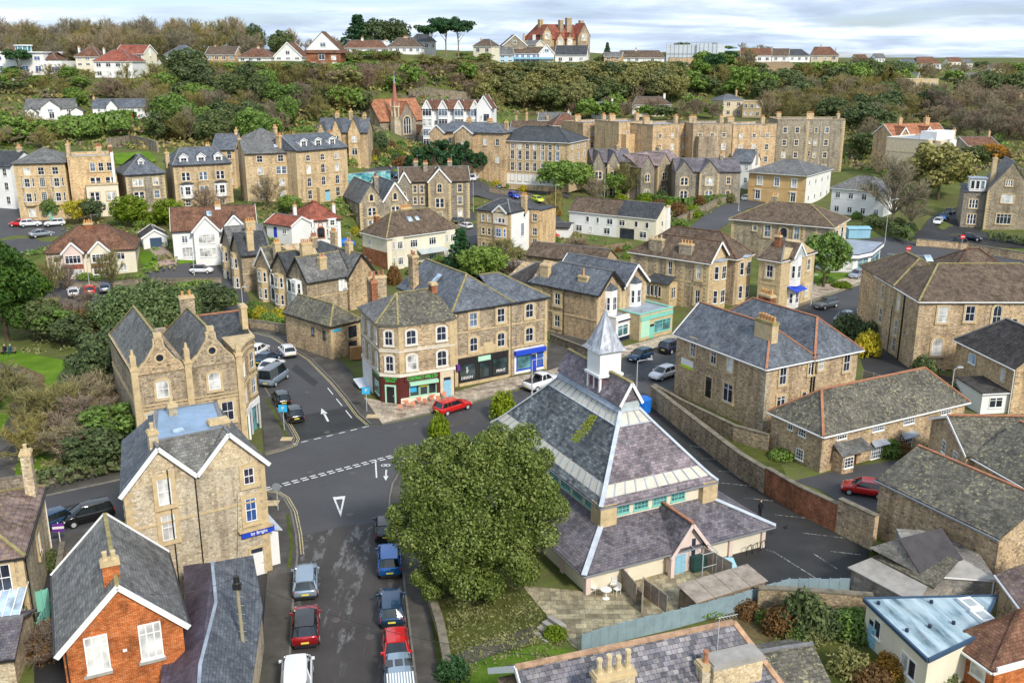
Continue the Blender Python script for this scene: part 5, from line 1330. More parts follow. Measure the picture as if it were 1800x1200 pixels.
for i in range(3):b.win('R',.8+i*1.2,.5,.9,1.6,'one',sur=None)
b=Bld('shed','small purple-roofed shed at the bottom left corner','shed',(-60,1160),(22,1150),e=2.2,D=5,wall=S15,grd=0);b.wing(0,b.w,0,b.d,2.2,S35,1.0,roof=S2F)
b=Bld('gabled_building','stone building with two curved Dutch gables and stone finials facing the junction','building',(236,660),(419,633),C=(222,583),baseB=(440,790),wall=SF,roof=S12,fA=.4)
E=b.e;W2=b.w/2
b.body(0,b.w,0,b.d,E)
def dutch(x0,x1,z,h,y=0.0):
 xm=(x0+x1)/2;hw_=(x1-x0)/2;pr=[(-1,0),(-.93,.16),(-.8,.24),(-.66,.32),(-.5,.46),(-.36,.60),(-.24,.70),(-.2,.80),(-.2,.92),(0,1.0),(.2,.92),(.2,.80),(.24,.70),(.36,.60),(.5,.46),(.66,.32),(.8,.24),(.93,.16),(1,0)]
 mb=MB();poly=[(xm+a*hw_*.94,z+c*h)for a,c in pr];n=len(poly)
 mb.v=[(p[0],y-.22,p[1])for p in poly]+[(p[0],y+.22,p[1])for p in poly];mb.f.append(tuple(range(n))[::-1]);mb.m.append(0);mb.f.append(tuple(n+i for i in range(n)));mb.m.append(0)
 for i in range(n):j=(i+1)%n;mb.f.append((i,j,n+j,n+i));mb.m.append(0)
 g_=b.pA(mb,S1A,M[SF])
 c=MB();
 for p,q in zip(poly,poly[1:]):c.bar((p[0],y,p[1]+.05),(q[0],y,q[1]+.05),.5,.11)
 c.box(xm-.35,xm+.35,y-.28,y+.28,z+h,z+h+.4)
 b.pA(c,'coping',M[SD],g_)
 o=MB();
 for i in range(16):
  a=2*math.pi*i/16;a2=2*math.pi*(i+1)/16;zc=z+h*.42;
  for r_,r2 in((.52,.34),):o.face([(xm+r_*math.cos(a),y-.27,zc+r_*math.sin(a)),(xm+r_*math.cos(a2),y-.27,zc+r_*math.sin(a2)),(xm+r2*math.cos(a2),y-.27,zc+r2*math.sin(a2)),(xm+r2*math.cos(a),y-.27,zc+r2*math.sin(a))])
 rw=b.pA(o,'round_window',M[SD],g_)
 o=MB();o.face([(xm+.37*math.cos(2*math.pi*i/16),y-.25,z+h*.42+.37*math.sin(2*math.pi*i/16))for i in range(16)]);b.pA(o,'round_pane',M['glass'],g_)
for k in(0,1):
 x0=W2*k+.15;x1=W2*(k+1)-.25;dutch(x0,x1,E,3.4)
 xm=(x0+x1)/2;b.roof(x0+.1,x1-.1,.25,b.d if k==0 else b.d*.8,E,'y',3.3,0,3.2,ov=.2,cap=S16,mat='slate_lich'if 'slate_lich'in M else S6)
 mb=MB();mb.face([(x0+.1,.25,E),(x1-.1,.25,E),(xm,.25,E+3.2)])
 b.win(S13,xm,E-2.6,1.15,1.75,'sash seg',sw=.22)
for x in(0.0,W2,b.w):
 mb=MB();mb.box(x-.3,x+.3,-.35,.35,-.2,E+.5);mb.box(x-.38,x+.38,-.43,.43,E+.5,E+.75);mb.box(x-.25,x+.25,-.3,.3,E+.75,E+1.9 if x<b.w else E+1.2);mb.tube((x,0,E+1.2),(x,0,E+2.5 if x<b.w else E+1.8),.3,.1,8);b.pA(mb,'buttress',M[SD])
for z in(E-.15,E-3.2,E-3.55):b.sA(z,faces='FL',h=.16 if z>E-1 else.12)
for i,x in enumerate((.13,.43,.62,.85)):b.win(S13,b.w*x,E-6.0,1.2,2.0,S2D,sw=.3)
px_=b.loc(450,605,E);p2=b.loc(458,640,E-1)if 0 else None
x1,y1=px_
tv=[(b.w-.05,0.02),(x1-1.2,y1-.6),(x1,y1+.8),(x1+.2,y1+5.5),(b.w-.05,b.d*.9)]
m=MB();m.prism(tv,3.3,E+.5);b.pA(m,'turret_wall',M[SF])
m=MB();tv2=[(p[0]+(.12 if p[0]>b.w else 0),p[1]-.08)for p in tv];m.prism(tv2,E+.5,E+.72);m.prism(tv2,E-.15,E+.02);m.prism(tv2,E-3.4,E-3.2);b.pA(m,'cornice',M[SD])
m=MB();m.prism([(p[0]-(.35 if p[0]>b.w else 0),p[1])for p in tv],0,3.3);sf=b.pA(m,'shopfront',M[S29])
m=MB();m.prism(tv2,2.9,3.5);b.pA(m,'fascia',M[S1])
m=MB()
for i in range(4):
 p,q=Vector(tv[i]),Vector(tv[i+1]);n=max(1,int((q-p).length/1.3))
 for k in range(n+1):c_=p.lerp(q,k/n);m.box(c_.x-.1,c_.x+.1,c_.y-.1,c_.y+.1,0,2.95)
b.pA(m,'shop_frame',M[S1])
for i in range(3):
 p,q=Vector(tv[i]),Vector(tv[i+1]);c_=(p+q)/2;a=math.atan2((q-p).y,(q-p).x)
 for z in(E-2.5,4.2):b.win(S13,0,z,.9,1.7,S2D,xy=(c_.x,c_.y),ang=a,sw=.22)
b.roof(W2*1.2,x1-.3,y1+.5,b.d*.95,E,S35,2.2,1.5,0,ov=.05,cap=S8,gut=None)
b.cA(W2*1.55,b.d*.72,E+4.3,1.5,.7,pots=2,mat=SF);b.cA(x1-.3,y1+3.2,E+3.6,.6,1.2,pots=0,mat=SD);
b=Bld('corner_shop','three-storey corner shop with maroon and green shopfront on a chamfered corner','shop',(700,571),(797,559),baseA=(697,711),wall=SF,roof='slate_moss2'if 'slate_moss2'in M else S26,fA=.2)
E=b.e;p0=b.loc(629,537,E);p1=b.loc(665,569,E);p2=(0,0);p3=(b.w,0)
back=b.loc(745,512,E);bk=10.0
poly=[p0,p1,p2,p3,(b.w,bk),(p0[0]+1.0,bk)]
poly[0]=(p0[0],min(p0[1],bk-.5))
m=MB();m.prism(poly,3.4,E);b.pA(m,'wall',M[SF])
m=MB();m.prism([(p[0],p[1]+.0)for p in poly],-.2,3.4);b.pA(m,'shop_wall',M['maroon_paint'])
def grow(poly,d,keep=()):
 c=Vector((sum(p[0]for p in poly)/len(poly),sum(p[1]for p in poly)/len(poly)));n=len(poly);out=[]
 for i,p in enumerate(poly):
  a=Vector(poly[i-1]);q=Vector(p);e=Vector(poly[(i+1)%n]);d1=(q-a).normalized();d2=(e-q).normalized()
  n1=Vector((d1.y,-d1.x));n2=Vector((d2.y,-d2.x));
  if n1.dot(q-c)<0:n1=-n1
  if n2.dot(q-c)<0:n2=-n2
  bi=(n1+n2).normalized();k=d/max(.4,bi.dot(n1));out.append((q.x+bi.x*k,q.y+bi.y*k))
 return out
for z,h_,g_,mt in((3.25,.35,.12,'bath_white'),(E-.25,.25,.1,'bath_white'),(6.15,.16,.06,'bath_white'),(6.4,.1,.04,'bath_white')):
 m=MB();m.prism(grow(poly,g_),z,z+h_);b.pA(m,'string_course',M['white_cream'])
rp=grow(poly,.35);zr=E+2.5;ra=(p1[0]*.35+2.2,4.6,zr);rb=(b.w-.4,5.0,zr);L=[(p[0],p[1],E+.05)for p in rp]
s=MB();s.slab([L[0],L[1],ra],.12);sa=[L[2],L[3],rb,ra]
b.pA(s,S2A,M[S6]);s=MB();s.slab([L[1],L[2],ra],.12);s.slab(sa,.12);b.pA(s,S2A,M[S26])
s=MB();s.slab([L[3],L[4],rb],.12);s.slab([L[4],L[5],ra,rb],.12);s.slab([L[5],L[0],ra],.12);b.pA(s,S2A,M[S6])
c=MB();
for q in(L[1],L[2]):c.bar(Vector(q)+Vector((0,0,.05)),Vector(ra)+Vector((0,0,.05)),.2,.08)
c.bar(Vector(ra)+Vector((0,0,.05)),Vector(rb)+Vector((0,0,.05)),.2,.08);b.pA(c,'ridge_tiles',M[S16])
for x in(.22,.77):
 for z,hh in((E-2.45,1.7),(3.9,1.85)):b.win(S13,b.w*x,z,1.2,hh,'sash seg',sur='white_cream',glass='glass'if not(x<.5 and z<5)else 'curtain')
def edge(b,p,q,f,z,w,h,tA=S2D,**k):
 p,q=Vector(p),Vector(q);c_=p.lerp(q,f);d=q-p;return b.win(S13,0,z,w,h,tA,xy=(c_.x,c_.y),ang=math.atan2(d.y,d.x),**k)
for z,hh in((E-2.45,1.7),(3.9,1.85)):
 edge(b,p1,p2,.5,z,.95,hh,'sash seg',sur='white_cream')
 for f in(.15,.5,.85):edge(b,poly[0],p1,f,z,.8,hh,'sash seg',sur='white_cream')
m=MB()
for(x,y,sx,sy)in((0,0,1,1),):m.box(x-.03,x+.55,-.05,.02,3.7,E-.3)
m.box(b.w-.5,b.w+.03,-.05,.02,3.7,E-.3);b.pA(m,'quoins',M[SD])
m=MB();m.box(.5,b.w-1.9,-.16,-.02,2.65,3.22);fa=b.pA(m,'fascia_board',M['maroon_paint'])
b.text(S13,(b.w-1.4)/2,2.94,'CONTRACT HIRE LTD',.42,'green_letter',off=.18,maxw=b.w-3.0)
m=MB();m.box(1.0,b.w-2.2,-.6,-.03,2.2,2.55);b.pA(m,'awning',M['mint_paint'])
for x0,x1 in((1.05,2.25),(2.3,3.3),(3.35,b.w-2.3)):
 if x1>x0+.3:b.win(S13,(x0+x1)/2,.75,x1-x0,1.5,'one',sur=None,frame='mint_paint',glass='glass_shop',off=.02)
m=MB();m.box(2.4,3.25,-.09,-.05,1.75,2.2);yb=b.pA(m,'yellow_poster',M['yellow_sign'])
m=MB();m.box(1.15,1.9,-.09,-.05,1.3,1.95);b.pA(m,'blue_poster',M['sign_blue'])
m=MB();m.prism(grow([p0,p1,p2,(b.w-1.9,0),(b.w-1.9,.5),(p0[0],1)],.08)if 0 else[(0.0,-.08),(b.w-1.9,-.08),(b.w-1.9,.2),(0.0,.2)],-.1,.7);b.pA(m,'stall_riser',M[SB])
m=MB();m.box(b.w-1.8,b.w-.1,-.06,.02,0,3.2);b.pA(m,'door_surround',M[S22]);b.door(S13,b.w-.95,0,.95,2.5,S2C,sur=None,xy=(b.w-.95,-.07))
dd=Vector(p2)-Vector(p1);an=math.atan2(dd.y,dd.x);cc=(Vector(p1)+Vector(p2))/2;nn=Vector((dd.y,-dd.x)).normalized()
if nn.y>0:nn=-nn
b.door(S13,0,0,.95,2.1,S5,sur='mint_paint',xy=(cc.x+nn.x*.02,cc.y+nn.y*.02),ang=an)
b.text(S13,0,3.05,'TOOL HIRE',.24,'green_letter',xy=(cc.x+nn.x*.03,cc.y+nn.y*.03),ang=an,maxw=1.6);b.text(S13,0,2.72,'SERVICE',.24,'green_letter',xy=(cc.x+nn.x*.03,cc.y+nn.y*.03),ang=an,maxw=1.4)
d0=Vector(p1)-Vector(poly[0]);an0=math.atan2(d0.y,d0.x);n0=Vector((d0.y,-d0.x)).normalized();
if n0.x>0:n0=-n0
c0=Vector(poly[0]).lerp(Vector(p1),.78);b.text(S13,0,2.95,'CONTRACT HIRE',.26,'green_letter',xy=(c0.x+n0.x*.05,c0.y+n0.y*.05),ang=an0,maxw=2.4)
edge(b,poly[0],p1,.8,.7,1.8,1.6,S1B,sur=None,frame='mint_paint',glass=S29)
m=MB();a_,c_=Vector(poly[0]),Vector(poly[0]).lerp(Vector(p1),.55);n0_=n0*.04
m.prism([(a_.x+n0_.x,a_.y+n0_.y),(c_.x+n0_.x,c_.y+n0_.y),(c_.x-n0_.x*4,c_.y-n0_.y*4),(a_.x-n0_.x*4,a_.y-n0_.y*4)],-.1,3.3);b.pA(m,'side_wall',M[S2])
x,y=b.loc(655,545,E);b.cA(x+.6,y+1.0,E+3.3,.75,.6,zb=E-1.2,pots=1,mat=S27,pot=S8,cap=S8)
b.cA(p0[0]+2.2,bk-.4,E+3.6,2.2,.7,zb=E-3,pots=4,mat=SF,pot=S8)
b.cA(b.w-.6,4.6,E+3.3,.7,1.0,pots=0,mat=S27)
b=Bld('shop_building','three-storey stone shop building with black and blue shopfronts and hipped slate roof','shop',(797,545),(962,520),baseB=(961,648),C=None,D=9.5,wall=SF,roof=SC,fA=.2)
E=b.e;sp=b.w*.6
b.body(0,b.w,0,b.d,E)
b.roof(0,sp,0,b.d+5,E,'y',3.0,sp/2*.95,0,ov=.3,cap=S16);b.roof(sp-1.5,b.w,0,b.d,E-.02,S35,2.5,0,b.d/2*.9,ov=.3,cap=S16)
b.body(0,sp,b.d,b.d+5,E-.1,name='rear_wall')
for x in(.20,.49):
 for z,st in((E-2.4,S2D),(4.05,'sash seg')):b.win(S13,b.w*x,z,1.1,1.75,st,sw=.28)
for z in(E-2.4,4.05):b.win(S13,b.w*.80,z,1.15,1.8,'sash seg',sw=.28)
b.sA(E-3.0,faces='FR');b.sA(3.5,faces='FR',h=.25)
mb=MB()
for x in(0,sp-.35,b.w-.4):
 mb.box(x,x+.4 if x else.45,-.06,.02,0,E-.15)
b.pA(mb,'pier',M[SD]);b.pipe(S13,sp-.05,E)
mb=MB();mb.box(b.w*.26,b.w*.44,-.12,.02,3.6,4.5);mb.box(b.w*.3,b.w*.40,-.12,.02,4.5,4.9);b.pA(mb,'carved_panel',M[SD])
mb=MB();mb.box(.5,sp-.5,-.1,.02,.35,3.4);sf=b.pA(mb,'shopfront',M['black_gloss']if 'black_gloss'in M else M[S5])
mb=MB();mb.box(sp*.40,sp*.62,-.2,-.1,2.7,3.3);b.pA(mb,'hanging_fascia',M['mint_paint'])
for(xa,xb)in((.6,sp*.36),(sp*.42,sp*.6),(sp*.66,sp-.6)):b.win(S13,(xa+xb)/2,.55,xb-xa,2.1 if xa!=sp*.42 else 2.0,'one',sur=None,frame=S5,glass='glass_shop',off=.1)
b.text(S13,sp*.2,.95,'DESIGN',.34,S1,off=.2,maxw=2.0);b.text(S13,sp*.80,1.05,'PRINT',.36,S1,off=.2,maxw=1.7);b.text(S13,sp*.2,1.9,'signs',.30,S1,off=.2,vertical=True);b.text(S13,sp*.51,3.0,'creative',.2,S1,off=.22)
mb=MB();mb.box(.5,sp-.5,-.3,.02,-.05,.35);b.pA(mb,'stone_step',M[SD])
mb=MB();mb.box(.12,.5,-.5,-.06,2.1,2.8);b.pA(mb,'projecting_sign',M['purple_paint'])
mb=MB();mb.box(sp+.45,b.w-.45,-.08,.02,.1,3.3);b.pA(mb,'shopfront',M[S1])
mb=MB();mb.box(sp+.4,b.w-.4,-.55,-.08,2.6,3.15);b.pA(mb,'fascia_board',M['blue_paint']);b.text(S13,(sp+b.w)/2,2.87,'THE BLUE SHOP',.2,S1,off=.57,maxw=2.6)if 0 else None
b.win(S13,sp+.6+(b.w-sp-1.2)*.3,.6,(b.w-sp)*.42,1.9,'one',sur=None,frame='blue_paint',glass=S29,off=.08);b.win(S13,b.w-1.05,.6,.95,1.9,'one',sur=None,frame='blue_paint',glass=S2E,off=.08)
b.door(S13,b.w*.845,0.1,.85,2.2,'blue_paint',sur=None,xy=(b.w*.845,-.09))
x,y=b.loc(744,470,E+3.5);b.cA(.6,b.d+2,E+4.6,.8,1.3,zb=E-1,pots=2,mat=SF,pot=S8)
b.skylight(2.1,b.d*.85,E+2.0,.9,1.4,.9,'L')
b=Bld('stone_outbuilding','plain stone outbuilding with hipped mossy slate roof left of the corner shop','building',(581,572),(632,560),baseA=(583,633),D=9,C=(546,538),wall=SF,roof=S26,fA=.3)
b.wing(0,b.w,0,b.d,b.e,'y',1.9,b.w*.5,0,ov=.25,cap=S16)
b.win(S13,b.w*.72,2.4,1.4,1.6,'one',sur=SD,glass='glass',frame=S5);b.win(S13,b.w*.72,.3,1.3,1.6,'one',sur=None,glass='glass',frame=S5);b.q4(sel='01',l=.5)
for t_ in(1.5,4):b.win('L',t_,2.6,.5,1.1,'one',sur=None,frame=S5)
b.text(S13,b.w*.28,4.3,'Tregenna',.3,'sign_blue',off=.04,maxw=1.6)if 0 else None
mb=MB();mb.box(.3,1.6,-.06,.0,3.7,4.05);b.pA(mb,'wall_sign',M['sign_blue'])
b=Bld('terraced_house','long stone house row with white bay fronts and steep gables facing the side street',S1D,(539,493),(676,480),baseA=(545,558),C=(449,464),perp=True,wall=SF,roof=S6,fA=1,frame=S1)
E=b.e;D=b.d;n=3;dd=D/n
b.body(0,b.w*.6,0,dd,E,gab=S35,rA=3);b.roof(0,b.w*.62,0,dd,E,S35,3.0,cap=S16,bA=S5)
b.body(b.w*.6,b.w,-.6,dd*1.1,E-.2,gab='y',rA=3.0,name='wing_wall');b.roof(b.w*.6,b.w,-.6,dd*1.1,E-.2,'y',3.0,cap=S16,bA=S5)
for k in(1,2):
 b.body(0,b.w*.55,dd*k+.004*k,dd*(k+1),E,gab=S35,rA=3);b.roof(0,b.w*.55,dd*k,dd*(k+1),E,S35,3.0,0,3.5,cap=S16,bA=S1 if k==2 else S5,mat=S26 if k==2 else S12)
for k in range(3):
 b.bay('L',dd*(k+.5),0,E-.3,2.5,.8,S2 if k==0 else SD,None,2,1.7,tA=S2D)
 if k<2:b.win('L',dd*(k+1),E-2.6,1.1,1.9,'arch',sur=S1);b.win('L',dd*(k+1),.8,1.1,2.0,'arch',sur=S1)
b.sA(E*.5,box=(0,b.w,0,D),faces=S13);
b.win(S13,b.w*.53,E-2.2,.9,1.5,sw=.3,sur=S1);b.win(S13,b.w*.585,E-2.2,.8,1.4,sw=.3,sur=S1);b.pipe(S13,b.w*.6,E)
b.cA(b.w*.30,1.2,E+3.0,1.2,.8,zb=E-.5,pots=2,mat=SD);b.cA(b.w*.80,dd*.5,E+4.4,.8,1.2,zb=E,pots=2,mat=SD);b.cA(b.w*.28,dd,E+4.6,1.8,.8,zb=E,pots=5,mat=SD);b.cA(b.w*.1,dd*2,E+4.2,1.0,.8,zb=E,pots=3,mat=SD)
b=Bld('terraced_house','detached stone house with double white-windowed bay behind the hedge, left of the gabled row',S1D,(424,447),(466,440),e=6.9,C=(390,425),perp=True,grd=0,wall=SF,roof=S12,fA=1)
b.wing(0,b.w,0,b.d*.5,b.e,'y'if 0 else S35,3.0,cap='ridge_grey',bA=S5);b.wing(0,b.w+2,b.d*.5+.01,b.d,b.e,S35,3.0,roof=S6,bA=S5)
for k in range(2):b.bay('L',b.d*(.25+.5*k),0,b.e-.3,2.5,.8,SD,None,2,1.7)
b.sA(b.e*.5,faces=S13);b.cA(b.w*.8,b.d*.5,b.e+4.3,1.6,.8,zb=b.e,pots=4,mat=SD);b.cA(b.w*.4,.6,b.e+3.6,1.1,.7,zb=b.e,pots=2,mat=SD)
b=Bld(S1E,'hipped slate-roofed back range behind the gabled stone row',S1D,(560,470),(640,452),e=5.5,D=12,grd=0,wall=SF,roof=S12)
b.wing(0,b.w,0,b.d,b.e,S35,2.6,4,4);b.skylight(2.5,2.2,b.e+1.2,.8,1.2,.45);b.cA(b.w*.35,b.d*.4,b.e+4,1.2,.6,pots=4,pot=S8);b.cA(b.w*.9,b.d*.5,b.e+4,.6,1.2,pots=3)
b=Bld('bay_house','stone house with two white bay gables above the purple and green shops',S1D,(933,494),(1050,517),baseB=(1054,602),C=(1146,494),wall=SF,roof=SC,fA=.4)
E=b.e;h=b.d/2
for k in range(2):
 b.body(0,b.w,h*k+.005*k,h*(k+1),E,gab=S35,rA=2.7);b.roof(0,b.w+.3,h*k,h*(k+1),E,S35,2.7,3.0 if k==0 else 0,0,ov=.25,cap='ridge_grey',bA=S1 if k else S5)
 b.bay('R',h*(k+.5),3.2,E+.2,2.2,.8,S1,SC,1,1.9,rA=1.0)
 mb=MB();x=b.w
 mb.box(x-.1,x+.05,h*k+.05,h*k+.7,0,E-.1);mb.box(x-.1,x+.05,h*(k+1)-.7,h*(k+1)-.05,0,E-.1);b.pA(mb,'quoins',M[SD])
for u,v in((984,517),(1014,520)):pass
for x,z in((.12,4.2),(.42,4.2),(.42,1.0)):b.win(S13,b.w*x,z,1.0,1.7,sw=.35)
b.door(S13,b.w*.16,0,1.0,2.2,S5);b.sA(3.0,faces=S13);b.pipe(S13,b.w*.52,E)
b.cA(b.w*.16,1.0,E+2.6,1.5,.7,zb=E-.3,pots=0,mat=SD);b.cA(b.w*.72,1.2,E+1.9,1.6,.5,zb=E,pots=1,mat=SD,ph=1.1)
b.body(-7,0,2,b.d-1,E-1.2,gab=S35,rA=2.2,name='rear_wall');b.roof(-7,0,2,b.d-1,E-1.2,S35,2.2,2.5,0,mat='tile_dark')
def shopfront(name,lB,A,B,base,D,wallc,fcol,frame,txt=None,top=S3A):
 b=Bld(name,lB,'shop',A,B,baseA=base,D=D,wall=wallc,roof=S3A,fA=.2,sur=None)
 b.flat(0,b.w,0,b.d,b.e,.15,wall=wallc,cop=fcol,top=top)
 mb=MB();mb.box(.1,b.w-.1,-.14,-.01,b.e-.75,b.e-.15);f=b.pA(mb,'fascia_board',M[fcol]);return b
b=shopfront('small_shop','single-storey white and purple shop with corner display window beside the green shop',(1083,561),(1119,551),(1086,602),4.5,S1,S1,S1)
mb=MB();mb.box(.3,b.w*.9,-.18,-.13,b.e-.6,b.e-.35);b.pA(mb,'name_board',M['navy_paint'])
b.win(S13,b.w*.33,.7,b.w*.5,1.6,S1B,sur=None,glass=S29,off=.02);b.win(S13,b.w*.8,.7,b.w*.3,1.6,'one',sur=None,glass=S29,off=.02);mb=MB();mb.box(.05,b.w-.05,-.05,.02,0,.6);b.pA(mb,'stall_riser',M['navy_paint'])
b=shopfront('small_shop',S21,(1125,556),(1183,542),(1125,600),5.5,SD,'teal_light',S32)if 'teal_light'in M else shopfront('small_shop',S21,(1125,556),(1183,542),(1125,600),5.5,SD,S32,S32)
b.win(S13,b.w*.68,.7,b.w*.5,1.7,S1B,sur=None,frame=S32,glass=S29,off=.02);mb=MB();mb.box(.25,b.w*.3,-.05,.0,.4,b.e-.8);b.pA(mb,'panel',M['mint_paint']);b.door(S13,b.w*.37,0,.9,2.1,S32,sur=None,xy=(b.w*.37,-.01))
b=Bld('stone_villa','long stone villa with brown tiled roof, quoins and two-storey cream bays','villa',(1110,440),(1247,460),baseB=(1250,547),C=(1336,446),wall=SF,roof='tile_brown2'if 'tile_brown2'in M else SA,fA=.5)
E=b.e
b.body(0,b.w,0,b.d*.52,E);b.roof(0,b.w+.3,0,b.d*.52,E,S35,2.6,4,0,cap=S3,bA=S1,gut=S1);mb=MB();mb.face([(b.w+.02,0,E),(b.w+.02,b.d*.52,E),(b.w+.02,b.d*.26,E+2.5)]);b.pA(mb,S1A,M[SD])
b.body(0,b.w+1.5,b.d*.52,b.d,E+.1,name='rear_wall');b.roof(-1,b.w+1.5,b.d*.50,b.d,E+.1,S35,3.0,4,4,cap=S3,gut=S1)
b.bay('R',b.d*.26,0,E-.2,3.4,1.1,SD,S3A,2,2.1,rA=.3);b.bay('R',b.d*.77,0,E-.2,3.2,1.0,SD,S3A,2,2.1,box=(0,b.w+1.5,0,b.d),rA=.3)
for x in(.52,.88):
 b.win(S13,b.w*x,E-3.0,.75,2.2,sw=.4);b.win(S13,b.w*x,.9,.85,2.2,sw=.4)
b.body(b.w*.30,b.w*.62,-2.4,0,3.9,SD,name='bay_extension');s=MB();s.slab([(b.w*.29,-2.7,3.9),(b.w*.63,-2.7,3.9),(b.w*.60,0,4.7),(b.w*.32,0,4.7)],.12);b.pA(s,'porch_roof',M[S12])
b.row(S13,4,1.6,.55,1.7,'one',a=b.w*.32,b=b.w*.52,box=(0,b.w,-2.4,b.d));b.win('R',-1.2,1.4,1.2,1.8,S1B,xy=(b.w*.62,-1.2))
b.sA(E*.52,faces='FR');b.q4(sel='01',e=E-.2,l=.8);b.quoins([(b.w*.22,0,-1,1),(b.w*.36,0,-1,1),(b.w*.7,0,-1,1)],E-.2,l=.7)
b.cA(b.w*.30,.7,E+2.4,2.4,.9,zb=E-.4,pots=3,mat=S14,pot=SD);b.cA(b.w*.68,.8,E+2.2,2.2,.9,zb=E-.4,pots=4,mat=S14)
b.skylight(b.w*.6,b.d*.62,E+1.6,.8,1.4,.6)
b=Bld('gabled_house','yellow stone house with white upper bay and blue awning, right end of the villa row',S1D,(1336,453),(1374,459),baseA=(1338,541),C=(1424,441),wall=SD,roof='tile_dark',fA=.3,sur=S22)
E=b.e;b.body(0,b.w,0,b.d,E,gab=S35,rA=2.5);b.roof(0,b.w,0,b.d,E,S35,2.4,0,2.5,mat=SA,gut=S1)
b.bay('R',b.d*.38,3.6,E+.5,2.3,.9,S1,None,1,2.0);mb=MB();xx=b.w+1.0;yy=b.d*.38
for s_ in(-1,1):mb.bar((xx,yy+s_*1.9,E+.1),(xx,yy,E+2.3),.1,.28)
b.pA(mb,'bargeboard',M[S1]);s=MB();s.slab([(xx,yy-1.9,E+.2),(xx,yy,E+2.4),(b.w*.4,yy,E+2.4),(b.w*.4,yy-1.9,E+.2)][::-1],.1);s.slab([(xx,yy+1.9,E+.2),(xx,yy,E+2.4),(b.w*.4,yy,E+2.4),(b.w*.4,yy+1.9,E+.2)],.1);b.pA(s,'gable_roof',M[SA])
mb=MB();mb.face([(xx-.1,yy-1.7,E+.1),(xx-.1,yy+1.7,E+.1),(xx-.1,yy,E+2.1)]);b.pA(mb,'gable_glass',M['glass_panel'])
b.win(S13,b.w*.5,E-2.8,1.1,1.9,sw=.3);b.win('R',b.d*.82,E-2.7,.9,1.8,sw=.3);b.win('R',b.d*.82,1.0,.9,1.8,sw=.3);b.bay('R',b.d*.38,0,3.2,2.5,.9,S1,None,1,1.7)
s=MB();s.slab([(b.w,yy-1.7,3.6),(b.w+1.7,yy-1.7,3.0),(b.w+1.7,yy+1.7,3.0),(b.w,yy+1.7,3.6)],.08);b.pA(s,'awning',M['blue_paint']);b.sA(E*.5,faces='FR');b.q4(sel='01',l=.6);b.cA(b.w*.3,b.d*.3,E+3.3,.9,.7,pots=2,mat=S27,pot=S8)
b=Bld('stone_villa','big plain stone villa with blue slate roofs, orange hip tiles and a six-pot chimney','villa',(1190,584),(1348,643),baseB=(1340,762),C=(1518,613),wall=S7,roof=SC,fA=.5)
E=b.e;h=b.d/2
b.body(0,b.w,0,b.d,E);mb=MB();mb.face([(-.003,0,E),(-.003,h,E),(-.003,h/2,E+2.9)]);b.pA(mb,S1A,M[S7])
b.roof(0,b.w,0,h,E,S35,3.0,0,h*.48,cap=S8,bA=S1,gut=S1);b.roof(-2,b.w+.1,h,b.d,E,S35,3.0,h*.48,h*.48,cap=S8,gut=S1)
b.cA(b.w*.80,h*.36,E+3.9,2.6,.9,zb=E+.5,pots=6,mat=SD,cap=S16);b.cA(b.w*.2,b.d*.8,E+3.9,2.0,.8,zb=E+.5,pots=4,mat=S27)
for(u,v,w1,h1)in((1219,611,.9,2.0),(1255,625,.9,1.9),(1284,638,.95,2.0),(1280,690,1.5,2.1)):wpx(b,u,v,w1,h1,S2D if w1<1.2 else S1B,sw=.2)
x,z=fz(b,1246,682);b.door(S13,x,max(z-1.1,0),1.0,2.4,S5);b.sA(E-.25,faces='FR',h=.15,mat=S7)
for(u,v,w1,h1,st)in((1376,660,1.0,2.0,S2D),(1425,648,.8,1.3,S1B),(1443,640,.8,1.3,S2D),(1488,637,1.0,2.0,S2D),(1483,683,1.1,1.5,S1B),(1372,706,1.2,1.3,S1B),(1413,695,.7,.9,'one')):wpx(b,u,v,w1,h1,st,face='R',sw=.2)
for t_ in(h-.15,h+.25):b.pipe('R',t_,E+.3,r=.09)
mb=MB();x,z=fz(b,1209,640);mb.box(x-1.1,x+1.0,-.1,-.01,z-.5,z+.55);s_=b.pA(mb,'estate_sign',M[S1]);mb=MB();mb.box(x-1.1,x+1.0,-.12,-.1,z-.5,z-.15);b.pA(mb,'sign_stripe',M['lime_paint'],s_);b.q4(sel='1',l=.7,mat=S15)
b=Bld('stone_building','large three-storey stone building with ribbed brown tile roofs on the right edge','building',(1617,528),(1910,528),baseA=(1601,651),C=(1522,483),wall='stone_ochre2'if 'stone_ochre2'in M else S7,roof=SA,fA=.5)
E=b.e
b.body(0,b.w,0,b.d,E);b.roof(0,b.w,0,b.d,E,S35,3.0,5,5,gut=S1,cap=S16);b.roof(-1+1,9,b.d*.55,b.d+6,E+.1,'y',2.6,4,4,cap=S16,gut=None);b.roof(9,b.w-2,b.d*.8,b.d+7,E-.05,S35,3.2,4,4,cap=S3)
b.body(0.02,9,b.d,b.d+6,E,name='rear_wall')
for(u,v,w1,h1,st)in((1657,553,1.25,2.0,S2D),(1705,551,1.2,2.0,S2D),(1752,556,1.1,2.9,'sash arch'),(1783,567,.7,1.1,'one'),(1647,609,1.3,2.3,'sash arch'),(1694,607,1.2,2.4,'sash arch'),(1650,660,1.0,2.0,S2D),(1688,656,1.2,2.0,S2D)):wpx(b,u,v,w1,h1,st,sw=.25)
x,z=fz(b,1663,665);b.door(S13,x,z-1.2,1.2,2.4,'purple_paint')
for t_,z_ in((b.d*.80,E-2.8),(b.d*.42,E-2.8),(b.d*.80,E-6.0),(b.d*.42,E-6.2),(b.d*.42,.6)):b.win('L',t_,z_,.95,2.0,sw=.3)
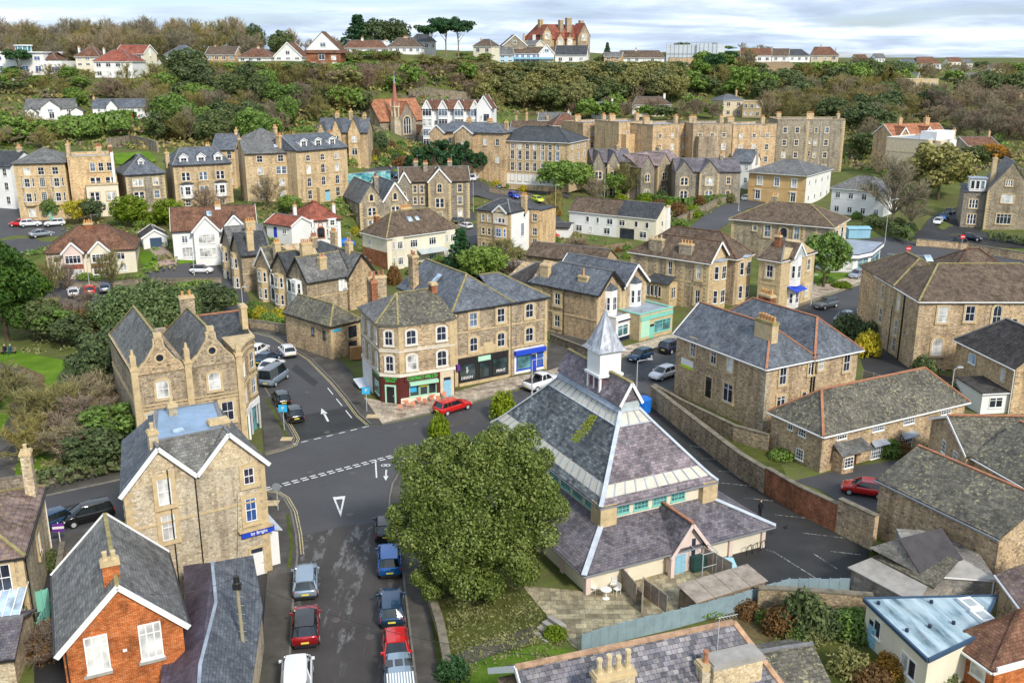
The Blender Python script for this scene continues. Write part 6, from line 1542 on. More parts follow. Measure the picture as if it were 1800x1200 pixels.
b.pipe('L',b.d*.30,E-.5,r=.12);b.pipe('L',b.d*.55,E*.7);b.skylight(7.5,b.d+1.5,E+2.0,.9,1.4,.5)
b=Bld('stone_cottage','long two-storey stone cottage with mossy roof and orange ridge tiles',S1D,(1447,761),(1698,702),baseA=(1453,833),C=(1357,721),wall=S7,roof=S26,fA=.4,sur=None)
E=b.e
b.wing(0,b.w,0,b.d,E,S35,2.7,b.d*.42,b.d*.35,cap=S8,gut=S1)
for(u,v,w1,h1)in((1480,762,1.3,1.1),(1544,748,1.6,1.1),(1598,736,1.6,1.1),(1663,719,1.5,1.1)):wpx(b,u,v,w1,h1,'grid')
for(u,v)in((1541,792),(1593,778)):
 wpx(b,u,v,1.6,1.6,'grid');x,z=fz(b,u,v);s=MB();s.slab([(x-1.1,-.7,z+.85),(x+1.1,-.7,z+.85),(x+.9,0,z+1.15),(x-.9,0,z+1.15)],.07);b.pA(s,'window_canopy',M[S3A])
x0,_=fz(b,1470,800);s=MB();s.slab([(x0-.8,-1.5,2.0),(x0+3.4,-1.5,2.0),(x0+3.2,0,2.7),(x0-.6,0,2.7)],.08);b.pA(s,'porch_roof',M[S6]);b.body(x0-.5,x0+1.0,-1.3,0,2.0,S7,name='porch_wall');b.win(S13,x0+.3,.6,1.2,1.1,'grid',box=(0,0,-1.3,0));b.door(S13,x0+2.3,0,.9,2.0,'maroon_paint')
for(u,v,w1,h1)in((1390,747,.7,1.0),(1411,757,1.0,1.1),(1406,798,1.0,1.1)):wpx(b,u,v,w1,h1,'grid',face='L',x=0)
b=Bld('stone_cottage','stone cottage gable with white-edged verge and mossy roof at the right edge',S1D,(1648,748),(1700,797),e=4.5,D=10,grd=0,wall=S7,roof=S26,sur=None)
b.body(-1.5,b.w,0,b.d,b.e);
mb=MB();s=MB();s.slab([(-1.6,-.2,b.e+.2),(2.3,-.2,b.e+1.9),(2.3,b.d,b.e+1.9),(-1.6,b.d,b.e+.2)][::1],.14);s.slab([(2.3,-.2,b.e+1.9),(b.w+.3,-.2,b.e-.1),(b.w+.3,b.d,b.e-.1),(2.3,b.d,b.e+1.9)],.14);b.pA(s,S2A,M[S26])
mb.face([(-1.5,-.01,b.e),(b.w,-.01,b.e),(2.3,-.01,b.e+1.8)]);b.pA(mb,S1A,M[S7]);g_=MB();g_.bar((2.3,-.25,b.e+1.8),(b.w+.3,-.25,b.e-.2),.07,.22);g_.bar((2.3,-.25,b.e+1.8),(-1.6,-.25,b.e+.1),.07,.22);b.pA(g_,'bargeboard',M[S1])
c=MB();c.bar((2.3,-.2,b.e+1.98),(2.3,b.d,b.e+1.98),.25,.12);b.pA(c,'ridge_tiles',M[S8])
for x in(.3,.68):b.win(S13,b.w*x,2.6,.9,1.2,'grid')
b.win(S13,b.w*.2,.5,1.2,1.2,'grid')
b=Bld('stone_cottage','mossy-roofed stone cottage running off the right edge behind the long roof',S1D,(1712,800),(1900,905),e=4.3,D=9,grd=0,wall=S7,roof=S26,sur=None)
b.wing(0,b.w,0,b.d,b.e,S35,2.6,0,0,cap=S8,gut=S1)
for x in(.3,.5,.8):b.win(S13,b.w*x,2.3,1.0,1.3,'grid');
s=MB();s.slab([(1,-2.0,2.0),(5,-2.0,2.0),(5,0,2.6),(1,0,2.6)],.1);b.pA(s,'porch_roof',M[S12])
b=Bld('tiled_house','house corner with dark pantile roof, roof window and small tiled extension at the right edge',S1D,(1787,645),(1900,640),e=5.5,D=9,C=(1729,593),grd=0,wall=S7,roof='tile_dark',fA=.3)
b.wing(0,b.w,0,b.d,b.e,'y',3.0,0,3,gut=S1);b.win('L',2.0,3.2,.8,1.5,'grid');b.win('L',b.d*.7,3.4,1.4,1.2,'one',sur=None,glass='skylight')
b.mono(-3.2,0,.5,5.5,2.4,2.6,wall=S2,roof='tile_dark',gut=S1);b.win(S13,-1.5,.7,1.6,1.2,S1B,sur=None,box=(0,0,.5,1));b.pipe('L',.1,b.e,mat=S1)
b=Bld('long_barn','long low building with lichen-speckled roof above a tall rubble wall','building',(1547,841),(1758,942),e=5.1,D=8.5,grd=0,wall=S7,roof=S26,fA=.4,sur=None)
b.wing(0,b.w,0,b.d,b.e,S35,1.9,0,0,cap=S8,gut='grey_paint')
b2=Bld(S1E,'stone house corner with purple tile roof beyond the tall rubble wall at the right edge',S1D,(1762,1010),(1830,1100),e=4.0,D=9,C=None,grd=0,wall=S7,roof='tile_purple',fA=.4);b2.wing(0,b2.w,0,b2.d,b2.e,S35,2.2,0,0,gut=S1)
b=Bld('stucco_shed','grey roughcast outbuilding with dark felt roof between the car park and the tall wall','shed',(1617,1009),(1752,1018),e=3.0,D=7,grd=0,wall='rubble_grey',roof='tile_dark',fA=.3,sur=None)
b.body(0,b.w,0,b.d,b.e);P=lambda u,v,z:Vector(b.loc(u,v,z)+(z,))
s=MB();q=[P(1617,1007,3.1),P(1693,982,3.6),P(1655,927,5.6),P(1580,946,5.2)];s.slab(q,.12);b.pA(s,S2A,M['felt_dark']if 'felt_dark'in M else M['tile_dark'])
s=MB();s.slab([P(1617,1009,3.05),P(1753,1019,3.05),P(1693,982,3.55)],.1);b.pA(s,'flat_roof',M['concrete'])
s=MB();q=[P(1617,1009,3.0),P(1580,946,5.1),P(1527,962,3.6)];s.face(q);s.face([P(1527,962,0),P(1617,1009,0),P(1617,1009,3.0),P(1527,962,3.6)]);b.pA(s,S1A,M['rubble_grey'])
s=MB();q2=[P(1580,946,5.1),P(1655,927,5.5),P(1655,927,0),P(1580,946,0)];s.face(q2);s.face([P(1527,962,3.6),P(1580,946,5.1),P(1580,946,0),P(1527,962,0)]);b.pA(s,'rear_wall',M['rubble_grey'])
g_=MB();g_.bar((-.2,-.1,2.95),(b.w+.1,-.1,2.95),.12,.12);b.pA(g_,'gutter',M[S1]);g_=MB();g_.tube((b.w-.2,-.08,0),(b.w-.2,-.08,2.9),.05);b.pA(g_,'downpipe',M[S1])
b=Bld('stone_shed','tumbledown stone shed with patched grey roof beside the car park','shed',(1497,998),(1557,1030),e=2.2,D=4.5,grd=0,wall='rubble_grey',roof=S26,fA=.2,sur=None)
b.body(0,b.w+2.5,0,b.d,b.e);s=MB();s.slab([(-.2,-.2,2.25),(b.w+2.7,-.2,2.25),(b.w+2.0,2.0,2.9),(.5,2.0,2.9)],.1);b.pA(s,'flat_roof',M['concrete']);s=MB();s.slab([(.5,1.6,2.9),(b.w+2.6,1.6,2.9),(b.w+2.2,b.d+.2,3.9),(1.2,b.d+.2,3.9)],.12);b.pA(s,S2A,M[S26])
b=Bld('flat_roof_annexe','white bungalow annexe with pale blue streaked metal roof','bungalow',(1524,1057),(1632,1160),e=2.9,C=(1747,1052),grd=0,wall=SB,roof='blue_roof',fA=.3,sur=None)
mb=MB();P2=lambda u,v,z=2.9:b.loc(u,v,z);q=[P2(1524,1057),P2(1632,1160),P2(1713,1121),P2(1748,1052)];mb.prism(q,-.3,2.85);b.pA(mb,'wall',M[SB])
c_=(sum(p[0]for p in q)/4,sum(p[1]for p in q)/4);q2=[(c_[0]+(p[0]-c_[0])*1.05,c_[1]+(p[1]-c_[1])*1.05)for p in q];mb=MB();mb.prism(q2,2.86,3.05);rf=b.pA(mb,'roof',M['blue_roof'])
mb=MB();
for p,r_ in zip(q2,q2[1:]+q2[:1]):mb.bar((p[0],p[1],3.0),(r_[0],r_[1],3.0),.16,.26)
b.pA(mb,'fascia_board',M['navy_blue_trim']if 'navy_blue_trim'in M else M['dkblue_trim']);
for u,v in((1705,1063),(1728,1085)):
 x,y=b.loc(u,v,3.1);mb=MB();mb.box(x-.7,x+.7,y-.5,y+.5,3.05,3.3);k=b.pA(mb,'roof_light',M[S1],rf);mb=MB();mb.box(x-.4,x+.4,y-.3,y+.3,3.3,3.33);b.pA(mb,'roof_light_glass',M['glass_panel'],rf)
for i,(u,v)in enumerate(((1594,1108),(1634,1101),(1676,1095),(1544,1060),(1637,1058))):
 x,y=b.loc(u,v,3.1);mb=MB();mb.tube((x,y,3.05),(x,y,3.25),.12);b.pA(mb,'roof_vent',M['navy_paint'],rf)
for x,w1 in((.22,.8),(.68,.8),(.80,.8)):b.win(S13,b.w*x,1.1 if x<.5 else.7,w1,1.3,'one',sur=None)
b.door(S13,b.w*.14,0,.9,2.0,S2C,sur=None)
b=Bld('brick_bungalow','orange brick bungalow corner with red-brown tile roof at the bottom right','bungalow',(1752,1165),(1900,1125),e=2.7,C=(1713,1110),grd=0,wall='brick',roof=S3,fA=.3,sur=None)
b.wing(0,b.w,0,b.d,b.e,S35,1.9,3,0,gut=S1,cap=S3,ov=.3)
mb=MB();mb.box(-.4,b.w,-.5,-.36,2.5,2.75);b.pA(mb,'fascia_board',M[S1]);b.win('L',1.2,.9,1.2,1.2,'one')
b=Bld('slate_house','house with patchwork purple slate roof, orange ridge and big stone chimney at the bottom',S1D,(914,1178),(1334,1090),e=8.4,D=1,grd=0,wall=S7,roof='slate_patch',fA=.3)
b.body(0,b.w,-4.2,3.6,5.6);b.roof(0,b.w,-4.2,4.2,5.6,S35,2.9,0,1.6,cap='ridge_orange',bA=S1,ov=.3,capw=.34)
x,y=b.loc(1075,1185,9.2);b.cA(x,y-.2,9.6,2.0,.7,zb=6,pots=4,mat=S15,pot='pot_cream',ph=.9)
x,y=b.loc(1290,1140,8.6);b.cA(x,y,8.3,2.9,1.1,zb=5,pots=0,mat=S15,cap='concrete');x,y=b.loc(1241,1150,8.6);b.cA(x,y,8.2,.7,.7,zb=5,pots=1,mat=S15,pot=S8)
x,y=b.loc(1122,1155,7.7);b.skylight(x,y,7.75,.6,.8,.69)
mb=MB();x,y=b.loc(1262,1125,8.5);mb.tube((x,y,7.5),(x,y,9.9),.025);mb.tube((x-.1,y,9.85),(x+1.1,y,9.85),.02)
for i in range(6):mb.tube((x+i*.18,y-.2,9.85),(x+i*.18,y+.2,9.85),.012,n=5)
b.pA(mb,'aerial',M['steel'])
b=Bld('stone_annexe','mossy stone annexe roof beside the patchwork slate house at the bottom edge','building',(1345,1215),(1452,1198),e=4.2,D=4,grd=0,wall=S7,roof=S26,fA=.3);b.wing(0,b.w,0,b.d,4.2,S35,1.0,0,0)
def std(name,lB,A,B,base=None,e=None,D=10,C=None,wall=S7,roof=S6,kind=S35,rA=2.6,i=(0,0),F=(3,3),side=None,cat=S1D,sur=SD,w=1.0,h=1.7,tA=S2D,bA=None,gut=S5,cap='ridge_grey',fA=2,grd=None,baseB=None,z0=0,q=False,gA=None,ch=(),R_=None,frame=S1,dep=None):
 b=Bld(name,lB,cat,A,B,dep=dep,e=e,D=D,C=C,baseA=base,baseB=baseB,wall=wall,roof=roof,sur=sur,fA=fA,grd=grd,gA=gA,frame=frame)
 if kind in(S35,'y'):
  ii=[(v_*b.d/2 if kind==S35 else v_*b.w/2)for v_ in i];b.wing(0,b.w,0,b.d,b.e,kind,rA,ii[0],ii[1],bA=bA,gut=gut,cap=cap)
 elif kind=='flat':b.flat(0,b.w,0,b.d,b.e,.5)
 if F:b.grid(S13,F[0],F[1],w,h,tA,z0=z0)
 if R_:b.grid('R',R_[0],R_[1],w,h,tA,z0=z0)
 if side:b.grid('L',side[0],side[1],w,h,tA,z0=z0)
 if q:b.q4(sel='01',l=.6)
 for(fx,fy,up,cw,cdp,np_)in ch:b.cA(b.w*fx,b.d*fy,b.e+up,cw,cdp,zb=b.e-1,pots=np_,mat=wall if wall.startswith('stone')else S15)
 return b
b=std('tall_house','tall tan stone house with two-storey bays and hipped grey roof at the left',(23,287),(113,285),base=(36,389),D=11,wall=S19,roof=S6,rA=2.4,i=(.9,.9),F=None,q=True,ch=((1.0,.5,3.2,.7,1.4,3),))
E=b.e
for x in(.25,.52,.80):b.win(S13,b.w*x,E-2.4,1.2,1.5,sw=.2)
for x in(.24,.82):b.bay(S13,b.w*x,E*.27,E*.78,2.6,.8,SD,None,2,1.9)
for k in(0,1,2):b.win(S13,b.w*.52,[.9,E*.27+.7,E*.52+.7][k],1.1,1.9,'grid')
b.win(S13,b.w*.24,.8,1.3,1.6);b.door(S13,b.w*.6,0,1.0,2.3,S32);b.sA(E*.77,faces=S13);b.sA(E*.26,faces=S13)
b=std('tall_house','flat-topped stone house with cream front extension and white flue pipe',(118,281),(200,278),base=(129,386),D=10,wall=S19,kind='flat',F=None,q=False)
E=b.e
for x in(.52,.70,.88):b.win(S13,b.w*x,E-2.5,1.0,1.7,sw=.2)
for x in(.55,.88):b.win(S13,b.w*x,E-5.4,2.0,1.7,'pair',sw=.2)
b.body(b.w*.33,b.w*1.02,-2.5,0,E*.58,SB,name='front_extension');mb=MB();mb.box(b.w*.32,b.w*1.03,-2.7,0,E*.58,E*.58+.2);b.pA(mb,'coping',M[SD])
for x in(.5,.85):
 for z in(.7,3.9):b.win(S13,b.w*x,z,1.7,1.7,'pair',box=(0,b.w,-2.5,b.d))
b.body(b.w*.93,b.w*.99,-.5,0,E+1.2,S2,z0=E*.58,name='flue');b.cA(b.w*.7,b.d*.5,E+2,1.0,.6,pots=3,mat=S19,pot=S8);b.cA(b.w*.95,b.d*.4,E+2.3,.6,1.2,pots=2,mat=S27,pot=S8)
b=std(S1E,'narrow grey stone house with hipped slate roof and tiny round-top dormer',(220,306),(288,302),base=(228,377),D=9,wall=S14,roof=SC,rA=3.4,i=(.95,.95),F=None,q=True)
E=b.e
for z in(.7,E*.36,E*.68):b.win(S13,b.w*.3,z,2.0,1.5,'pair',sw=.18);b.win(S13,b.w*.76,z,1.1,1.6,S2D,sw=.18)
b.dormer(b.w*.48,1.9,E+1.2,1.1,1.1,2,.5)
b=std('tall_house','tan stone house with three white gabled dormers and white canted bays',(304,290),(405,285),base=(312,366),D=10,wall=S19,roof=SC,rA=2.8,i=(.5,.4),F=None,q=True,ch=((-.02,.5,2.2,.8,1.2,3),(.75,.75,3.2,.8,.8,2)))
E=b.e
for k in range(3):b.dormer(b.w*(.2+.3*k),.6,E-.1,1.7,1.5,3,.7);b.win(S13,b.w*(.2+.3*k),E*.62,1.7,1.7,'pair',sw=.18)
for k in(0,2):b.bay(S13,b.w*(.2+.3*k),E*.22,E*.54,2.8,.9,S1,S12,1,2.0)
b.win(S13,b.w*.5,E*.28,1.8,1.8,'pair');b.sA(E*.58,faces=S13);b.sA(E*.2,faces=S13)
for x in(.2,.5,.8):b.win(S13,b.w*x,.3,1.1,1.3)
b=std('tall_house','tall tan stone house with plain grey roof and bricked-up arched windows',(430,270),(514,267),base=(446,356),C=(414,262),D=11,wall=S19,roof=S6,rA=2.2,i=(0,0),F=None,q=True,ch=((.95,.7,2.8,.7,1.4,4),(.0,.6,2.6,.7,1.2,2)))
E=b.e;b.d=max(b.d,8)
for k in range(4):
 z=E*(.06+.25*k);b.win(S13,b.w*.3,z,1.2,1.7 if k<3 else 1.4,'arch'if k in(1,2)else S2D,glass='curtain'if k in(1,2)else None);b.win(S13,b.w*.74,z,1.2 if k!=2 else 2.2,1.6 if k<3 else 1.4,'arch'if k==1 else('pair'if k==2 else S2D))
b.sA(E*.5,faces=S13);b.sA(E*.75,faces=S13);b.sA(E*.25,faces=S13);b.skylight(b.w*.7,2.5,E+1.1,.8,1.1,.42)
b=std('tall_house','tall orange-tan stone house with slate mansard and three white dormers',(520,265),(609,258),base=(531,357),D=12,wall=S19,roof=SC,rA=2.6,i=(.05,.05),F=None,q=True,ch=((.0,.5,2.8,.7,1.4,4),(1.0,.5,2.6,.7,1.2,3)))
E=b.e
for k in range(3):b.dormer(b.w*(.22+.28*k),1.2,E+.35,1.6,1.5,3,.3)
for r_ in range(4):
 for k in range(3):
  if r_==0 and k==1:continue
  b.win(S13,b.w*(.22+.28*k),E*(.05+.245*r_),1.05,1.9 if r_<3 else 1.3,'sash arch'if r_ in(1,2,3)else S2D,sw=.18)
b.body(b.w*.35,b.w*.68,-1.2,0,2.9,SD,name='porch_wall');b.door(S13,b.w*.5,0,1.3,2.3,S2C,box=(0,b.w,-1.2,b.d));b.sA(E*.27,faces=S13);b.sA(E*.53,faces=S13)
std(S1E,'low hipped slate roof of a house tucked behind the two tall stone houses',(446,250),(507,246),e=8,D=9,rA=2.6,i=(1,1),F=(3,2),ch=((.85,.4,3,.8,.8,3),))
std(S1E,'slate-roofed house part hidden behind the three-dormer house',(372,262),(412,262),e=9,D=9,wall=S19,roof=SC,rA=3,i=(0,0),F=(2,3),ch=((.9,.5,4,.6,.9,2),))
std(S28,'white house sliver beside the tall tan house at the far left edge',(-50,290),(18,292),e=9,D=9,wall=S2,roof=S12,rA=2.6,i=(0,0),F=(3,3),sur=None,ch=((.9,.5,3.6,.8,.8,3),))
b=std('semi_detached_house','pink and cream semi-detached pair with large brown hipped roof',(80,443),(237,435),base=(91,490),C=(76,432)if 0 else None,D=9.5,wall=SB,roof=S3,rA=3.4,i=(1,1),F=None,sur=None,grd=None,cap=SA,cat=S1D)
E=b.e
for x in(.30,.60):
 b.body(b.w*(x-.105),b.w*(x+.105),-1.0,0,E-.1,'pink_render'if x<.5 else SB,gab='y',rA=1.5,name='bay_wall');b.roof(b.w*(x-.105),b.w*(x+.105),-1.0,2.5,E-.1,'y',1.6,0,0,mat=S3,bA=S1,cap=SA)
 for z in(.5,E*.56):b.win(S13,b.w*x,z,2.5,1.4,'cas4',sur=None,box=(0,b.w,-1,b.d))
 mb=MB();mb.box(b.w*x-1.5,b.w*x+1.5,-1.1,-.98,E*.36,E*.52);b.pA(mb,'tile_hanging',M['tile_red'if x<.5 else S3])
for x in(.12,.83):b.win(S13,b.w*x,E*.58,1.3,1.2,S1B,sur=None);b.win(S13,b.w*x,.7,1.5,1.3,'cas3',sur=None)
b.body(0,b.w*.19,-.02,.3,E-.2,'pink_render',name='pink_wall');b.cA(b.w*.47,b.d*.45,E+4.0,1.5,.8,zb=E,pots=4,mat=S27)
b=std('garage','small white gabled garage with a blue door at the top of the drive',(251,418),(293,415),base=(258,438),D=6,wall=S2,roof='tile_dark',kind='y',rA=1.3,F=None,bA=S1,sur=None,cat='garage');mb=MB();mb.box(b.w*.28,b.w*.78,-.06,.02,0,2.0);b.pA(mb,'garage_door',M['dkblue_trim'])
b=std('semi_detached_house','white semi-detached pair with brown roofs and white gabled bays',(302,405),(385,403)if 0 else(450,398),base=(312,457),D=9,wall=S2,roof=S3,rA=3.2,i=(0,0),F=None,sur=None,bA=S1,cap=SA)
E=b.e
for x in(.40,.74):
 b.body(b.w*(x-.15),b.w*(x+.15),-1.2,0,E-.1,S2,gab='y',rA=2.4,name='bay_wall');b.roof(b.w*(x-.15),b.w*(x+.15),-1.2,4.2,E-.1,'y',2.4,bA=S1,mat=S3 if x<.5 else 'tile_dark',cap=SA)
 for z in(.5,E*.55):b.win(S13,b.w*x,z,2.8,1.6,'cas4',sur=None,box=(0,b.w,-1.2,b.d))
b.win(S13,b.w*.14,E*.56,1.0,1.3,S1B,sur=None);b.win(S13,b.w*.16,.4,1.8,1.8,'cas3',sur=None);b.cA(b.w*.56,b.d*.45,E+3.6,1.0,.7,pots=3,mat=S2);b.skylight(b.w*.45,2.9,E+2.2,.8,1.2,.7)
b=std(S28,'white house with red hipped roof and an arched porch',(527,388),(598,383),base=(534,422),D=8.5,wall=S2,roof='tile_red',rA=2.9,i=(1,1),F=None,sur=None,cap='tile_red')
E=b.e
for x in(.22,.78):
 for z in(.5,E*.57):b.bay(S13,b.w*x,z-.1 if z>1 else 0,z+1.7,2.4,.5,S2,None,1,1.3)
b.win(S13,b.w*.5,.2,1.3,2.1,'arch',sur='tile_red'if 0 else S8,frame=S5);b.win(S13,b.w*.5,E*.62,.6,.7,'arch',sur=S8);b.cA(-.1,b.d*.4,E+2.6,.6,.9,pots=1,mat=S2,pot=S8);b.cA(b.w+.1,b.d*.6,E+2.2,.6,.9,pots=1,mat=S2,pot=S8)
b=std('garage','white outbuilding with a blue door behind the red-hipped house',(468,391),(512,397),e=2.6,D=5,wall=S2,roof='tile_red',kind=S35,rA=1.3,F=None,bA=S1,sur=None,cat='outbuilding');b.door(S13,b.w*.35,0,.9,2,'blue_paint',sur=None);b.win(S13,b.w*.72,.9,1,.9,S1B,sur=None)
b=Bld(S1E,'stone house with two steep gables and slate roof left of the road',S1D,(632,356),(715,351),baseA=(634,407),D=13,wall=S14,roof=SC,fA=2)
E=b.e;h=b.w/2
for k in range(2):
 b.body(h*k+.004*k,h*(k+1),0,b.d,E,gab='y',rA=3.6);b.roof(h*k,h*(k+1),0,b.d,E,'y',3.6,ov=.25,bA=S1 if k else None,cap='ridge_grey')
 b.win(S13,h*(k+.5),E+.1,.9,1.5,'arch',sw=.25,off=.01);b.win(S13,h*(k+.5),E*.52,1.7,1.7,'pair seg',sw=.25);b.win(S13,h*(k+.5),.4,1.7,1.8,'pair',sw=.25)
b.q4(sel='01',l=.6);b.sA(E*.44,faces=S13);b.grid('L',3,2,.9,1.6);b.cA(h,b.d*.4,E+4.6,.9,1.3,zb=E-1,pots=4,mat=S14,pot=S8)
b=Bld(S1E,'large stone house with brown roof and a projecting cream-quoined gable',S1D,(703,319),(825,317),baseB=(827,384),D=10,wall=S14,roof=SA,fA=2)
E=b.e;b.body(0,b.w,0,b.d,E,gab=S35,rA=2.6);b.roof(0,b.w,0,b.d,E,S35,2.6,0,0,bA=S1)
for x0,x1,p in((.40,.72,1.6),(-.02,.14,.8)):b.body(b.w*x0,b.w*x1,-p,0,E-.05,gab='y',rA=2.9 if x0>0 else 2.2,name='gable_wing_wall');b.roof(b.w*x0,b.w*x1,-p,4,E-.05,'y',2.9 if x0>0 else 2.2,ov=.2,bA=S1,mat=SA)
xb=b.w*.56
b.win(S13,xb,E*.72,1.1,2.0,'sash arch',sw=.25,box=(0,0,-1.6,0));b.win(S13,xb,E*.33,1.9,2.1,'pair',sw=.25,box=(0,0,-1.6,0));b.win(S13,xb,.3,1.0,1.5,sw=.25,box=(0,0,-1.6,0))
for z in(.5,E*.38,E*.70):b.win(S13,b.w*.86,z,1.0,1.8,sw=.22)
for z in(.5,E*.40,E*.70):b.win(S13,b.w*.21,z,.8,1.7,sw=.22);b.win(S13,b.w*.31,z,.8,1.7,sw=.22)
b.win(S13,b.w*.06,E*.55,.7,1.6,'arch',box=(0,0,-.8,0));b.q4(sel='1',l=.7);b.quoins([(b.w*.40,-1.6,1,1),(b.w*.72,-1.6,-1,1)],E-.3,l=.6)
for fx,fy in((.38,.35),(.75,.7),(.25,.8)):b.cA(b.w*fx,b.d*fy,E+3.8,1.0,.8,zb=E-.5,pots=3,mat=S14,pot=S8)
b=Bld('semi_detached_house','cream semi-detached pair with big grey-brown hipped roof and brick side wall',S1D,(680,417),(806,400),baseA=(685,474),C=(645,405),wall=SB,roof=SA,fA=1,sur=None)
E=b.e;D=max(b.d,8)
b.body(0,b.w,0,D,E);b.roof(0,b.w,0,D,E,S35,3.6,D*.45,D*.45,cap=S16,gut=S1)
mb=MB();mb.box(-.08,.02,.05,D-.05,-1,E*.52);b.pA(mb,'brick_lower_wall',M[S27])
for x in(.14,.88):b.bay(S13,b.w*x,0,E-.15,2.8,.8,SB,None,2,1.4,tA='cas3')
for x in(.36,.62):b.win(S13,b.w*x,E*.58,1.6,1.4,'cas3',sur=None);b.win(S13,b.w*x,.5,1.7,1.5,'cas3',sur=None)
s=MB();s.slab([(b.w*.38,-2,2.4),(b.w*.78,-2,2.4),(b.w*.76,0,3.0),(b.w*.40,0,3.0)],.06);b.pA(s,'veranda_roof',M['glass_panel']);
for z in(.9,E*.6):b.win('L',D*.7,z,.8,1.2,S1B,sur=None);
mb=MB();mb.box(b.w*.88-.8,b.w*.88+.8,-.95,-.8,E*.42,E*.53);b.pA(mb,'green_panel',M['mint_paint'])
b.cA(b.w*.45,D*.55,E+4.2,2.4,.7,zb=E,pots=6,mat=S27);b.cA(b.w*.12,D*.75,E+3.2,.8,.8,pots=1,mat=S27);b.skylight(b.w*.42,D*.3,E+2.3,.9,1.2,.8);b.skylight(b.w*.52,D*.3,E+2.3,.7,1.0,.8)
b=Bld('tall_house','narrow three-storey tan house with white render side and cream bay gable',S1D,(839,368),(897,374),baseB=(895,448),C=(932,369),wall=S19,roof=S12,fA=2)
E=b.e;D=max(b.d,7)
b.body(0,b.w,0,D,E);b.roof(0,b.w,0,D,E,S35,1.9,3,3,ov=.2);mb=MB();mb.box(b.w-.03,b.w+.05,.3,D-.3,-1,E-.2);b.pA(mb,'white_wall',M[S2])
b.body(b.w+.0,b.w+2.5,D-.1,D+6,E-.3,S19,name='rear_wing');s=MB();s.box(b.w-.2,b.w+2.7,D-.1,D+6,E-.3,E-.1);b.pA(s,'rear_roof',M[S12]);
for z in(.8,E*.36,E*.7):b.win(S13,b.w+1.5,z,1.1,1.5,S2D,xy=(b.w+1.3,D-.1))
b.bay(S13,b.w*.70,E*.33,E*.66,3.2,.6,SD,None,1,2.0,glass=S2E);b.body(b.w*.50,b.w*.92,-.25,0,E-.2,S22,z0=E*.70,gab='y',rA=1.4,name=S1A);b.roof(b.w*.50,b.w*.92,-.25,2.5,E-.2,'y',1.4,ov=.1,bA=S1)
for k in range(3):b.win(S13,b.w*(.60+.11*k),E*.74,.7,1.0,'one',box=(0,0,-.25,0),sur=None)
for x in(.18,.36):
 for z in(.6,E*.42,E*.74):b.win(S13,b.w*x,z,.7,1.3,sw=.2)
b.door(S13,b.w*.62,0,.9,2.2,S5);b.win(S13,b.w*.85,.3,.8,1.6);b.win('R',D*.6,E*.38,1.2,2.6,'grid',sur=None,glass=S2E,off=.06);b.win('R',D*.7,E*.82,.8,.8,'one',sur=None,off=.06);b.sA(E*.30,faces=S13);b.q4(sel='1',l=.6);b.cA(b.w*.98,D*.75,E+2.8,1.0,.8,pots=3,mat=S19)
b=Bld('semi_detached_house','white rendered pair, one half with brown and one with dark slate roof',S1D,(1001,370),(1154,385),baseB=(1154,426),C=(1187,378),wall=S2,roof=SA,fA=1,sur=None)
E=b.e;D=b.d;m_=b.w*.56
b.body(0,m_,0,D,E,gab=S35,rA=2.6);b.roof(0,m_,0,D,E,S35,2.6,ov=.2,mat=SA,gut=S1,cap=SA);b.body(m_+.01,b.w,0,D,E,SB,gab=S35,rA=2.6,name='cream_wall');b.roof(m_+.1,b.w,0,D,E+.02,S35,2.6,ov=.2,mat=S12,gut=S1)
for x,w1 in((.22,.8),(.34,.6),(.48,1.4),(.62,1.4),(.78,.8),(.90,.8)):b.win(S13,b.w*x,E*.56,w1,1.3,S1B if w1>1 else 'one',sur=None)
for x,w1 in((.12,1.5),(.26,.7),(.45,1.5),(.86,1.6)):b.win(S13,b.w*x,.6,w1,1.4,S1B if w1>1 else 'one',sur=None)
mb=MB();mb.box(b.w*.60,b.w*.76,-.05,.02,.1,2.3);b.pA(mb,'patio_door',M['glass']);b.cA(b.w+.1,D*.7,E+2.2,.8,1.4,zb=0,pots=0,mat=S2);b.win('R',D*.4,E*.6,.8,1.2,'one',sur=None)
b=std('brick_outbuilding','orange brick lean-to with a white garage at the left end of the white pair',(944,398),(1000,400),e=2.8,D=6,grd=0,wall=S2,roof='felt_dark',kind=S35,rA=.5,F=None,sur=None,cat='garage',fA=1)
std('long_shed','low building with brown roof behind the slate-roofed bay house',(925,447),(1060,462),e=3.0,D=6,grd=0,wall=S7,roof=SA,kind=S35,rA=1.8,F=None,cat='building')
b=Bld('stone_villa','stone villa with grey-brown hipped roof, round window and curved white shopfront','villa',(1287,383),(1464,398),e=7.6,C=(1514,385),grd=0,wall=S14,roof=SA,fA=.5)
E=b.e;D=b.d
b.body(0,b.w,0,D,E);b.roof(0,b.w,0,D,E,S35,2.9,D*.5,D*.5,ov=.5,gut=S1,cap=S16);b.cA(b.w*.33,D*.5,E+4.2,1.2,.8,zb=E,pots=3,mat=S14);b.cA(-.3,D*.4,E-.5,.9,1.4,zb=0,pots=3,mat=S27,pot=S8)
b.win(S13,b.w*.37,E-3.1,1.2,2.4,sw=.25);b.win(S13,b.w*.53,E-3.0,1.5,2.0,'arch',sw=.25);b.win(S13,b.w*.66,E-3.1,1.0,2.4,sw=.25);b.win(S13,b.w*.24,E-2.1,.8,1.0,'one');b.q4(sel='01',l=.6);b.quoins([(b.w*.74,0,-1,1),(b.w*.86,0,-1,1)],E,l=.6)
for t_ in(.25,.62):b.bay('R',D*t_,3.4,E-.1,2.2,.8,SD,None,1,2.2)
p=[b.loc(1455,452,0),b.loc(1478,480,0),b.loc(1515,475,0),b.loc(1535,460,0)]
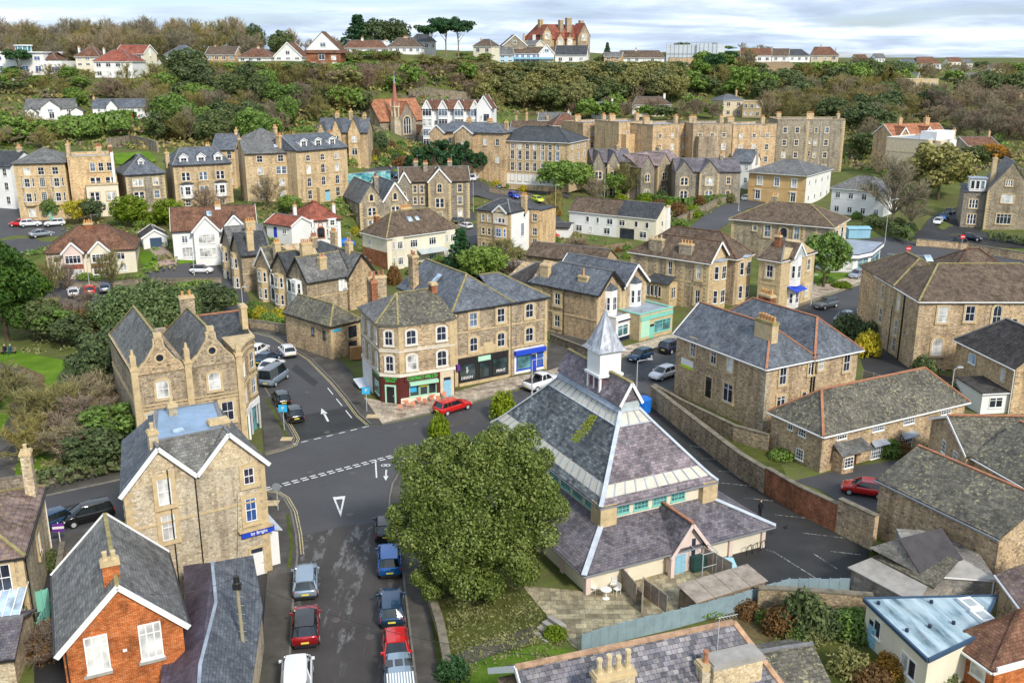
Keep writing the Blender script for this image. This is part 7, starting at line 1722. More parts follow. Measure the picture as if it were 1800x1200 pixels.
cx0=b.w;poly=[(b.w-2,-2.5),(b.w+1,-5.5),(b.w+5.5,-3.5),(b.w+7.0,.5),(b.w+7,D-1),(b.w,D-1),(b.w-2,0)]
mb=MB();mb.prism(poly,0,2.7);sf=b.pA(mb,'shopfront',M[S1]);mb=MB();mb.prism(grow(poly,.5),2.7,3.4);b.pA(mb,'canopy_fascia',M[S1]);mb=MB();mb.prism(grow(poly,.55),2.62,2.75);mb.prism(grow(poly,.53),3.4,3.5);b.pA(mb,'canopy_trim',M['navy_paint']);mb=MB();mb.prism(grow(poly,.3),3.5,3.56);b.pA(mb,'flat_roof',M[S3A])
for i_ in range(4):
 p_,q_=Vector(poly[i_]),Vector(poly[i_+1]);c__=(p_+q_)/2;d__=q_-p_;nn=Vector((d__.y,-d__.x)).normalized()
 b.win(S13,0,.4,d__.length*.8,2.0,S1B,sur=None,xy=(c__.x+nn.x*.03,c__.y+nn.y*.03),ang=math.atan2(d__.y,d__.x),glass=S29 if i_!=1 else 'curtain')
b=Bld('cream_villa','peach-fronted villa with shallow hipped roof and white side wall','villa',(1317,301),(1418,308),baseB=(1418,362),C=(1476,297),wall='ochre_render',roof=S6,fA=1,sur=S1)
E=b.e;D=b.d
b.body(0,b.w,0,D,E);b.roof(0,b.w,0,D,E,S35,2.6,b.w*.38,b.w*.38,ov=.8,gut=S1);mb=MB();mb.box(b.w-.02,b.w+.05,.02,D,-1,E-.02);b.pA(mb,'white_wall',M[S2])
for x in(.2,.5,.8):b.win(S13,b.w*x,E*.58,1.3,2.2,S1B,sw=.2)
for x in(.18,.8):b.win(S13,b.w*x,.8,1.3,2.3,S1B,sw=.2);mb=MB();mb.box(b.w*x-1,b.w*x+1,-.3,.02,3.3,3.5);b.pA(mb,'window_hood',M[S1])
b.grid('R',4,2,.8,1.3,'one',sur=None,off=.06);b.door(S13,b.w*.5,0,1.1,2.5,S5);b.sA(E*.5,mat='ochre_render',faces=S13)
std(S28,'white rendered house with slate roof between the peach villa and the big dark tree',(1463,329),(1556,337),e=6.5,D=9,grd=0 if 0 else None,wall=S2,roof=S6,rA=2.5,i=(1,1),F=(4,2),sur=None,w=1.1,h=1.4,tA=S1B,gut=S1)
T=[((1025,219),(1087,216),S7,(2,4),0),((1088,218),(1147,215),S19,(2,4),.3),((1148,223),(1218,219),S7,(3,4),0),((1219,221),(1288,220),SF,(3,4),.3),((1289,223),(1366,221),S7,(3,4),0)]
tl=['first house of the long tall terrace, plain tan wall behind the hipped institution roof','second house of the long tall terrace, warmer tan stone with few windows','third house of the long tall terrace, tan stone, above the pink-roofed villa','fourth house of the long tall terrace, darker brown stone','fifth house of the long tall terrace, tan stone with weathered parapet']
for(A,B_,wl,Fg,pj),lb in zip(T,tl):
 b=Bld('terraced_house',lb,S1D,A,B_,e=15.2,D=11,wall=wl,roof=S3A,fA=2,gA='long tall stone terrace below the wooded hill')
 E=b.e;b.flat(0,b.w-.05,0,b.d,E,.5,top=S3A,cop=S14);
 for f_ in range(4):
  for k in range(Fg[0]):b.win(S13,b.w*(k+.6)/(Fg[0]+.3),1+f_*3.6,1.15,1.7 if f_<3 else 1.2,sw=.16,sur=S22)
 b.body(b.w*.08,b.w*.5,-2.2,0,E-3,name='rear_wing')if pj else None
 b.cA(b.w*.15,b.d*.5,E+2.2,2.2,.8,zb=E,pots=5,mat=S7);b.cA(b.w*.9,b.d*.5,E+2.2,1.2,.8,zb=E,pots=3,mat=S7);b.pipe(S13,b.w*.62,E,mat=S1);b.sA(E-3.2,faces=S13,h=.12,mat=S14)
b=Bld('tall_house','dark grey stone end block of the terrace with cream dressed corner and iron downpipes',S1D,(1367,213),(1486,213),e=16,D=11,wall=S14,roof=S3A,fA=2)
E=b.e;D=max(b.d,10);b.flat(0,b.w,0,D,E,.5,cop=SD)
for f_ in range(4):
 for x in(.12,.30,.74):b.win(S13,b.w*x,1+f_*3.8,1.2,1.7,sw=.18,sur=S22)
 b.win(S13,b.w*.58,1+f_*3.8,.9,1.6,sw=.18);b.win(S13,b.w*.50,1.5+f_*3.8,.7,1.6,sw=.1)
for t_ in(1.5,4.5,7.5):b.body(b.w,b.w+.5,t_,t_+1.6,E-.4,SD,name='bay_pilaster')
b.quoins([(b.w,0,-1,1),(b.w*.47,0,-1,1)],E,l=.8);b.pipe(S13,b.w*.65,E,mat=S1);b.cA(b.w*.55,D*.5,E+2,2.2,.8,pots=5,mat=S7);b.cA(b.w*.08,D*.5,E+2,1.4,.8,pots=4,mat=S7);b.cA(b.w*.97,D*.5,E+2,.8,1.4,pots=3,mat=S7)
b=Bld('institution','long four-storey tan stone building with nine window bays, white ground floor and hipped slate roof','building',(868,245),(1000,250),baseA=(870,318),C=(1057,244),wall=S19,roof=S12,fA=2,sur=S22)
E=b.e;D=b.d
b.body(0,b.w,0,D,E);b.roof(0,b.w,0,D,E,S35,3.0,D*.42,D*.42,ov=.5,gut=S1,cap=S12)
for k in range(9):
 x=b.w*(.055+.29*(k//3)+.1*(k%3)+.055*(k//3)*.2)
 for z,h1 in((E*.80,1.3),(E*.55,2.3),(E*.28,2.2),(E*.04,1.8)):b.win(S13,x,z,1.0,h1,sw=.15)
mb=MB();mb.box(.05,b.w*.93,-.05,.02,-.5,E*.20);b.pA(mb,'white_ground_floor',M[S2]);b.pipe(S13,b.w*.31,E,mat=S1);b.pipe(S13,b.w*.65,E,mat=S1);b.sA(E*.5,faces='FR');b.grid('R',3,4,.9,1.5);b.cA(b.w*.45,D*.5,E+3,.2,.6,pots=0)if 0 else None
for(A,B_,base,lb,rf,cw)in(((1042,285),(1110,284),(1045,348),'gothic grey stone villa with purple slate roof, left of the three behind the trees',S2F,3),((1122,293),(1200,284),(1124,352),'gothic grey stone villa with pinkish slate roof and pointed gable bay, middle of the three','slate_pink',3),((1188,301),(1302,301),(1190,352),'gothic grey stone villa with twin gables and purple slates, right of the three',S2F,3)):
 b=Bld('gothic_villa',lb,'villa',A,B_,baseA=base,D=10,wall=S14,roof=rf,fA=2,gA='gothic villas in front of the long terrace')
 E=b.e;b.body(0,b.w,0,b.d,E,gab=S35,rA=2.8);b.roof(0,b.w,0,b.d,E,S35,2.8,0,0)
 for x0,x1 in((-.01,.26),(.36,.66)):b.body(b.w*x0,b.w*x1,-1.2,0,E-.2,gab='y',rA=3.0,name=S1A);b.roof(b.w*x0,b.w*x1,-1.2,4.5,E-.2,'y',3.0,ov=.15)
 for xx_ in(.125,.51):
  for z in(.7,E*.54):b.win(S13,b.w*xx_,z,1.9,2.0,'pair seg',sw=.3,box=(0,0,-1.2,0))
 for z in(.7,E*.56):b.win(S13,b.w*.82,z,1.0,1.8,sw=.25)
 b.cA(b.w*.75,b.d*.5,E+4,.9,1.2,zb=E,pots=3,mat=S14);b.quoins([(b.w*.36,-1.2,1,1),(b.w*.66,-1.2,-1,1)],E-.5,l=.6)
std(S1E,'white-sided slate-roofed house behind the gothic villas beside the peach villa',(1285,283),(1322,285),e=7,D=8,wall=S2,roof=SC,kind=S35,rA=3,F=(2,2),sur=None,ch=((1.0,.5,3.6,.8,1.2,0),))
b=std('grey_villa','grey stone villa with shallow slate-blue roofs in front of the white flats',(760,230),(885,234),e=9,D=11,wall=S7,roof=SC,rA=2.0,i=(.6,.8),F=(6,2),w=1.0,h=1.7,cat='villa',fA=5,ch=((.4,.5,2.8,1.5,.7,5),(.7,.5,2.8,1.5,.7,5),(.95,.4,2.6,.9,.9,2)))
for x0,x1 in((.0,.2),(.36,.6)):b.body(b.w*x0,b.w*x1,-1.5,0,b.e-.2,gab='y',rA=1.8,name='gable_wing_wall');b.roof(b.w*x0,b.w*x1,-1.5,4,b.e-.2,'y',1.8,bA=S1);b.win(S13,b.w*(x0+x1)/2,5,1.2,1.7,'sash arch',box=(0,0,-1.5,0));b.win(S13,b.w*(x0+x1)/2,1.2,1.2,1.9,box=(0,0,-1.5,0))
b=std('gothic_lodge','yellow stone gothic house with crowded gables left of the church',(560,232),(646,232),e=6.5,D=9,wall=S19,roof=SC,rA=3.0,i=(0,0),F=None,cat=S1D,fA=3,ch=((.35,.4,4.5,.9,.9,2),(.62,.5,5,.9,1.2,3),(.9,.5,4,.9,.9,2)))
for x0,x1,r_ in((.28,.48,3.2),(.62,.86,3.6),(.0,.16,2.4)):b.body(b.w*x0,b.w*x1,-1.5,0,b.e,gab='y',rA=r_,name=S1A);b.roof(b.w*x0,b.w*x1,-1.5,4,b.e,'y',r_,ov=.12);b.win(S13,b.w*(x0+x1)/2,b.e*.62,1.2,1.6,'pair',box=(0,0,-1.5,0));b.win(S13,b.w*(x0+x1)/2,.8,1.4,1.8,'cas2 seg',box=(0,0,-1.5,0))
b.win(S13,b.w*.55,1,1.4,2.2,'arch')
b=Bld('church','stone church with orange tiled roofs, tall window and slender red spire','church',(668,213),(748,209),baseB=(748,250),D=11,wall=S14,roof='tile_orange',fA=3)
E=b.e
b.body(0,b.w,0,b.d,E,gab=S35,rA=6);b.roof(0,b.w,0,b.d,E,S35,6,0,0,ov=.3,cap=S8)
x0,x1=b.w*.26,b.w*.66;b.body(x0,x1,-3,0,E-.2,gab='y',rA=5.6,name=S1A);b.roof(x0,x1,-3,6,E-.2,'y',5.6,ov=.2,cap=S8)
b.body(x1+.2,x1+3.4,-4,0,E*.45,gab='y',rA=2.2,name='porch_wall');b.roof(x1+.2,x1+3.4,-4,0,E*.45,'y',2.2,ov=.15,mat=S3)
b.win(S13,(x0+x1)/2,E*.45,2.6,5.2,'arch trip',sw=.35,box=(0,0,-3,0));b.row(S13,4,E*.12,.6,1.2,'arch',a=x0+.8,b=x1-.8,box=(0,0,-3,0));b.win(S13,x1+1.8,.2,1.5,2.6,'arch',glass='glass',box=(0,0,-4,0));b.row(S13,2,E*.4,.7,2.2,'arch',a=x1+.5,b=b.w-.5);b.row('L',3,E*.3,.8,3,'arch');b.row(S13,1,E*.3,.8,2.6,'arch',a=.5,b=x0)
tx,ty=x0-.6,-2.6;o=MB();o.box(tx-1.1,tx+1.1,ty-1.1,ty+1.1,-3,E*1.0);o.box(tx-.8,tx+.8,ty-.8,ty+.8,E,E+1.2);b.pA(o,'tower_wall',M[S15]);o=MB()
for sx in(-1,1):
 for sy in(-1,1):o.box(tx+sx*.7-.18,tx+sx*.7+.18,ty+sy*.7-.18,ty+sy*.7+.18,E+1.2,E+4.0)
o.box(tx-1,tx+1,ty-1,ty+1,E+4,E+4.4)
for sx in(-1,1):
 for sy in(-1,1):o.tube((tx+sx*.9,ty+sy*.9,E+4.4),(tx+sx*.9,ty+sy*.9,E+5.8),.2,.03,4)
b.pA(o,'belfry',M[S22]);o=MB();o.tube((tx,ty,E+4.4),(tx,ty,E+11.0),.95,.30,8);sp=b.pA(o,'spire',M['spire_red']);o=MB();o.tube((tx,ty,E+11.0),(tx,ty,E+13.6),.30,.04,8);b.pA(o,'spire_tip',M[S3A],sp);o=MB();o.tube((tx,ty,E+13.5),(tx,ty,E+14.6),.04,.04,6);o.bar((tx-.3,ty,E+14.2),(tx+.3,ty,E+14.2),.06);b.pA(o,'cross',M['steel'],sp)
b=std('flats','white apartment block with four tall glazed bays and red roofs behind the church',(742,192),(862,193),e=11,D=10,wall=S2,roof=S3,kind=S35,rA=2.4,F=None,sur=None,cat='flats',fA=3)
for k in range(4):
 x0=b.w*(.02+.235*k);x1=x0+b.w*.13;b.body(x0,x1,-1.2,0,b.e+.3,S2,gab='y',rA=2.2,name='bay_wall');b.roof(x0,x1,-1.2,4,b.e+.3,'y',2.2,ov=.1,mat=S3,bA=S1)
 for f_ in range(4):b.win(S13,(x0+x1)/2,.8+f_*2.8,2.6,2.0,'cas3',box=(0,0,-1.2,0));b.win(S13,x1+b.w*.05,.8+f_*2.8,1.0,1.5,S2D)
b.body(b.w*.82,b.w+.5,-2.0,0,b.e+.8,S2,gab='y',rA=3.0,name=S1A);b.roof(b.w*.82,b.w+.5,-2,5,b.e+.8,'y',3.0,mat=S3,bA=S1)
for f_ in range(3):b.win(S13,b.w*.88,2+f_*3,.9,1.5,box=(0,0,-2,0));b.win(S13,b.w*.96,2+f_*3,1.6,1.9,S1B,box=(0,0,-2,0),frame='grey_paint')
b=Bld('cream_villa','long flat-topped cream villa with stepped bays among the trees at the right','villa',(1559,243),(1632,248),baseA=(1552,308),D=15,wall=S22,roof=S3A,fA=2,sur=S1)
E=b.e;D=b.d
b.flat(0,b.w,0,D,E,.3,wall=S22,cop=S1);b.body(b.w,b.w+2,D*.2,D*.45,E,S22,name='bay_wall');b.body(b.w,b.w+1.5,D*.6,D*.85,E-.2,S2,name='bay_wall');b.sA(E*.66,faces='FR',mat=SD);b.win(S13,b.w*.6,E*.3,1,1.3);b.grid('R',5,3,1.0,1.7);b.cA(b.w*1.0,D*.9,E+2.5,.8,.8,pots=2,mat=SD);b.body(b.w*.7,b.w+1,D*.15,D*.8,E+2.4,S2,z0=E,name='penthouse')
b=std('red_roof_house','house with orange-red gabled roofs and brick chimneys behind the cream villa',(1570,240),(1665,238),e=10,D=10,wall=S7,roof='tile_orange',rA=3.2,F=(4,3),bA=S1,cap=S8,ch=((.28,.5,5,1.0,1.2,2),(.78,.5,5,1.4,1.2,2)),fA=3)
for x0,x1 in((.05,.25),(.5,.68)):b.body(b.w*x0,b.w*x1,-1.5,0,b.e,gab='y',rA=2.6,name=S1A);b.roof(b.w*x0,b.w*x1,-1.5,4,b.e,'y',2.6,bA=S1,cap=S8)
b=Bld('gothic_house','grey gothic stone mansion with steep gable and white-mullioned windows on the right edge',S1D,(1737,334),(1850,338),e=8.8,D=12,baseA=(1727,404),wall=S14,roof=S6,fA=1,sur=SD)
E=b.e
b.body(0,9.0,0,b.d,E,gab='y',rA=6.2);b.roof(0,9.0,0,b.d,E,'y',6.2,ov=.25);b.body(9,b.w+6,1,b.d,E,name='side_wing');b.roof(9,b.w+6,1,b.d,E,S35,4,0,0)
for(u,v,w1,h1,st)in((1774,322,1.3,1.2,'trip'),(1771,349,2.5,1.9,'cas4 seg'),(1764,385,3.0,2.2,'cas4'),(1742,411,2.2,1.4,'cas3'),(1779,414,1.8,1.4,'cas3')):wpx(b,u,v,w1,h1,st,sw=.22)
b.body(-4.6,0,1.5,9,E-.8,name='tower_wall');s=MB();s.slab([(-4.8,1.3,E-.7),(0,1.3,E-.7),(0,9,E+.3),(-4.8,9,E+.3)],.12);b.pA(s,S2A,M[S12])
for z,hh in((1.0,2.2),(4.6,1.9)):b.win(S13,-2.4,z,1.8,hh,'trip',box=(0,0,1.5,2),sw=.22)
b.body(-3.6,-.3,1.9,5,E+2.2,S1,z0=E-.6,name='glazed_dormer');b.row(S13,3,E-.1,.8,1.9,'one',a=-3.5,b=-.4,box=(0,0,1.9,3),sur=None);s=MB();s.box(-3.9,-.0,1.6,5.3,E+2.2,E+2.4);b.pA(s,'dormer_roof',M[S3A])
b.cA(1.2,4,E+6.8,.9,1.4,zb=E,pots=2,mat=SD);b.quoins([(0,0,1,1),(9,0,-1,1)],E-.2,l=.7)
b=std('white_cottage','white cottage with central gable and lean-to porches, left of the pair above the hedge',(43,190),(130,189),base=(47,210),D=8,wall=S2,roof=S6,rA=2.2,F=None,sur=None,gut='grey_paint',fA=3)
b.body(b.w*.33,b.w*.72,-.6,0,b.e,gab='y',rA=2.0,name=S1A);b.roof(b.w*.33,b.w*.72,-.6,4,b.e,'y',2.0,mat=S6);b.win(S13,b.w*.52,b.e*.62,1.4,.9,'cas3',box=(0,0,-.6,0));b.win(S13,b.w*.54,.2,1.4,1.9,S1B,box=(0,0,-.6,0));
for x in(.2,.88):b.win(S13,b.w*x,b.e*.6,1,.9,S1B);b.win(S13,b.w*x,.5,1.1,1.2,S1B)
b.body(b.w*.06,b.w*.25,-2,0,2.2,gab='y',rA=1.0,name='porch_wall');b.roof(b.w*.06,b.w*.25,-2,0,2.2,'y',1.0,mat=S6);b.body(b.w*.93,b.w*1.18,-1,2,2.2,gab='y',rA=1.0,name='porch_wall');b.roof(b.w*.93,b.w*1.18,-1,2,2.2,'y',1.0,mat=S6)
b=std('white_cottage','long white cottage with slate-blue roof and small gable, right of the pair above the hedge',(162,188),(275,187),base=(164,211),D=7,wall=S2,roof=SC,rA=1.9,F=None,sur=None,gut='grey_paint',fA=3,ch=((0,.5,2.6,.6,.6,1),))
b.body(b.w*.22,b.w*.39,-.6,0,b.e,gab='y',rA=1.8,name=S1A);b.roof(b.w*.22,b.w*.39,-.6,3,b.e,'y',1.8,mat=SC)
for x in(.10,.3,.5,.62,.72):b.win(S13,b.w*x,b.e*.6,.8,.9,S1B,box=(0,0,-.6,0)if x==.3 else None)
for x in(.10,.38,.52,.74):b.win(S13,b.w*x,.5,.9,1.1,S1B)
b.row(S13,4,b.e*.42,.7,1.8,'one',a=b.w*.8,b=b.w*.97);b.door(S13,b.w*.24,0,1.0,2.2,'red_paint',sur=None);b.door(S13,b.w*.63,0,1.0,2.2,'red_paint',sur=None)
RH=[
(S28,'white house with red tiled gable roof and half-red bay high on the left ridge',(132,99),(174,97),(134,118),8,SB,S3,S35,3.0,(.9,.9),(3,2),((-.02,.5,3,.5,.8,1),(1.02,.5,2.6,.5,.8,1))),
(S28,'white house with broad red hipped roof at the front of the ridge cluster',(164,107),(232,106),(167,137),10,S2,'tile_red',S35,3.2,(.9,.9),(4,2),()),
(S28,'cream house with plain red roof just behind the broad red-hipped house',(203,94),(252,93),(206,122),8,SB,'tile_red',S35,2.6,(0,0),(3,2),((-.01,.5,2,.5,.8,1),(1.0,.5,2,.5,.8,1))),
('white_annexe','small white annexe at the right end of the red-roofed ridge houses',(253,107),(270,107),(254,119),6,S2,S6,S35,1.2,(0,0),(1,1),()),
(S10,'cream house with grey hipped roof and small dormer, alone below the bare trees',(289,96),(336,96),(290,108),9,SB,SC,S35,3.0,(.9,.9),(3,1),()),
(S10,'low house with wide grey-brown roof on the left ridge',(361,96),(412,95),(362,108),9,S7,SA,S35,2.6,(0,0),(4,1),((.2,.5,3,.6,.6,2),)),
(S10,'white bungalow with brown hipped roof left of the white gable house',(419,100),(476,98),(420,110),9,S2,S3,S35,2.8,(.9,.9),(4,1),((.5,.5,3.4,.8,.6,2),)),
(S10,'white house with a broad white front gable on the ridge',(482,99),(530,97),(484,107),9,S2,S3,'y',4.4,(0,0),(3,1),()),
('ridge_bungalow','long white bungalow with reddish roof left of the tall dark evergreens',(604,84),(680,83),(605,95),9,S2,S3,S35,2.4,(.5,.5),(6,1),((.42,.5,3.4,.8,.6,2),(.95,.5,2.6,.8,.6,1))),
('ridge_bungalow','white bungalow with dark brown hipped roof below the tall evergreens',(681,82),(740,81),(682,94),9,S2,SA,S35,3.0,(.8,.8),(5,1),((.5,.5,3.4,1.4,.6,3),)),
(S10,'white house with dark slate roof behind the brown-roofed bungalow',(722,73),(766,72),(723,88),9,S2,S12,S35,2.6,(.6,.6),(4,1),()),
('ridge_cabin','small cream cabin with a dark window below the ridge bungalows',(707,101),(732,101),(707,113),5,SB,'felt_dark',S35,.3,(0,0),(1,1),()),
(S10,'cream house with brown roof left of the blue boarded house',(832,81),(864,81),(833,96),8,SB,SA,S35,2.4,(.7,.7),(2,1),((.2,.5,2.6,.5,.5,1),)),
('blue_house','pale blue boarded house with grey roof and balcony on the ridge',(864,96),(903,95),(865,111),8,'blue_board',S6,S35,2.6,(0,0),(3,2),()),
(S10,'dark pointed-gable house half hidden behind the blue houses',(884,80),(926,79),(885,97),9,S14,S12,'y',4.0,(0,0),(2,1),((.95,.5,4,.8,.8,2),)),
(S10,'cream house with tall white chimneys behind the blue balcony house',(921,78),(942,78),(921,95),8,SB,S6,S35,1.6,(0,0),(1,1),((.5,.5,4,1,.8,0),)),
(S10,'white gabled house with dark slate roof below the red-roofed mansion',(976,96),(1031,96),(978,112),9,S2,S12,S35,3.4,(0,0),(3,1),()),
('ridge_bungalow','white bungalow with brown and dark roofs left of the white sheeted scaffold',(1085,101),(1168,100),(1086,110),9,S2,SA,S35,2.8,(.3,.5),(6,1),((.4,.5,3.6,.8,.6,2),)),
(S10,'small low house with grey roof beside the dark conifer on the skyline',(1062,99),(1092,98),(1063,108),8,S7,S6,S35,1.6,(0,0),(2,1),()),
(S10,'small white house with brown roof between two pines right of the scaffold',(1265,103),(1292,102),(1266,110),8,S2,SA,S35,2.2,(0,0),(2,1),()),
(S10,'white house with red roof at the left end of the right-hand skyline row',(1302,97),(1356,96),(1303,110),9,S2,S3,S35,3.2,(0,0),(4,1),((.6,.5,3.8,.6,.6,1),)),
(S10,'white house with green-brown roof in the right-hand skyline row',(1357,98),(1386,97),(1358,109),9,S2,SA,S35,3.2,(0,0),(2,1),()),
(S10,'white gabled house with dark roof in the right-hand skyline row',(1387,98),(1424,97),(1388,109),9,S2,S12,S35,3.0,(0,.5),(3,1),()),
(S10,'tan house with tall brown hipped roof at the right end of the skyline row',(1426,97),(1474,99),(1427,108),9,S22,S3,S35,3.8,(.3,.9),(3,1),((.35,.5,4.8,.6,.6,1),(.9,.5,3,.5,.5,1))),
(S10,'white house with pinkish red roof on the far right skyline',(1612,112),(1655,112),(1613,121),10,S2,S3,S35,4,(.4,.8),(4,1),()),
(S10,'pale blue house on the far right skyline beside the red-roofed one',(1588,112),(1610,111),(1589,121),10,'blue_board',SC,S35,2.4,(0,0),(2,1),()),
(S10,'low dark red roofed house far out on the right skyline',(1718,122),(1770,122),(1719,131),12,S2,S3,S35,4,(.6,.6),(4,1),()),
(S10,'low red-brown roofed house at the right end of the skyline',(1778,125),(1810,125),(1779,133),12,S2,S3,S35,3.4,(.6,.6),(3,1),()),
(S28,'white house with pale slate roof and red chimney on the right hillside',(1692,146),(1742,152),(1693,166),9,S2,SC,S35,2.6,(0,0),(3,1),((-.02,.5,3.4,.9,.9,0),)),
('cream_villa','pale yellow flat-topped villa among bare trees on the right hillside',(1600,141),(1650,140),(1602,184),10,SD,S3A,'flat',0,(0,0),(3,3),()),
('cream_villa','pale stone house with arched windows and slate roof above the long terrace',(1272,176),(1308,174),(1274,206),10,S22,SC,S35,1.8,(.8,.8),(2,2),((.9,.5,3.4,.7,.7,2),)),
('cream_villa','yellow stone flat-topped wing beside the arched-window house above the terrace',(1306,180),(1338,181),(1308,207),9,SD,S3A,'flat',0,(0,0),(3,2),()),
(S28,'white rendered house wall behind bare trees above the long terrace',(1112,184),(1180,182),(1113,206),9,SB,SA,S35,2.6,(.6,.6),(5,2),((.9,.5,4,.8,.8,0),)),
(S28,'small pale house with slate roof among trees above the terrace',(1040,190),(1076,190),(1042,208),8,S2,SC,S35,2.0,(.7,.7),(2,1),((1.0,.5,3.4,.7,.7,0),)),
(S28,'white house with grey roof behind the brown hipped roofs left of the terrace',(946,211),(1000,210),(948,226),8,S2,S6,S35,2.2,(0,0),(3,1),((.95,.5,3,.6,.6,1),)),
(S1E,'house with brown hipped roof and paired windows at the left end of the terrace',(973,220),(1024,219),(975,244),9,S19,S3,S35,3.4,(.9,.9),(2,2),((.5,.5,3,.3,.3,0),)),
(S1E,'low brown-roofed house with stone chimneys above the institution roof',(898,226),(972,223),(900,240),9,S7,SA,S35,2.4,(0,0),(3,1),((.1,.5,4,.7,.9,2),(.35,.5,5,.7,.9,2),(.85,.5,4,.7,.9,2))),
(S28,'white house with slate roof under the trees at the right hillside near the quarry',(1397,168),(1412,168),(1398,176),6,S2,SC,S35,1.4,(0,0),(1,1),((.6,.5,3,.9,.9,0),)),
(S10,'stone house with grey roof half hidden on the right hillside below the skyline',(1588,136),(1612,135),(1590,150),8,S7,S6,S35,2,(0,0),(2,1),()),
('white_bungalow','white bungalow with long roof at the far right of the hillside',(1700,136),(1735,138),(1701,148),9,SB,S6,S35,2,(0,0),(3,1),()),
(S1E,'brown-walled house with grey roof in the trees at the right edge',(1770,158),(1812,160),(1772,176),9,S19,S6,S35,2,(0,0),(3,1),()),
('brick_house','low pinkish brick range behind the cream villa under the orange shrub',(1702,256),(1756,250),(1704,283),9,S15,S3,S35,2.2,(0,0),(3,1),((.95,.5,4,.6,.6,1),)),
]
DT=[(-80,315),(130,320),(170,306),(250,332),(350,345),(480,330),(560,312),(605,338),(690,345),(745,366),(830,376),(870,386),(910,405),(975,400),(1000,398),(1090,435),(1270,470),(1470,496),(1590,620),(1660,640),(1720,800),(1820,900)]
for(nm,lb,A,B_,base,D,wl,rf,kd,rs,ii,Fg,ch)in RH:
 dp=interp(DT,base[0])if base[1]<134 or base[0]<200 else(lambda p:p.y*CP-(p.z-CAMH)*SP)(G(*base))
 b=Bld(nm,lb,S1D if 'bungalow'not in nm else 'bungalow',A,B_,baseA=base,dep=dp,yaw=random.uniform(-.008,.008),D=D,wall=wl,roof=rf,fA=4,sur=None if 'stone'not in wl and SD not in wl else S22)
 if kd=='flat':b.flat(0,b.w,0,b.d,b.e,.4,cop=S22)
 else:
  hh=(b.d/2 if kd==S35 else b.w/2);hh=min(hh,b.w*.48)if kd==S35 else hh;sc_=1
  b.wing(0,b.w,0,b.d,b.e,kd,rs,ii[0]*hh,ii[1]*hh,bA=S1 if ii[0]==0 else None,gut=S1)
 fh=b.e/Fg[1];b.grid(S13,Fg[0],Fg[1],min(1.5,b.w/Fg[0]*.5),min(1.5,fh*.5),S1B)
 if kd=='y':b.win(S13,b.w/2,b.e+.5,1.4,1.3,S1B)
 for(fx,fy,up,cw,cdp,np_)in ch:b.cA(b.w*fx,b.d*fy,b.e+up,cw,cdp,zb=b.e-1,pots=np_,mat=S2 if wl in(S2,SB)else S7,pot=S8)
for i_,(u,v,w_,dp,rf)in enumerate(((1505,112,20,560,S3),(1540,110,16,600,S6),(1668,116,22,640,S3),(1692,119,18,690,S6),(1742,128,26,620,SA),(1786,127,20,760,S3),(1680,131,20,560,S6),(1240,112,14,520,SA),(1212,113,14,520,S6),(258,124,14,330,S3),(392,112,16,352,S6),(10,104,20,345,S3),(1790,150,24,520,SC),(1560,131,18,520,SA))):
 b=Bld('far_house','small pale far-off house with a plain roof on the skyline',S1D,(u,v-8),(u+w_,v-8),baseA=(u,v),dep=dp,D=9,wall=(SB,S2)[i_%2],roof=rf,fA=5,sur=None,gA='small far-off houses on the skyline');b.wing(0,b.w,0,b.d,b.e,S35,2.4,0,0,gut=None);b.grid(S13,3,1,1.2,1.2,S1B)
b=Bld('modern_villa','large white flat-roofed modern villa with round glass turret and stepped terraces','villa',(-60,93),(75,92),baseB=(76,132),dep=312,D=14,wall=S1,roof=S1,fA=6,sur=None)
E=b.e
b.body(0,b.w,0,b.d,E);mb=MB();mb.box(-.4,b.w+.4,-.6,b.d,E,E+.35);b.pA(mb,'flat_roof',M[S1])
b.row(S13,6,E-2.3,1.9,1.2,S1B,frame=S1,glass=S2E);b.row(S13,6,.9,1.9,1.9,S1B,glass=S2E)
b.body(b.w,b.w*1.22,.5,b.d,E*.62,name='side_wing');b.row(S13,1,.6,3.8,2.0,'cas4',a=b.w*1.03,b=b.w*1.2,box=(0,0,.5,1),glass=S2E)
x,y=b.loc(30,86,E+2);x=b.w*.66;mb=MB();mb.tube((x,5,E+.3),(x,5,E+2.2),2.4,n=16);t_=b.pA(mb,'glass_turret',M[S29]);mb=MB();mb.tube((x,5,E+2.2),(x,5,E+2.5),2.9,n=16);b.pA(mb,'turret_roof',M[S1],t_);mb=MB()
for i in range(10):a=i*math.pi/5;mb.box(x+2.42*math.cos(a)-.08,x+2.42*math.cos(a)+.08,5+2.42*math.sin(a)-.08,5+2.42*math.sin(a)+.08,E+.3,E+2.2)
b.pA(mb,'turret_frame',M[S1],t_)
for k,(a0,a1,yy,zt)in enumerate(((-.05,1.3,-4,-1.0),(-.1,1.1,-8,-4.0),(.5,2.0,-3,-2.2),(-.2,.5,-11,-5.5))):b.body(b.w*a0,b.w*a1,yy,0,zt,S1,z0=zt-6,name='terrace_wall')
b=std('red_roof_house','house with small red roof beside the modern white villa',(76,104),(100,104),dep=314,base=(77,132),D=8,wall=SB,roof=S3,rA=2.2,i=(.8,.8),F=(2,2),sur=None,fA=5)
b=Bld('brick_house','tall red brick house with white upper gable and steep brown roof on the ridge',S1D,(538,92),(598,92),baseA=(540,119),dep=312,D=10,wall=S27,roof=S3,fA=5,sur=None)
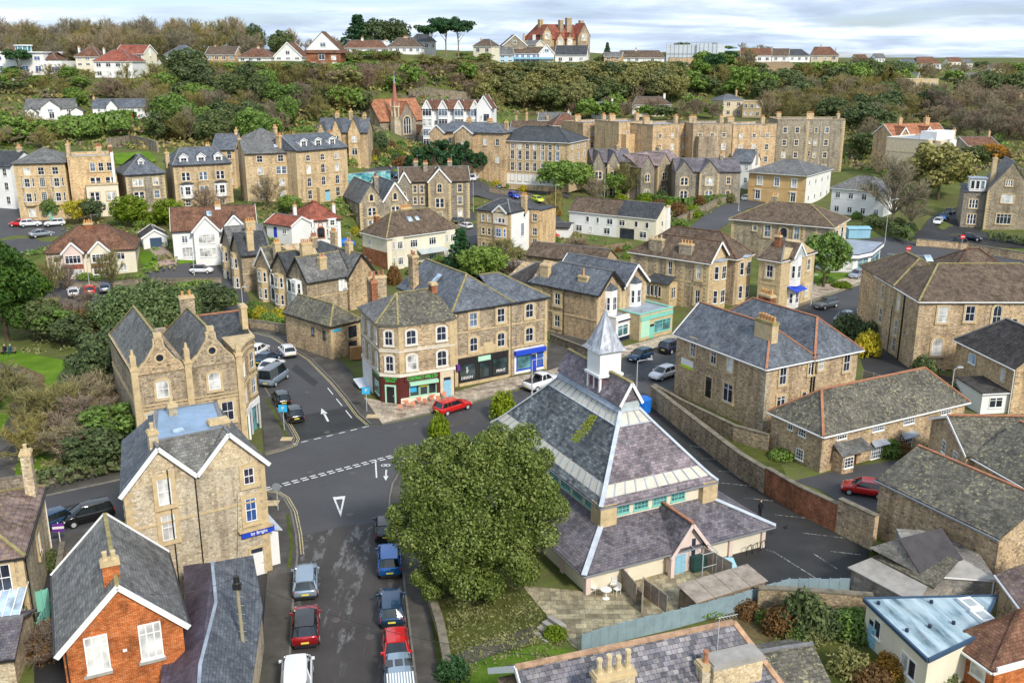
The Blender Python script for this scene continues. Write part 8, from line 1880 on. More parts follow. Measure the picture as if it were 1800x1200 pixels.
E=b.e;b.body(0,b.w,0,b.d,E,gab='y',rA=.01);b.body(-.8,b.w+.6,.3,b.d,E+.2,S2,z0=E-.1,gab='y',rA=6.0,name='white_gable');b.roof(-.8,b.w+.6,.3,b.d,E+.2,'y',6.0,0,3,ov=.5,cap=S3,gut=None);b.win(S13,b.w*.5,E+1.6,1.8,1.4,S1B,box=(0,0,.3,1));s=MB();s.slab([(-1,-.5,E-.2),(b.w+1,-.5,E-.2),(b.w+.3,.5,E+.9),(-.3,.5,E+.9)],.1);b.pA(s,'eave_roof',M[S3])
b.win(S13,b.w*.45,E*.5,1.9,2.2,S1B);b.win(S13,b.w*.8,E*.5,1.6,1.3,S1B)
for x in(.2,.5,.82):b.win(S13,b.w*x,E*.1,1.5,1.2,S1B)
b=Bld('balcony_house','bright blue and white balconied house with blue timbered gable on the ridge',S1D,(904,94),(974,93),baseA=(906,112),dep=392,D=9,wall=S2,roof=SA,fA=4,sur=None)
E=b.e;b.wing(0,b.w,0,b.d,E,S35,2.4,gut=S1);b.body(b.w*.62,b.w,-1,0,E,S2,gab='y',rA=3.4,name=S1A);b.roof(b.w*.62,b.w,-1,4,E,'y',3.4,bA=S1);mb=MB();
for k in range(5):mb.bar((b.w*(.66+.07*k),-1.05,E),(b.w*(.66+.07*k),-1.05,E+1.2),.15)
mb.box(0,b.w,-2.2,-2.1,E*.45,E*.62);mb.box(0,b.w,-2.2,-.05,E*.43,E*.46);b.pA(mb,'blue_balcony',M[S2C]);b.row(S13,7,E*.55,1.3,1.4,S1B,glass=S2E);b.row(S13,7,.4,1.3,1.5,S1B,glass=S2E);b.win(S13,b.w*.81,E+.5,1.6,1.2,S1B,box=(0,0,-1,0),glass=S2E)
b=Bld('mansion','great stone mansion with steep red roofs, tall gables and turreted chimneys on the skyline','mansion',(950,68),(1034,68),baseA=(955,104),dep=420,yaw=.03,D=14,wall=SF,roof='tile_red2'if 'tile_red2'in M else 'tile_red',fA=6)
E=b.e
b.wing(0,b.w,0,b.d,E,S35,6.0,3,3,cap=S8)
for x0,x1,r_,up in((.0,.2,4,1.5),(.28,.46,3.4,-1),(.5,.64,3.4,-1),(.74,1.0,5.5,1)):b.body(b.w*x0,b.w*x1,-1.5,0,E+up,gab='y',rA=r_,name=S1A);b.roof(b.w*x0,b.w*x1,-1.5,5,E+up,'y',r_,ov=.1,cap=SD,gut=None);b.win(S13,b.w*(x0+x1)/2,E+up-1.6,2.2,2.6,'cas3',box=(0,0,-1.5,0),sw=.5,glass='curtain');b.win(S13,b.w*(x0+x1)/2,E-6,2.2,2.6,'cas3',box=(0,0,-1.5,0),sw=.5)
for x in(.1,.52,.68,.95):b.cA(b.w*x,4,E+8.0 if x!=.68 else E+9,1.8 if x!=.68 else 2.6,1.6,zb=E-2,pots=0,mat=SF,cap=SD)
b=Bld('sheeted_building','big building wrapped in white scaffold sheeting on the skyline','building',(1172,79),(1262,79),baseB=(1262,110),dep=460,D=16,yaw=-.02,wall='sheeting',roof='sheeting',fA=3,sur=None)
E=b.e;D=max(b.d,14)
b.body(0,b.w*.6,0,D,E,'sheeting');b.body(b.w*.6+.1,b.w,-1,D,E+.3,'sheeting',name='sheeted_wall');mb=MB()
for k in range(13):
 x=b.w*k/12;mb.bar((x,-1.15 if k>7 else-.12,0),(x,-1.15 if k>7 else-.12,E+1.2),.14)
for z in(E*.5,E+.9):mb.bar((0,-.2,z),(b.w*.6,-.2,z),.12);mb.bar((b.w*.6,-1.2,z),(b.w,-1.2,z),.12)
b.pA(mb,'scaffold_pole',M['steel'])
wallrun('retaining_wall','rubble retaining wall on the hillside left of the church',pl([(480,172),(520,168),(560,172)]),3.5,.6)
wallrun('retaining_wall','grey stone terrace wall behind the white flats',pl([(720,175),(770,172),(830,178)]),3.0,.6)
wallrun('retaining_wall','long ridge-top stone wall right of the scaffold',pl([(1175,118),(1230,117),(1300,120)]),4,.6,mat=S7)
wallrun(S25,'curved rubble garden wall above the left villas',pl([(190,262),(230,255),(262,262),(278,268)]),2.5,.5)
wallrun(S25,'terraced rubble wall at the upper left edge',pl([(-20,235),(20,232),(36,236)]),2.5,.5)
wr=wallrun
wr('boundary_wall','long mossy stone wall along the car park, near stretch by the hall',pl([(1145,712),(1200,757),(1300,838),(1345,866)]),2.3,.45,'stone_wall')
wr(S25,'low mossy stone wall in the side yard of the blue shop',pl([(968,600),(1040,628),(1080,612)]),1.0,.3)
wr('brick_wall','orange-red brick stretch of the car park wall beside the cottage yard',pl([(1346,867),(1400,900),(1470,934)]),2.5,.4,S27)
wr('rubble_wall','tall rubble wall between the cottage yard and the end of the car park',pl([(1471,934),(1535,967)]),3.0,.45,S7)
wr('villa_wall','stone wall stepping down in front of the plain stone villa',pl([(1148,700),(1200,730),(1290,775),(1350,792)]),1.7,.35,'stone_wall')
wr(S25,'low stone wall beside the pavement under the big evergreen',pl([(745,985),(757,1060),(775,1120),(787,1185)]),1.0,.45,'stone_wall')
wr(S25,'stone wall below the front gardens of the gabled row',pl([(430,575),(470,580),(520,588),(545,597)]),1.2,.35)
wr(S25,'mossy park wall along the main road at the left',pl([(-40,868),(75,852),(150,835),(215,820)]),1.1,.4,'stone_wall')
wr(S25,'stone wall along the square in front of the gothic house',pl([(1610,432),(1700,440),(1830,462)]),1.4,.4,S7)
wr(S25,'stone wall below the shrubs of the institution forecourt',pl([(860,338),(930,350),(985,372)]),1.3,.4)
wr(S25,'stone wall beside the road below the cream semi-detached pair',pl([(640,425),(700,400),(760,392)][:2]),1.3,.4)
wr(S25,'stone wall along the lane behind the two-gabled stone house',pl([(825,372),(770,386),(730,392)]),1.3,.4)
wr(S25,'rubble wall curving up the east road beside the white pair',pl([(1190,395),(1240,372),(1300,345)]),1.6,.4)
wr('yard_wall','old rubble wall behind the lawn of the pale blue roofed annexe',pl([(1330,1072),(1400,1075),(1530,1085)]),1.8,.4,'stone_wall')
wr(S25,'stone wall in front of the semi-detached pink and cream pair',pl([(75,508),(200,505),(245,500),(390,498)]),.9,.3)
wr('passage_wall','mossy wall beside the steps left of the orange brick house',pl([(113,975),(106,1020),(98,1080)]),1.1,.3)
def boardfence(name,lB,px,h,mat,pw=1.2,cat='fence',hs=None):
 L=pl(px);p0=L[0];r=empty(name,(p0[0],p0[1],0),0,lB,cat);mb=MB();pb=MB()
 for a,b in zip(L,L[1:]):
  a,b=Vector(a),Vector(b);n=max(1,round((b-a).length/pw));d=(b-a)/n;u=d.normalized();nn=Vector((-u.y,u.x))
  for i in range(n):
   s=a+d*i-Vector(p0);e=s+d*.965;q=[s-nn*.03,e-nn*.03,e+nn*.03,s+nn*.03];mb.prism([(v.x,v.y)for v in q],0,h+.03*((i*7)%3))
   pb.box(s.x-.05,s.x+.05,s.y-.05,s.y+.05,0,h+.08)
 mb.build('fence_panels',M[mat],r);pb.build('fence_posts',M[mat],r);return r
boardfence('metal_fence','pale blue-grey sheet fence winding behind the hall terrace',[(1023,1147),(1100,1124),(1180,1105),(1320,1067),(1385,1047),(1492,1047)],1.4,'fence_blue',.75)
boardfence('timber_fence','weathered board fence screening the hall terrace under its eave',[(1092,1030),(1118,1062)],1.6,'timber_grey',.9)
boardfence('timber_fence','weathered board panels around the bin store of the hall',[(1128,1078),(1130,1045),(1172,1078)],1.4,'timber_grey',.9)
boardfence('timber_fence','tall dark board fence beside the hall porch',[(1236,1000),(1285,1030)],1.9,'timber_grey',1.0)
boardfence('timber_fence','tall larch fence between villa garden and school yard',[(1515,675),(1590,700)],1.8,'timber_grey',1.5)
boardfence('timber_fence','brown board fence behind the white rendered pair',[(985,440),(1060,446),(1110,440)],1.7,'timber',2)
boardfence('turquoise_fence','turquoise slatted fence beside the passage at the left',[(66,1075),(88,1070),(84,1100),(70,1130)],1.6,S32,.5)
b=Bld('low_shed','long low shed with weathered board roof behind the blue-grey fence','shed',(1222,1060),(1349,1021),e=1.6,C=(1182,1038),grd=0,wall='timber',roof='timber_grey',fA=.1,sur=None)
b.body(.1,b.w-.1,.1,b.d-.1,1.6,'timber');s=MB()
for i in range(4):s.slab([(b.w*i/4,-.1,1.7),(b.w*(i+1)/4-.04,-.1,1.7),(b.w*(i+1)/4-.04,b.d+.1,1.95),(b.w*i/4,b.d+.1,1.95)],.05)
b.pA(s,'roof',M['timber_grey'])
def inb(x,y,m=1.0):
 for(o,ex,ey,w,d)in FP:
  a=x-o.x;c=y-o.y;s=a*ex.x+c*ex.y;t=a*ey.x+c*ey.y
  if-m<s<w+m and-m<t<d+m:return True
 return False
def inpoly(u,v,P):
 c=False;n=len(P)
 for i in range(n):
  (x1,y1),(x2,y2)=P[i],P[i-1]
  if(y1>v)!=(y2>v)and u<(x2-x1)*(v-y1)/(y2-y1)+x1:c=not c
 return c
rs=random.Random(11);POOL=[]
def scatter(poly,n,kinds,hr,rr,lB,gA,cat='tree',dep=None,name='tree'):
 us=[p[0]for p in poly];vs=[p[1]for p in poly];k=0;tries=0;used=[]
 while k<n and tries<n*12:
  tries+=1;u=rs.uniform(min(us),max(us));v=rs.uniform(min(vs),max(vs))
  if not inpoly(u,v,poly):continue
  if dep:p=atd(u,v,rs.uniform(*dep));p.z=hgt(p.x,p.y)
  else:p=G(u,v)
  r=rs.uniform(*rr)
  if inb(p.x,p.y,r*.35)or any((p.x-a)**2+(p.y-b_)**2<(r*.75)**2 for a,b_ in used):continue
  used.append((p.x,p.y));kd=rs.choice(kinds);h=rs.uniform(*hr)
  if not dep and v<210 and(u<1190 or u>1330):h=min(h,max(2.4,(v-112)*math.hypot(p.x,p.y)/F_));r=min(r,h*.85+.8)
  w_={S36:'bare brown',SE:'bare olive-brown',S39:'bare reddish-brown','baregrey':'bare pale grey',S30:'dark evergreen','olive':'olive-green evergreen',S1C:'bushy green','bright':'bright yellow-green','yellow':'yellow','brownleaf':'rusty brown','conifer':'pointed conifer','pine':'flat-topped pine','orange':'orange'}[kd]
  POOL.append((r*h/(p.y*p.y+p.x*p.x),kd,h,r,w_+' '+lB,w_+' trees '+gA,rs.randint(0,1),p));k+=1
scatter([(-80,70),(440,70),(440,100),(-80,100)],120,[S36,S36,SE],(9,14),(5,7.5),'tree in the winter wood along the left skyline','of the left skyline wood',dep=(345,430))
scatter([(425,85),(540,85),(540,100),(425,100)],9,[S36,S36,S30],(9,14),(4,6),'tree on the skyline between the ridge houses','between the ridge houses',dep=(350,390))
scatter([(540,85),(640,85),(640,96),(540,96)],8,[S36,S36],(6,9),(3,4.5),'tree low on the skyline behind the brick house','behind the brick house',dep=(360,400))
scatter([(-20,165),(140,165),(280,150),(420,125),(540,130),(600,170),(600,200),(480,255),(420,260),(280,250),(280,225),(140,165)],70,[S36,SE,SE,S30,S1C,S39],(6,10),(3.5,5.5),'tree on the steep slope below the left ridge houses','of the left slope')
scatter([(280,215),(440,215),(450,262),(300,262)],16,[SE,SE,S1C,S30],(7,11),(4,5.5),'tree in the wood above the tall villas','above the tall villas')
scatter([(-40,222),(110,222),(120,262),(-40,268)],16,[SE,S1C,S36,S1C],(4,6.5),(3,4.5),'tree at the far left below the white cottages','below the white cottages')
scatter([(600,120),(860,122),(870,200),(770,170),(640,172),(600,200)],48,[SE,S36,S1C,'olive',S39],(5,8.5),(3.5,5.5),'tree on the slope behind the church','behind the church')
scatter([(560,175),(650,180),(640,205),(560,203)],8,[S30,S1C],(5,8),(3,4),'tree left of the church','left of the church')
scatter([(860,116),(1190,118),(1180,185),(1010,200),(900,200),(870,160)],75,['olive','olive',S30],(8,12),(5,7),'tree in the dense dark wood under the mansion','of the dark wood under the mansion')
scatter([(1000,185),(1110,185),(1200,190),(1270,200),(1270,212),(1000,214)],20,[S39,S36,S30,S1C],(5,9),(3.5,5),'tree behind the long tall terrace','behind the long terrace')
scatter([(1180,118),(1330,122),(1430,165),(1380,175),(1200,170)],26,[S1C,S30,SE,S1C],(6,10),(4,6),'tree on the bank below the quarry','below the quarry')
scatter([(1340,165),(1640,180),(1700,200),(1560,235),(1520,240),(1340,212)],70,[SE,S36,SE,S36,S30],(8,12),(5,7),'tree in the winter wood right of the terrace','right of the terrace')
scatter([(1400,120),(1590,125),(1600,165),(1420,160)],30,[S30,S1C,SE,S30],(8,12),(5,7),'tree on the upper right hillside','of the upper right hillside')
scatter([(1640,175),(1830,165),(1830,260),(1720,250),(1640,225)],46,[S36,S39,S39,S36,S30],(8,12),(5,7),'tree in the bare wood at the right edge','at the right edge')
scatter([(1600,122),(1830,128),(1830,150),(1640,150)],22,[S1C,SE,S36],(5,8),(4,6),'tree among the far right houses','among the far right houses')
scatter([(1190,95),(1830,95),(1830,110),(1190,110)],60,[S30,SE,S1C,S36],(3,6),(4,6.5),'tree on the far right skyline','of the far right skyline',dep=(500,860))
scatter([(1050,95),(1300,95),(1300,110),(1050,110)],16,[S30,SE],(4,6),(4,6),'tree on the skyline by the scaffold','by the scaffold',dep=(475,520))
scatter([(600,99),(860,99),(860,121),(600,121)],34,[S1C,'olive',SE],(2.2,4),(2.4,3.6),'bush below the ridge bungalows','below the ridge bungalows',name='shrub_tree')
scatter([(-20,128),(170,138),(160,165),(-20,172)],24,[S1C,SE,S30,S36],(2.5,5),(2.5,4),'bush below the modern white villa','below the modern white villa',name='shrub_tree')
scatter([(1515,225),(1560,230),(1555,310),(1500,310)],9,[S30,S36,S1C],(6,9),(3.5,5),'tree beside the terrace end block','beside the terrace end block')
def far_kind(k):
 ev=dict(ever=S11,olive=S33,green=S9);ba=dict(bare='twig_brown',bareolive='twig_olive',barered='twig_red')
 s=sum(map(ord,k))+5
 return crown_mesh('far',s,ev[k],16,90,2.2,10,4.3,.66)if k in ev else bare_mesh('far',s,ba[k],1.6,10,4.4,18,20,.085)
POOL.sort(key=lambda t:-t[0])
for(s_,kd,h_,r_,lb,gp,vr,p)in POOL[:212]:tree(kd,h=h_,r=r_,lB=lb,gA=gp,var=vr,p=p)
FK={};VV=[];LV=[];LT=[];MI=[];nv=0;mts=[]
for(s_,kd,h_,r_,lb,gp,vr,p)in POOL[212:]:
 if kd not in FK:
  me=far_kind(kd);co=np.empty(len(me.vertices)*3);me.vertices.foreach_get('co',co);lv=np.empty(len(me.loops),int);me.loops.foreach_get('vertex_index',lv);lt=np.empty(len(me.polygons),int);me.polygons.foreach_get('loop_total',lt);FK[kd]=(co.reshape(-1,3),lv,lt,len(mts));mts.append(me.materials[0]);bpy.data.meshes.remove(me)
 co,lv,lt,mi=FK[kd];a=rs.uniform(0,6.28);c_,s2=math.cos(a),math.sin(a);q=co*np.array([r_/4.2,r_/4.2,h_/10]);VV.append(np.stack([q[:,0]*c_-q[:,1]*s2+p.x,q[:,0]*s2+q[:,1]*c_+p.y,q[:,2]+p.z],1));LV.append(lv+nv);nv+=len(co);LT.append(lt);MI.append(np.full(len(lt),mi))
V_=np.concatenate(VV);L_=np.concatenate(LV);T_=np.concatenate(LT);me=bpy.data.meshes.new('distant_woodland');me.vertices.add(len(V_));me.vertices.foreach_set('co',V_.ravel());me.loops.add(len(L_));me.loops.foreach_set('vertex_index',L_);me.polygons.add(len(T_));me.polygons.foreach_set('loop_start',np.concatenate([[0],np.cumsum(T_)[:-1]]));me.polygons.foreach_set('material_index',np.concatenate(MI));me.update(calc_edges=True)
for m_ in mts:me.materials.append(m_)
tag(link('distant_woodland',me),'far-off woodland on the hilltop and upper slopes','woodland',kind='stuff')
T=tree
T('conifer',631,88,13.5,7,'tallest dark evergreen tree on the ridge, left of its neighbours',p=atd(631,92,372));T(S30,665,90,12,6.5,'broad mid-green evergreen on the ridge between two darker ones',p=atd(665,92,372));T(S30,697,90,12,6,'dark round-headed evergreen at the right of the ridge group',p=atd(697,92,374))
for u,h,lb in((759,11,'left'),(784,13,'middle'),(806,12,'right')):T('pine',u,95,h,6.0,lb+' one of three tall umbrella pines on the skyline',cat='pine',name='pine_tree',p=atd(u,97,352),var=u%2)
T('pine',1255,150,13,5,'umbrella pine with long bare trunk on the right bank',cat='pine',name='pine_tree');T('pine',1281,126,9,4,'small umbrella pine on the skyline right of the scaffold',cat='pine',name='pine_tree');T(S36,1312,128,10,4.5,'lone bare reddish tree beside the quarry bank');T('conifer',1067,106,8,2.2,'small dark conifer pair on the skyline',p=atd(1067,108,430))
T('pine',36,138,9,4.5,'wind-bent pine in front of the white modern villa',cat='pine',name='pine_tree');T(S30,347,168,11,6.5,'dark dense evergreen on the left slope',var=1);T(S30,374,182,10,5.5,'dark green evergreen right below the dense one on the slope',var=1);T(S30,330,150,11,7,'big olive-dark evergreen above the left slope')
for u,v in((240,176),(262,170),(250,180)):T('bright',u,v,4.5,3.2,'bright yellow-green shrub tree on the left slope',gA='bright shrub trees on the left slope')
T(S1C,138,188,5,3.4,'green tree between the two white cottages');T(S1C,130,175,4,3,'rounded green tree behind the two white cottages')
def hedge(lB,px,w,h,kind=S9,leaf=.5,n=None,name='hedge'):
 L=dens(pl(px),1.0);mb=MB();rnd=random.Random(5);p0=L[0];z0=hgt(*p0);H=hnp([p[0]for p in L],[p[1]for p in L])
 for i,(x,y)in enumerate(L):
  for k in range(int(22*(w+h)*.5/(leaf*2))):
   a=rnd.uniform(-.35,3.5);d=Vector((math.cos(a)*rnd.uniform(.8,1),0,math.sin(a)));q=L[min(i+1,len(L)-1)];t=Vector((q[0]-x,q[1]-y,0));t=t.normalized()if t.length>0 else Vector((1,0,0));nn=Vector((-t.y,t.x,0))
   c=Vector((x-p0[0],y-p0[1],H[i]-z0))+t*rnd.uniform(0,1)+nn*(d.x*w/2)+Vector((0,0,max(.05,h*(.5+.55*d.z))));lA(mb,[c],[nn*d.x+Vector((0,0,d.z))],leaf,rnd)
 o=mb.build(name,M[kind],None,(p0[0],p0[1],z0));tag(o,lB,'hedge');return o
hedge('large dense dark green hedge below the white cottages',[(112,246),(150,246),(190,240),(232,238)],7,6,S9,.8)
hedge('clipped bright hedge in front of the grey stone house row',[(208,392),(245,398),(300,392)],2.2,2.2,S24,.45)
hedge('dark hedge behind the stone wall of the gothic house',[(1735,422),(1830,436)],1.6,1.6,S11,.4)
hedge('dark evergreen hedge by the blue bins on the square',[(1520,400),(1560,408),(1590,428)],2.5,2.4,S11,.45)
hedge('ivy hedge on the park wall along the main road',[(70,862),(140,846),(212,828)],1.8,1.8,S11,.3)
hedge('green hedge in front of the gothic villas',[(1130,350),(1200,362),(1290,356)],1.8,1.8,S9,.45)
T(S1C,985,342,9,6,'bright green leafy tree in front of the institution');T(S1C,1015,338,8,5,'darker green tree right of the bright one by the institution',var=1);T(SE,1100,352,11,5.5,'feathery olive tree in front of the middle gothic villa');T(S1C,1080,352,8,4,'green tree before the left gothic villa');T(S36,1045,360,7,3.5,'small bare tree between institution and gothic villas');T(SE,975,392,8,3,'thin tree beside the white semi-detached pair')
for u,v,kd,h,r in((1340,296,'bright',7,3.5),(1378,298,S1C,6,3.5),(1398,296,'bright',6,3)):T(kd,u,v,h,r,('tall 'if h>6 else 'low ')+('yellow-green'if kd=='bright'else S1C)+' leafy tree behind the peach villa near x '.replace(' near x ','')+(''if u!=1398 else ', right one'))
T('olive',1648,352,15,8.5,'large round holm oak beside the cream villa and car park',var=1);T('olive',1615,345,11,6,'smaller olive evergreen left of the large holm oak');T('baregrey',1568,395,15,7.5,'big pale bare tree with twisted limbs beside the white house');T('baregrey',1600,400,8,4,'small bare tree under the large holm oak');T('orange',1742,285,6,4,'orange winter shrub tree above the gothic house');T(S30,1715,290,6,5,'dark evergreen beside the orange shrub tree')
T(S1C,1447,505,10,4.2,'green leafy tree beside the curved white shop');T('conifer',811,490,9,3.2,'pointed dark conifer behind the cream semi-detached pair');T(S1C,848,498,7,4,'round green tree right of the pointed conifer');T(SE,885,470,6,4,'bare olive bush tree below the narrow tall house');T(S39,905,490,4,4,'bare reddish bush beside the greenhouse');T(S39,1010,450,4,4,'bare reddish shrub behind the long shed');T(S30,165,392,5,2.2,'tree in front of the cream extension with dark crown',var=1);T('yellow',140,392,5,3,'yellow-green tree left of the cream extension');T(S1C,94,386,5,2.2,'small tree by the turquoise door of the tall house');T('bright',232,398,6,3.5,'bright green tree below the grey stone house');T('bright',300,395,5,3,'bright green shrub tree below the three-dormer house');T(S39,365,382,6,4,'bare shrub before the three-dormer house');T(S36,470,368,7,4,'bare tree before the plain-roofed tall house');T(S1C,510,375,4,2.5,'green bush tree between two tall stone houses')
for u,v,h,r in((95,520,7,2.6),(198,508,7,2.8),(120,512,5,2)):T(SE if h>6 else S39,u,v,h,r,['pollarded bare tree in front of the pink half of the pair','pollarded bare tree in front of the cream half of the pair','small bare tree between the two pollarded ones'][(95,198,120).index(u)])
bigtree_=[]
def bigtree(lB,u,v,seed,mat,nl,per,h0,h1,r,leaf,name='evergreen_tree',th=5,trr=.4,dx=0):
 p=G(u,v);base=empty(name,(p.x,p.y,p.z),0,lB,'tree');link('crown',crown_mesh('crown',seed,mat,nl,per,h0,h1,r,leaf,jit=.55),base);link('trunk',trunk_mesh(th,trr,seed,limbs=7),base);return base
def sublobes(subs,seed,k=1.0):
 rnd=random.Random(seed);L=[]
 for(x,y,z,r,n)in subs:
  for i in range(n):
   f=(i+.5)/n;ph=math.acos(1-1.8*f);a=i*2.39996+rnd.uniform(-.4,.4);q=r*rnd.uniform(.6,.85);L.append((Vector((x+q*math.sin(ph)*math.cos(a),y+q*math.sin(ph)*math.sin(a),z+q*math.cos(ph))),r*rnd.uniform(.26,.42)*k))
 return L
def hero():
 p=G(843,1030);base=empty('evergreen_tree',(p.x,p.y,p.z),0,'largest evergreen tree, its dense olive crown filling the corner beside the hall','tree')
 subs=[(0,0,6.3,5.2,34),(-3.0,.2,8.8,3.2,16),(2.6,1.0,9.3,3.0,15),(-.2,-.5,10.2,2.4,11),(-4.0,-.8,5.6,2.6,12),(3.9,-.2,6.4,2.7,12),(-.8,-3.4,4.6,2.9,13),(2.2,-3.0,3.4,2.4,10),(-2.6,-2.8,2.6,2.0,8),(.2,-1.6,1.9,1.9,6)]
 link('crown',crown_mesh('crown',4,'leaf_hero',0,1000,0,0,0,.14,jit=.6,lob=sublobes(subs,4)),base);link('trunk',trunk_mesh(5,.42,4,limbs=7),base)
hero()
pq=G(785,305);bs=empty('cedar_tree',(pq.x,pq.y,pq.z),0,'wide flat-topped dark cedar beside the church road','cedar');link('crown',crown_mesh('crown',5,'leaf_pine',0,150,0,0,0,.42,lob=sublobes([(-6,0,4.6,2.6,8),(-1,0,6.2,3.2,12),(4.5,-1,5.4,3.0,10),(8.5,-1.5,3.6,2.4,8),(-9,0,3.2,2.2,6),(1,-3,3.6,2.8,8)],5)),bs);link('trunk',trunk_mesh(6,.35,5),bs)
bigtree('broad domed evergreen with blue-green foliage behind the Dutch-gabled building',263,602,8,'leaf_holm',44,560,.5,7.6,6.9,.30)
bigtree('tall dark evergreen tree touching the Dutch-gabled building',200,700,9,S11,30,420,.5,8.5,4.0,.30)
bigtree('dark evergreen mass between holm oak dome and park lawn',165,705,12,S11,26,380,.3,5.5,3.4,.30)
for u_,v_,h_,r_,lb_ in((14,600,13.5,4.8,'huge feathery cedar at the left edge, nearest'),(-30,560,15,6,'tall cedar crown behind the huge one at the left edge'),(48,560,8,3.6,'right-hand lower cedar beside the upper car park')):bigtree(lb_,u_,v_,int(h_),'leaf_green2',30,340,1,h_,r_,.34,name='cedar_tree')
T(S30,370,560,5.5,4,'dark evergreen right of the domed holm oak');T(S1C,345,545,5,3.5,'green tree right behind the domed holm oak')
for i,(kd,u,v,h,r,lb)in enumerate(((S30,75,600,6,3.6,'dark laurel at the edge of the park lawn'),(S1C,105,600,5,3.4,'green laurel right of the dark one by the lawn'),(SE,90,590,6,3.6,'bare olive shrub tree among the laurels'),(S39,130,585,5,3.5,'bare reddish tree beside the upper car park'),(S39,150,555,4,3.5,'bare pinkish bush near the white van'),(S30,140,610,5,3,'dark bush at the right end of the laurels'),('brownleaf',165,605,5,2.4,'rusty brown bush near the domed holm oak'),
(S36,175,740,6,4,'bare brown tree left of the blue-roofed corner house'),(SE,105,770,6.5,4.5,'bare olive tree on the slope of the park'),(S39,150,790,6,4.2,'bare reddish tree above the park wall'),(SE,70,760,5.5,3.8,'bare olive tree in the lower park near the path'),(S1C,195,800,5.5,3.4,'green leafy tree beside the blue-roofed corner house'),(S30,175,830,4.5,3,'dark bush just above the park wall'),(SE,60,815,5,3.6,'bare olive tree near the chimney of the left house'),(SE,0,720,5.5,4,'bare olive tree at the left edge of the park'),(S36,120,820,5,3.5,'bare brown tree low in the park by the wall'),(S36,20,700,4,3.4,'bare twiggy tree over the park path'))):T(kd,None,None,h,r,lb,p=G(u,v),var=i%2)
B_=bush
for i,(kd,u,v,r,h,lb)in enumerate(((S37,488,566,1.5,2,'yellow flowering shrub in the front garden, lower one'),(S37,458,560,1.3,2,'yellow flowering shrub in the front garden, upper one'),(S9,474,572,1.6,2,'green shrub between the yellow ones'),(S9,508,578,1.8,1.8,'round green shrub by the garden wall'),(S1F,512,560,1.6,2,'rust-red shrub against the row of houses'),(S24,535,578,2,1.6,'yellow-green shrub at the end of the garden wall'),(S24,430,556,1.6,1.5,'light green shrub by the park corner'),(S1F,415,580,2.2,2,'brown twiggy bush beside the Dutch-gabled building'),(S9,445,548,1.7,1.7,'green bush above the yellow flowers'),(S9,395,535,2.2,2.6,'green bush left of the garden lawn'),
(S9,1455,497,1.6,1.2,'clipped green bush beside the shop forecourt'),(S24,1480,505,2,1.1,'low bright hedge bush by the parked grey car'),(S11,1490,590,2.6,3,'dark bush behind the slate-roofed villa'),(S11,1520,600,2.4,2.8,'dark bush under the brown-roofed stone building'),(S37,1523,625,2.0,3.2,'bright yellow-green shrub between villa and stone building'),(S11,1622,672,2.0,3.2,'dark round bush in front of the stone building'),(S11,1672,700,1.8,1.8,'dark low bush by the purple door'),
(S9,1563,800,1.4,1.8,'climbing green shrub by the cottage door'),(S1F,1583,800,1.2,1.5,'brown shrub under the cottage window'),(S11,1640,812,1.4,1.6,'dark bush at the corner of the right cottage'),(S9,1375,805,1.5,1.0,'low green bush at the end of the cottage'),
(S11,1412,1110,2.0,3.0,'big dark green shrub behind the lower lawn'),(S9,1495,1112,1.8,1.8,'mid-green shrub right of the dark one by the lawn'),(S1F,1375,1110,1.6,1.9,'rusty shrub left of the dark one by the lawn'),(S11,1455,1108,1.5,1.7,'low dark shrub between the two garden shrubs'),(S33,1490,1178,1.5,1.5,'grey-green spiky yucca on the lawn edge'),('leaf_orange',1570,1180,1.4,1.3,'orange-leaved bush beside the white annexe'),(S9,1695,1160,1.5,1.6,'green shrub between annexe and brick bungalow'),(S11,1640,1195,1.6,1.2,'dark shrub at the bottom edge by the bungalow'),(S1F,1530,1195,1.6,1.0,'brown shrub at the bottom edge of the lawn'),(S9,1240,1075,1.4,.8,'low green shrub against the blue-grey fence'),(S1F,1310,1068,1.4,.9,'brown bramble against the blue-grey fence'),
('leaf_pine',795,1188,1.3,1.3,'spiky green plant beside the wall at the bottom'),(S24,885,735,1.7,3.0,'bright green palm-like shrub left of the hall roof'),(S24,772,770,1.3,2.6,'bright green bush poking above the big tree'),(S24,975,1118,1.0,.8,'yellow-green bush by the garden steps'),(S9,252,560,1.5,1,'green clump below the holm oak dome'),
(S24,738,482,2.8,2.2,'bright clipped mound hedge behind the corner shop'),(S9,775,470,2.2,2.2,'green shrub beside the clipped mound'),(S1F,693,500,1.4,3.4,'rust-coloured columnar shrub by the cream pair'),(S9,150,490,1.6,1.1,'dark green bush in front of the cream half'),(S37,625,412,1.2,1.6,'yellow shrub beside the blue covered car'),
(S37,872,330,1.6,2.0,'yellow shrub in the institution forecourt, left one'),(S9,888,332,1.8,2.2,'green shrub between the yellow forecourt shrubs'),(S37,922,338,1.8,2.2,'yellow shrub in the institution forecourt, right one'),(S11,950,335,1.6,2,'dark shrub right of the forecourt shrubs'),(S9,1385,395,1.5,1,'low green shrub beside the villa'),
(S11,640,280,3,3,'dark shrub left of the church path'),('leaf_orange',628,274,2.4,2.6,'orange-brown shrub beside the gothic lodge'),(S37,651,284,2,2,'yellow-green shrub before the church'),(S11,668,262,3,4,'dark evergreen bush at the church wall'),(S9,705,262,1.8,2.4,'rounded green bush at the church porch'),(S9,620,290,2.4,2.4,'green shrub below the gothic lodge'),(S1F,705,292,3,2.4,'brown twiggy bush on the church bank'),('leaf_orange',975,378,2,1.8,'orange shrub beside the white pair'),
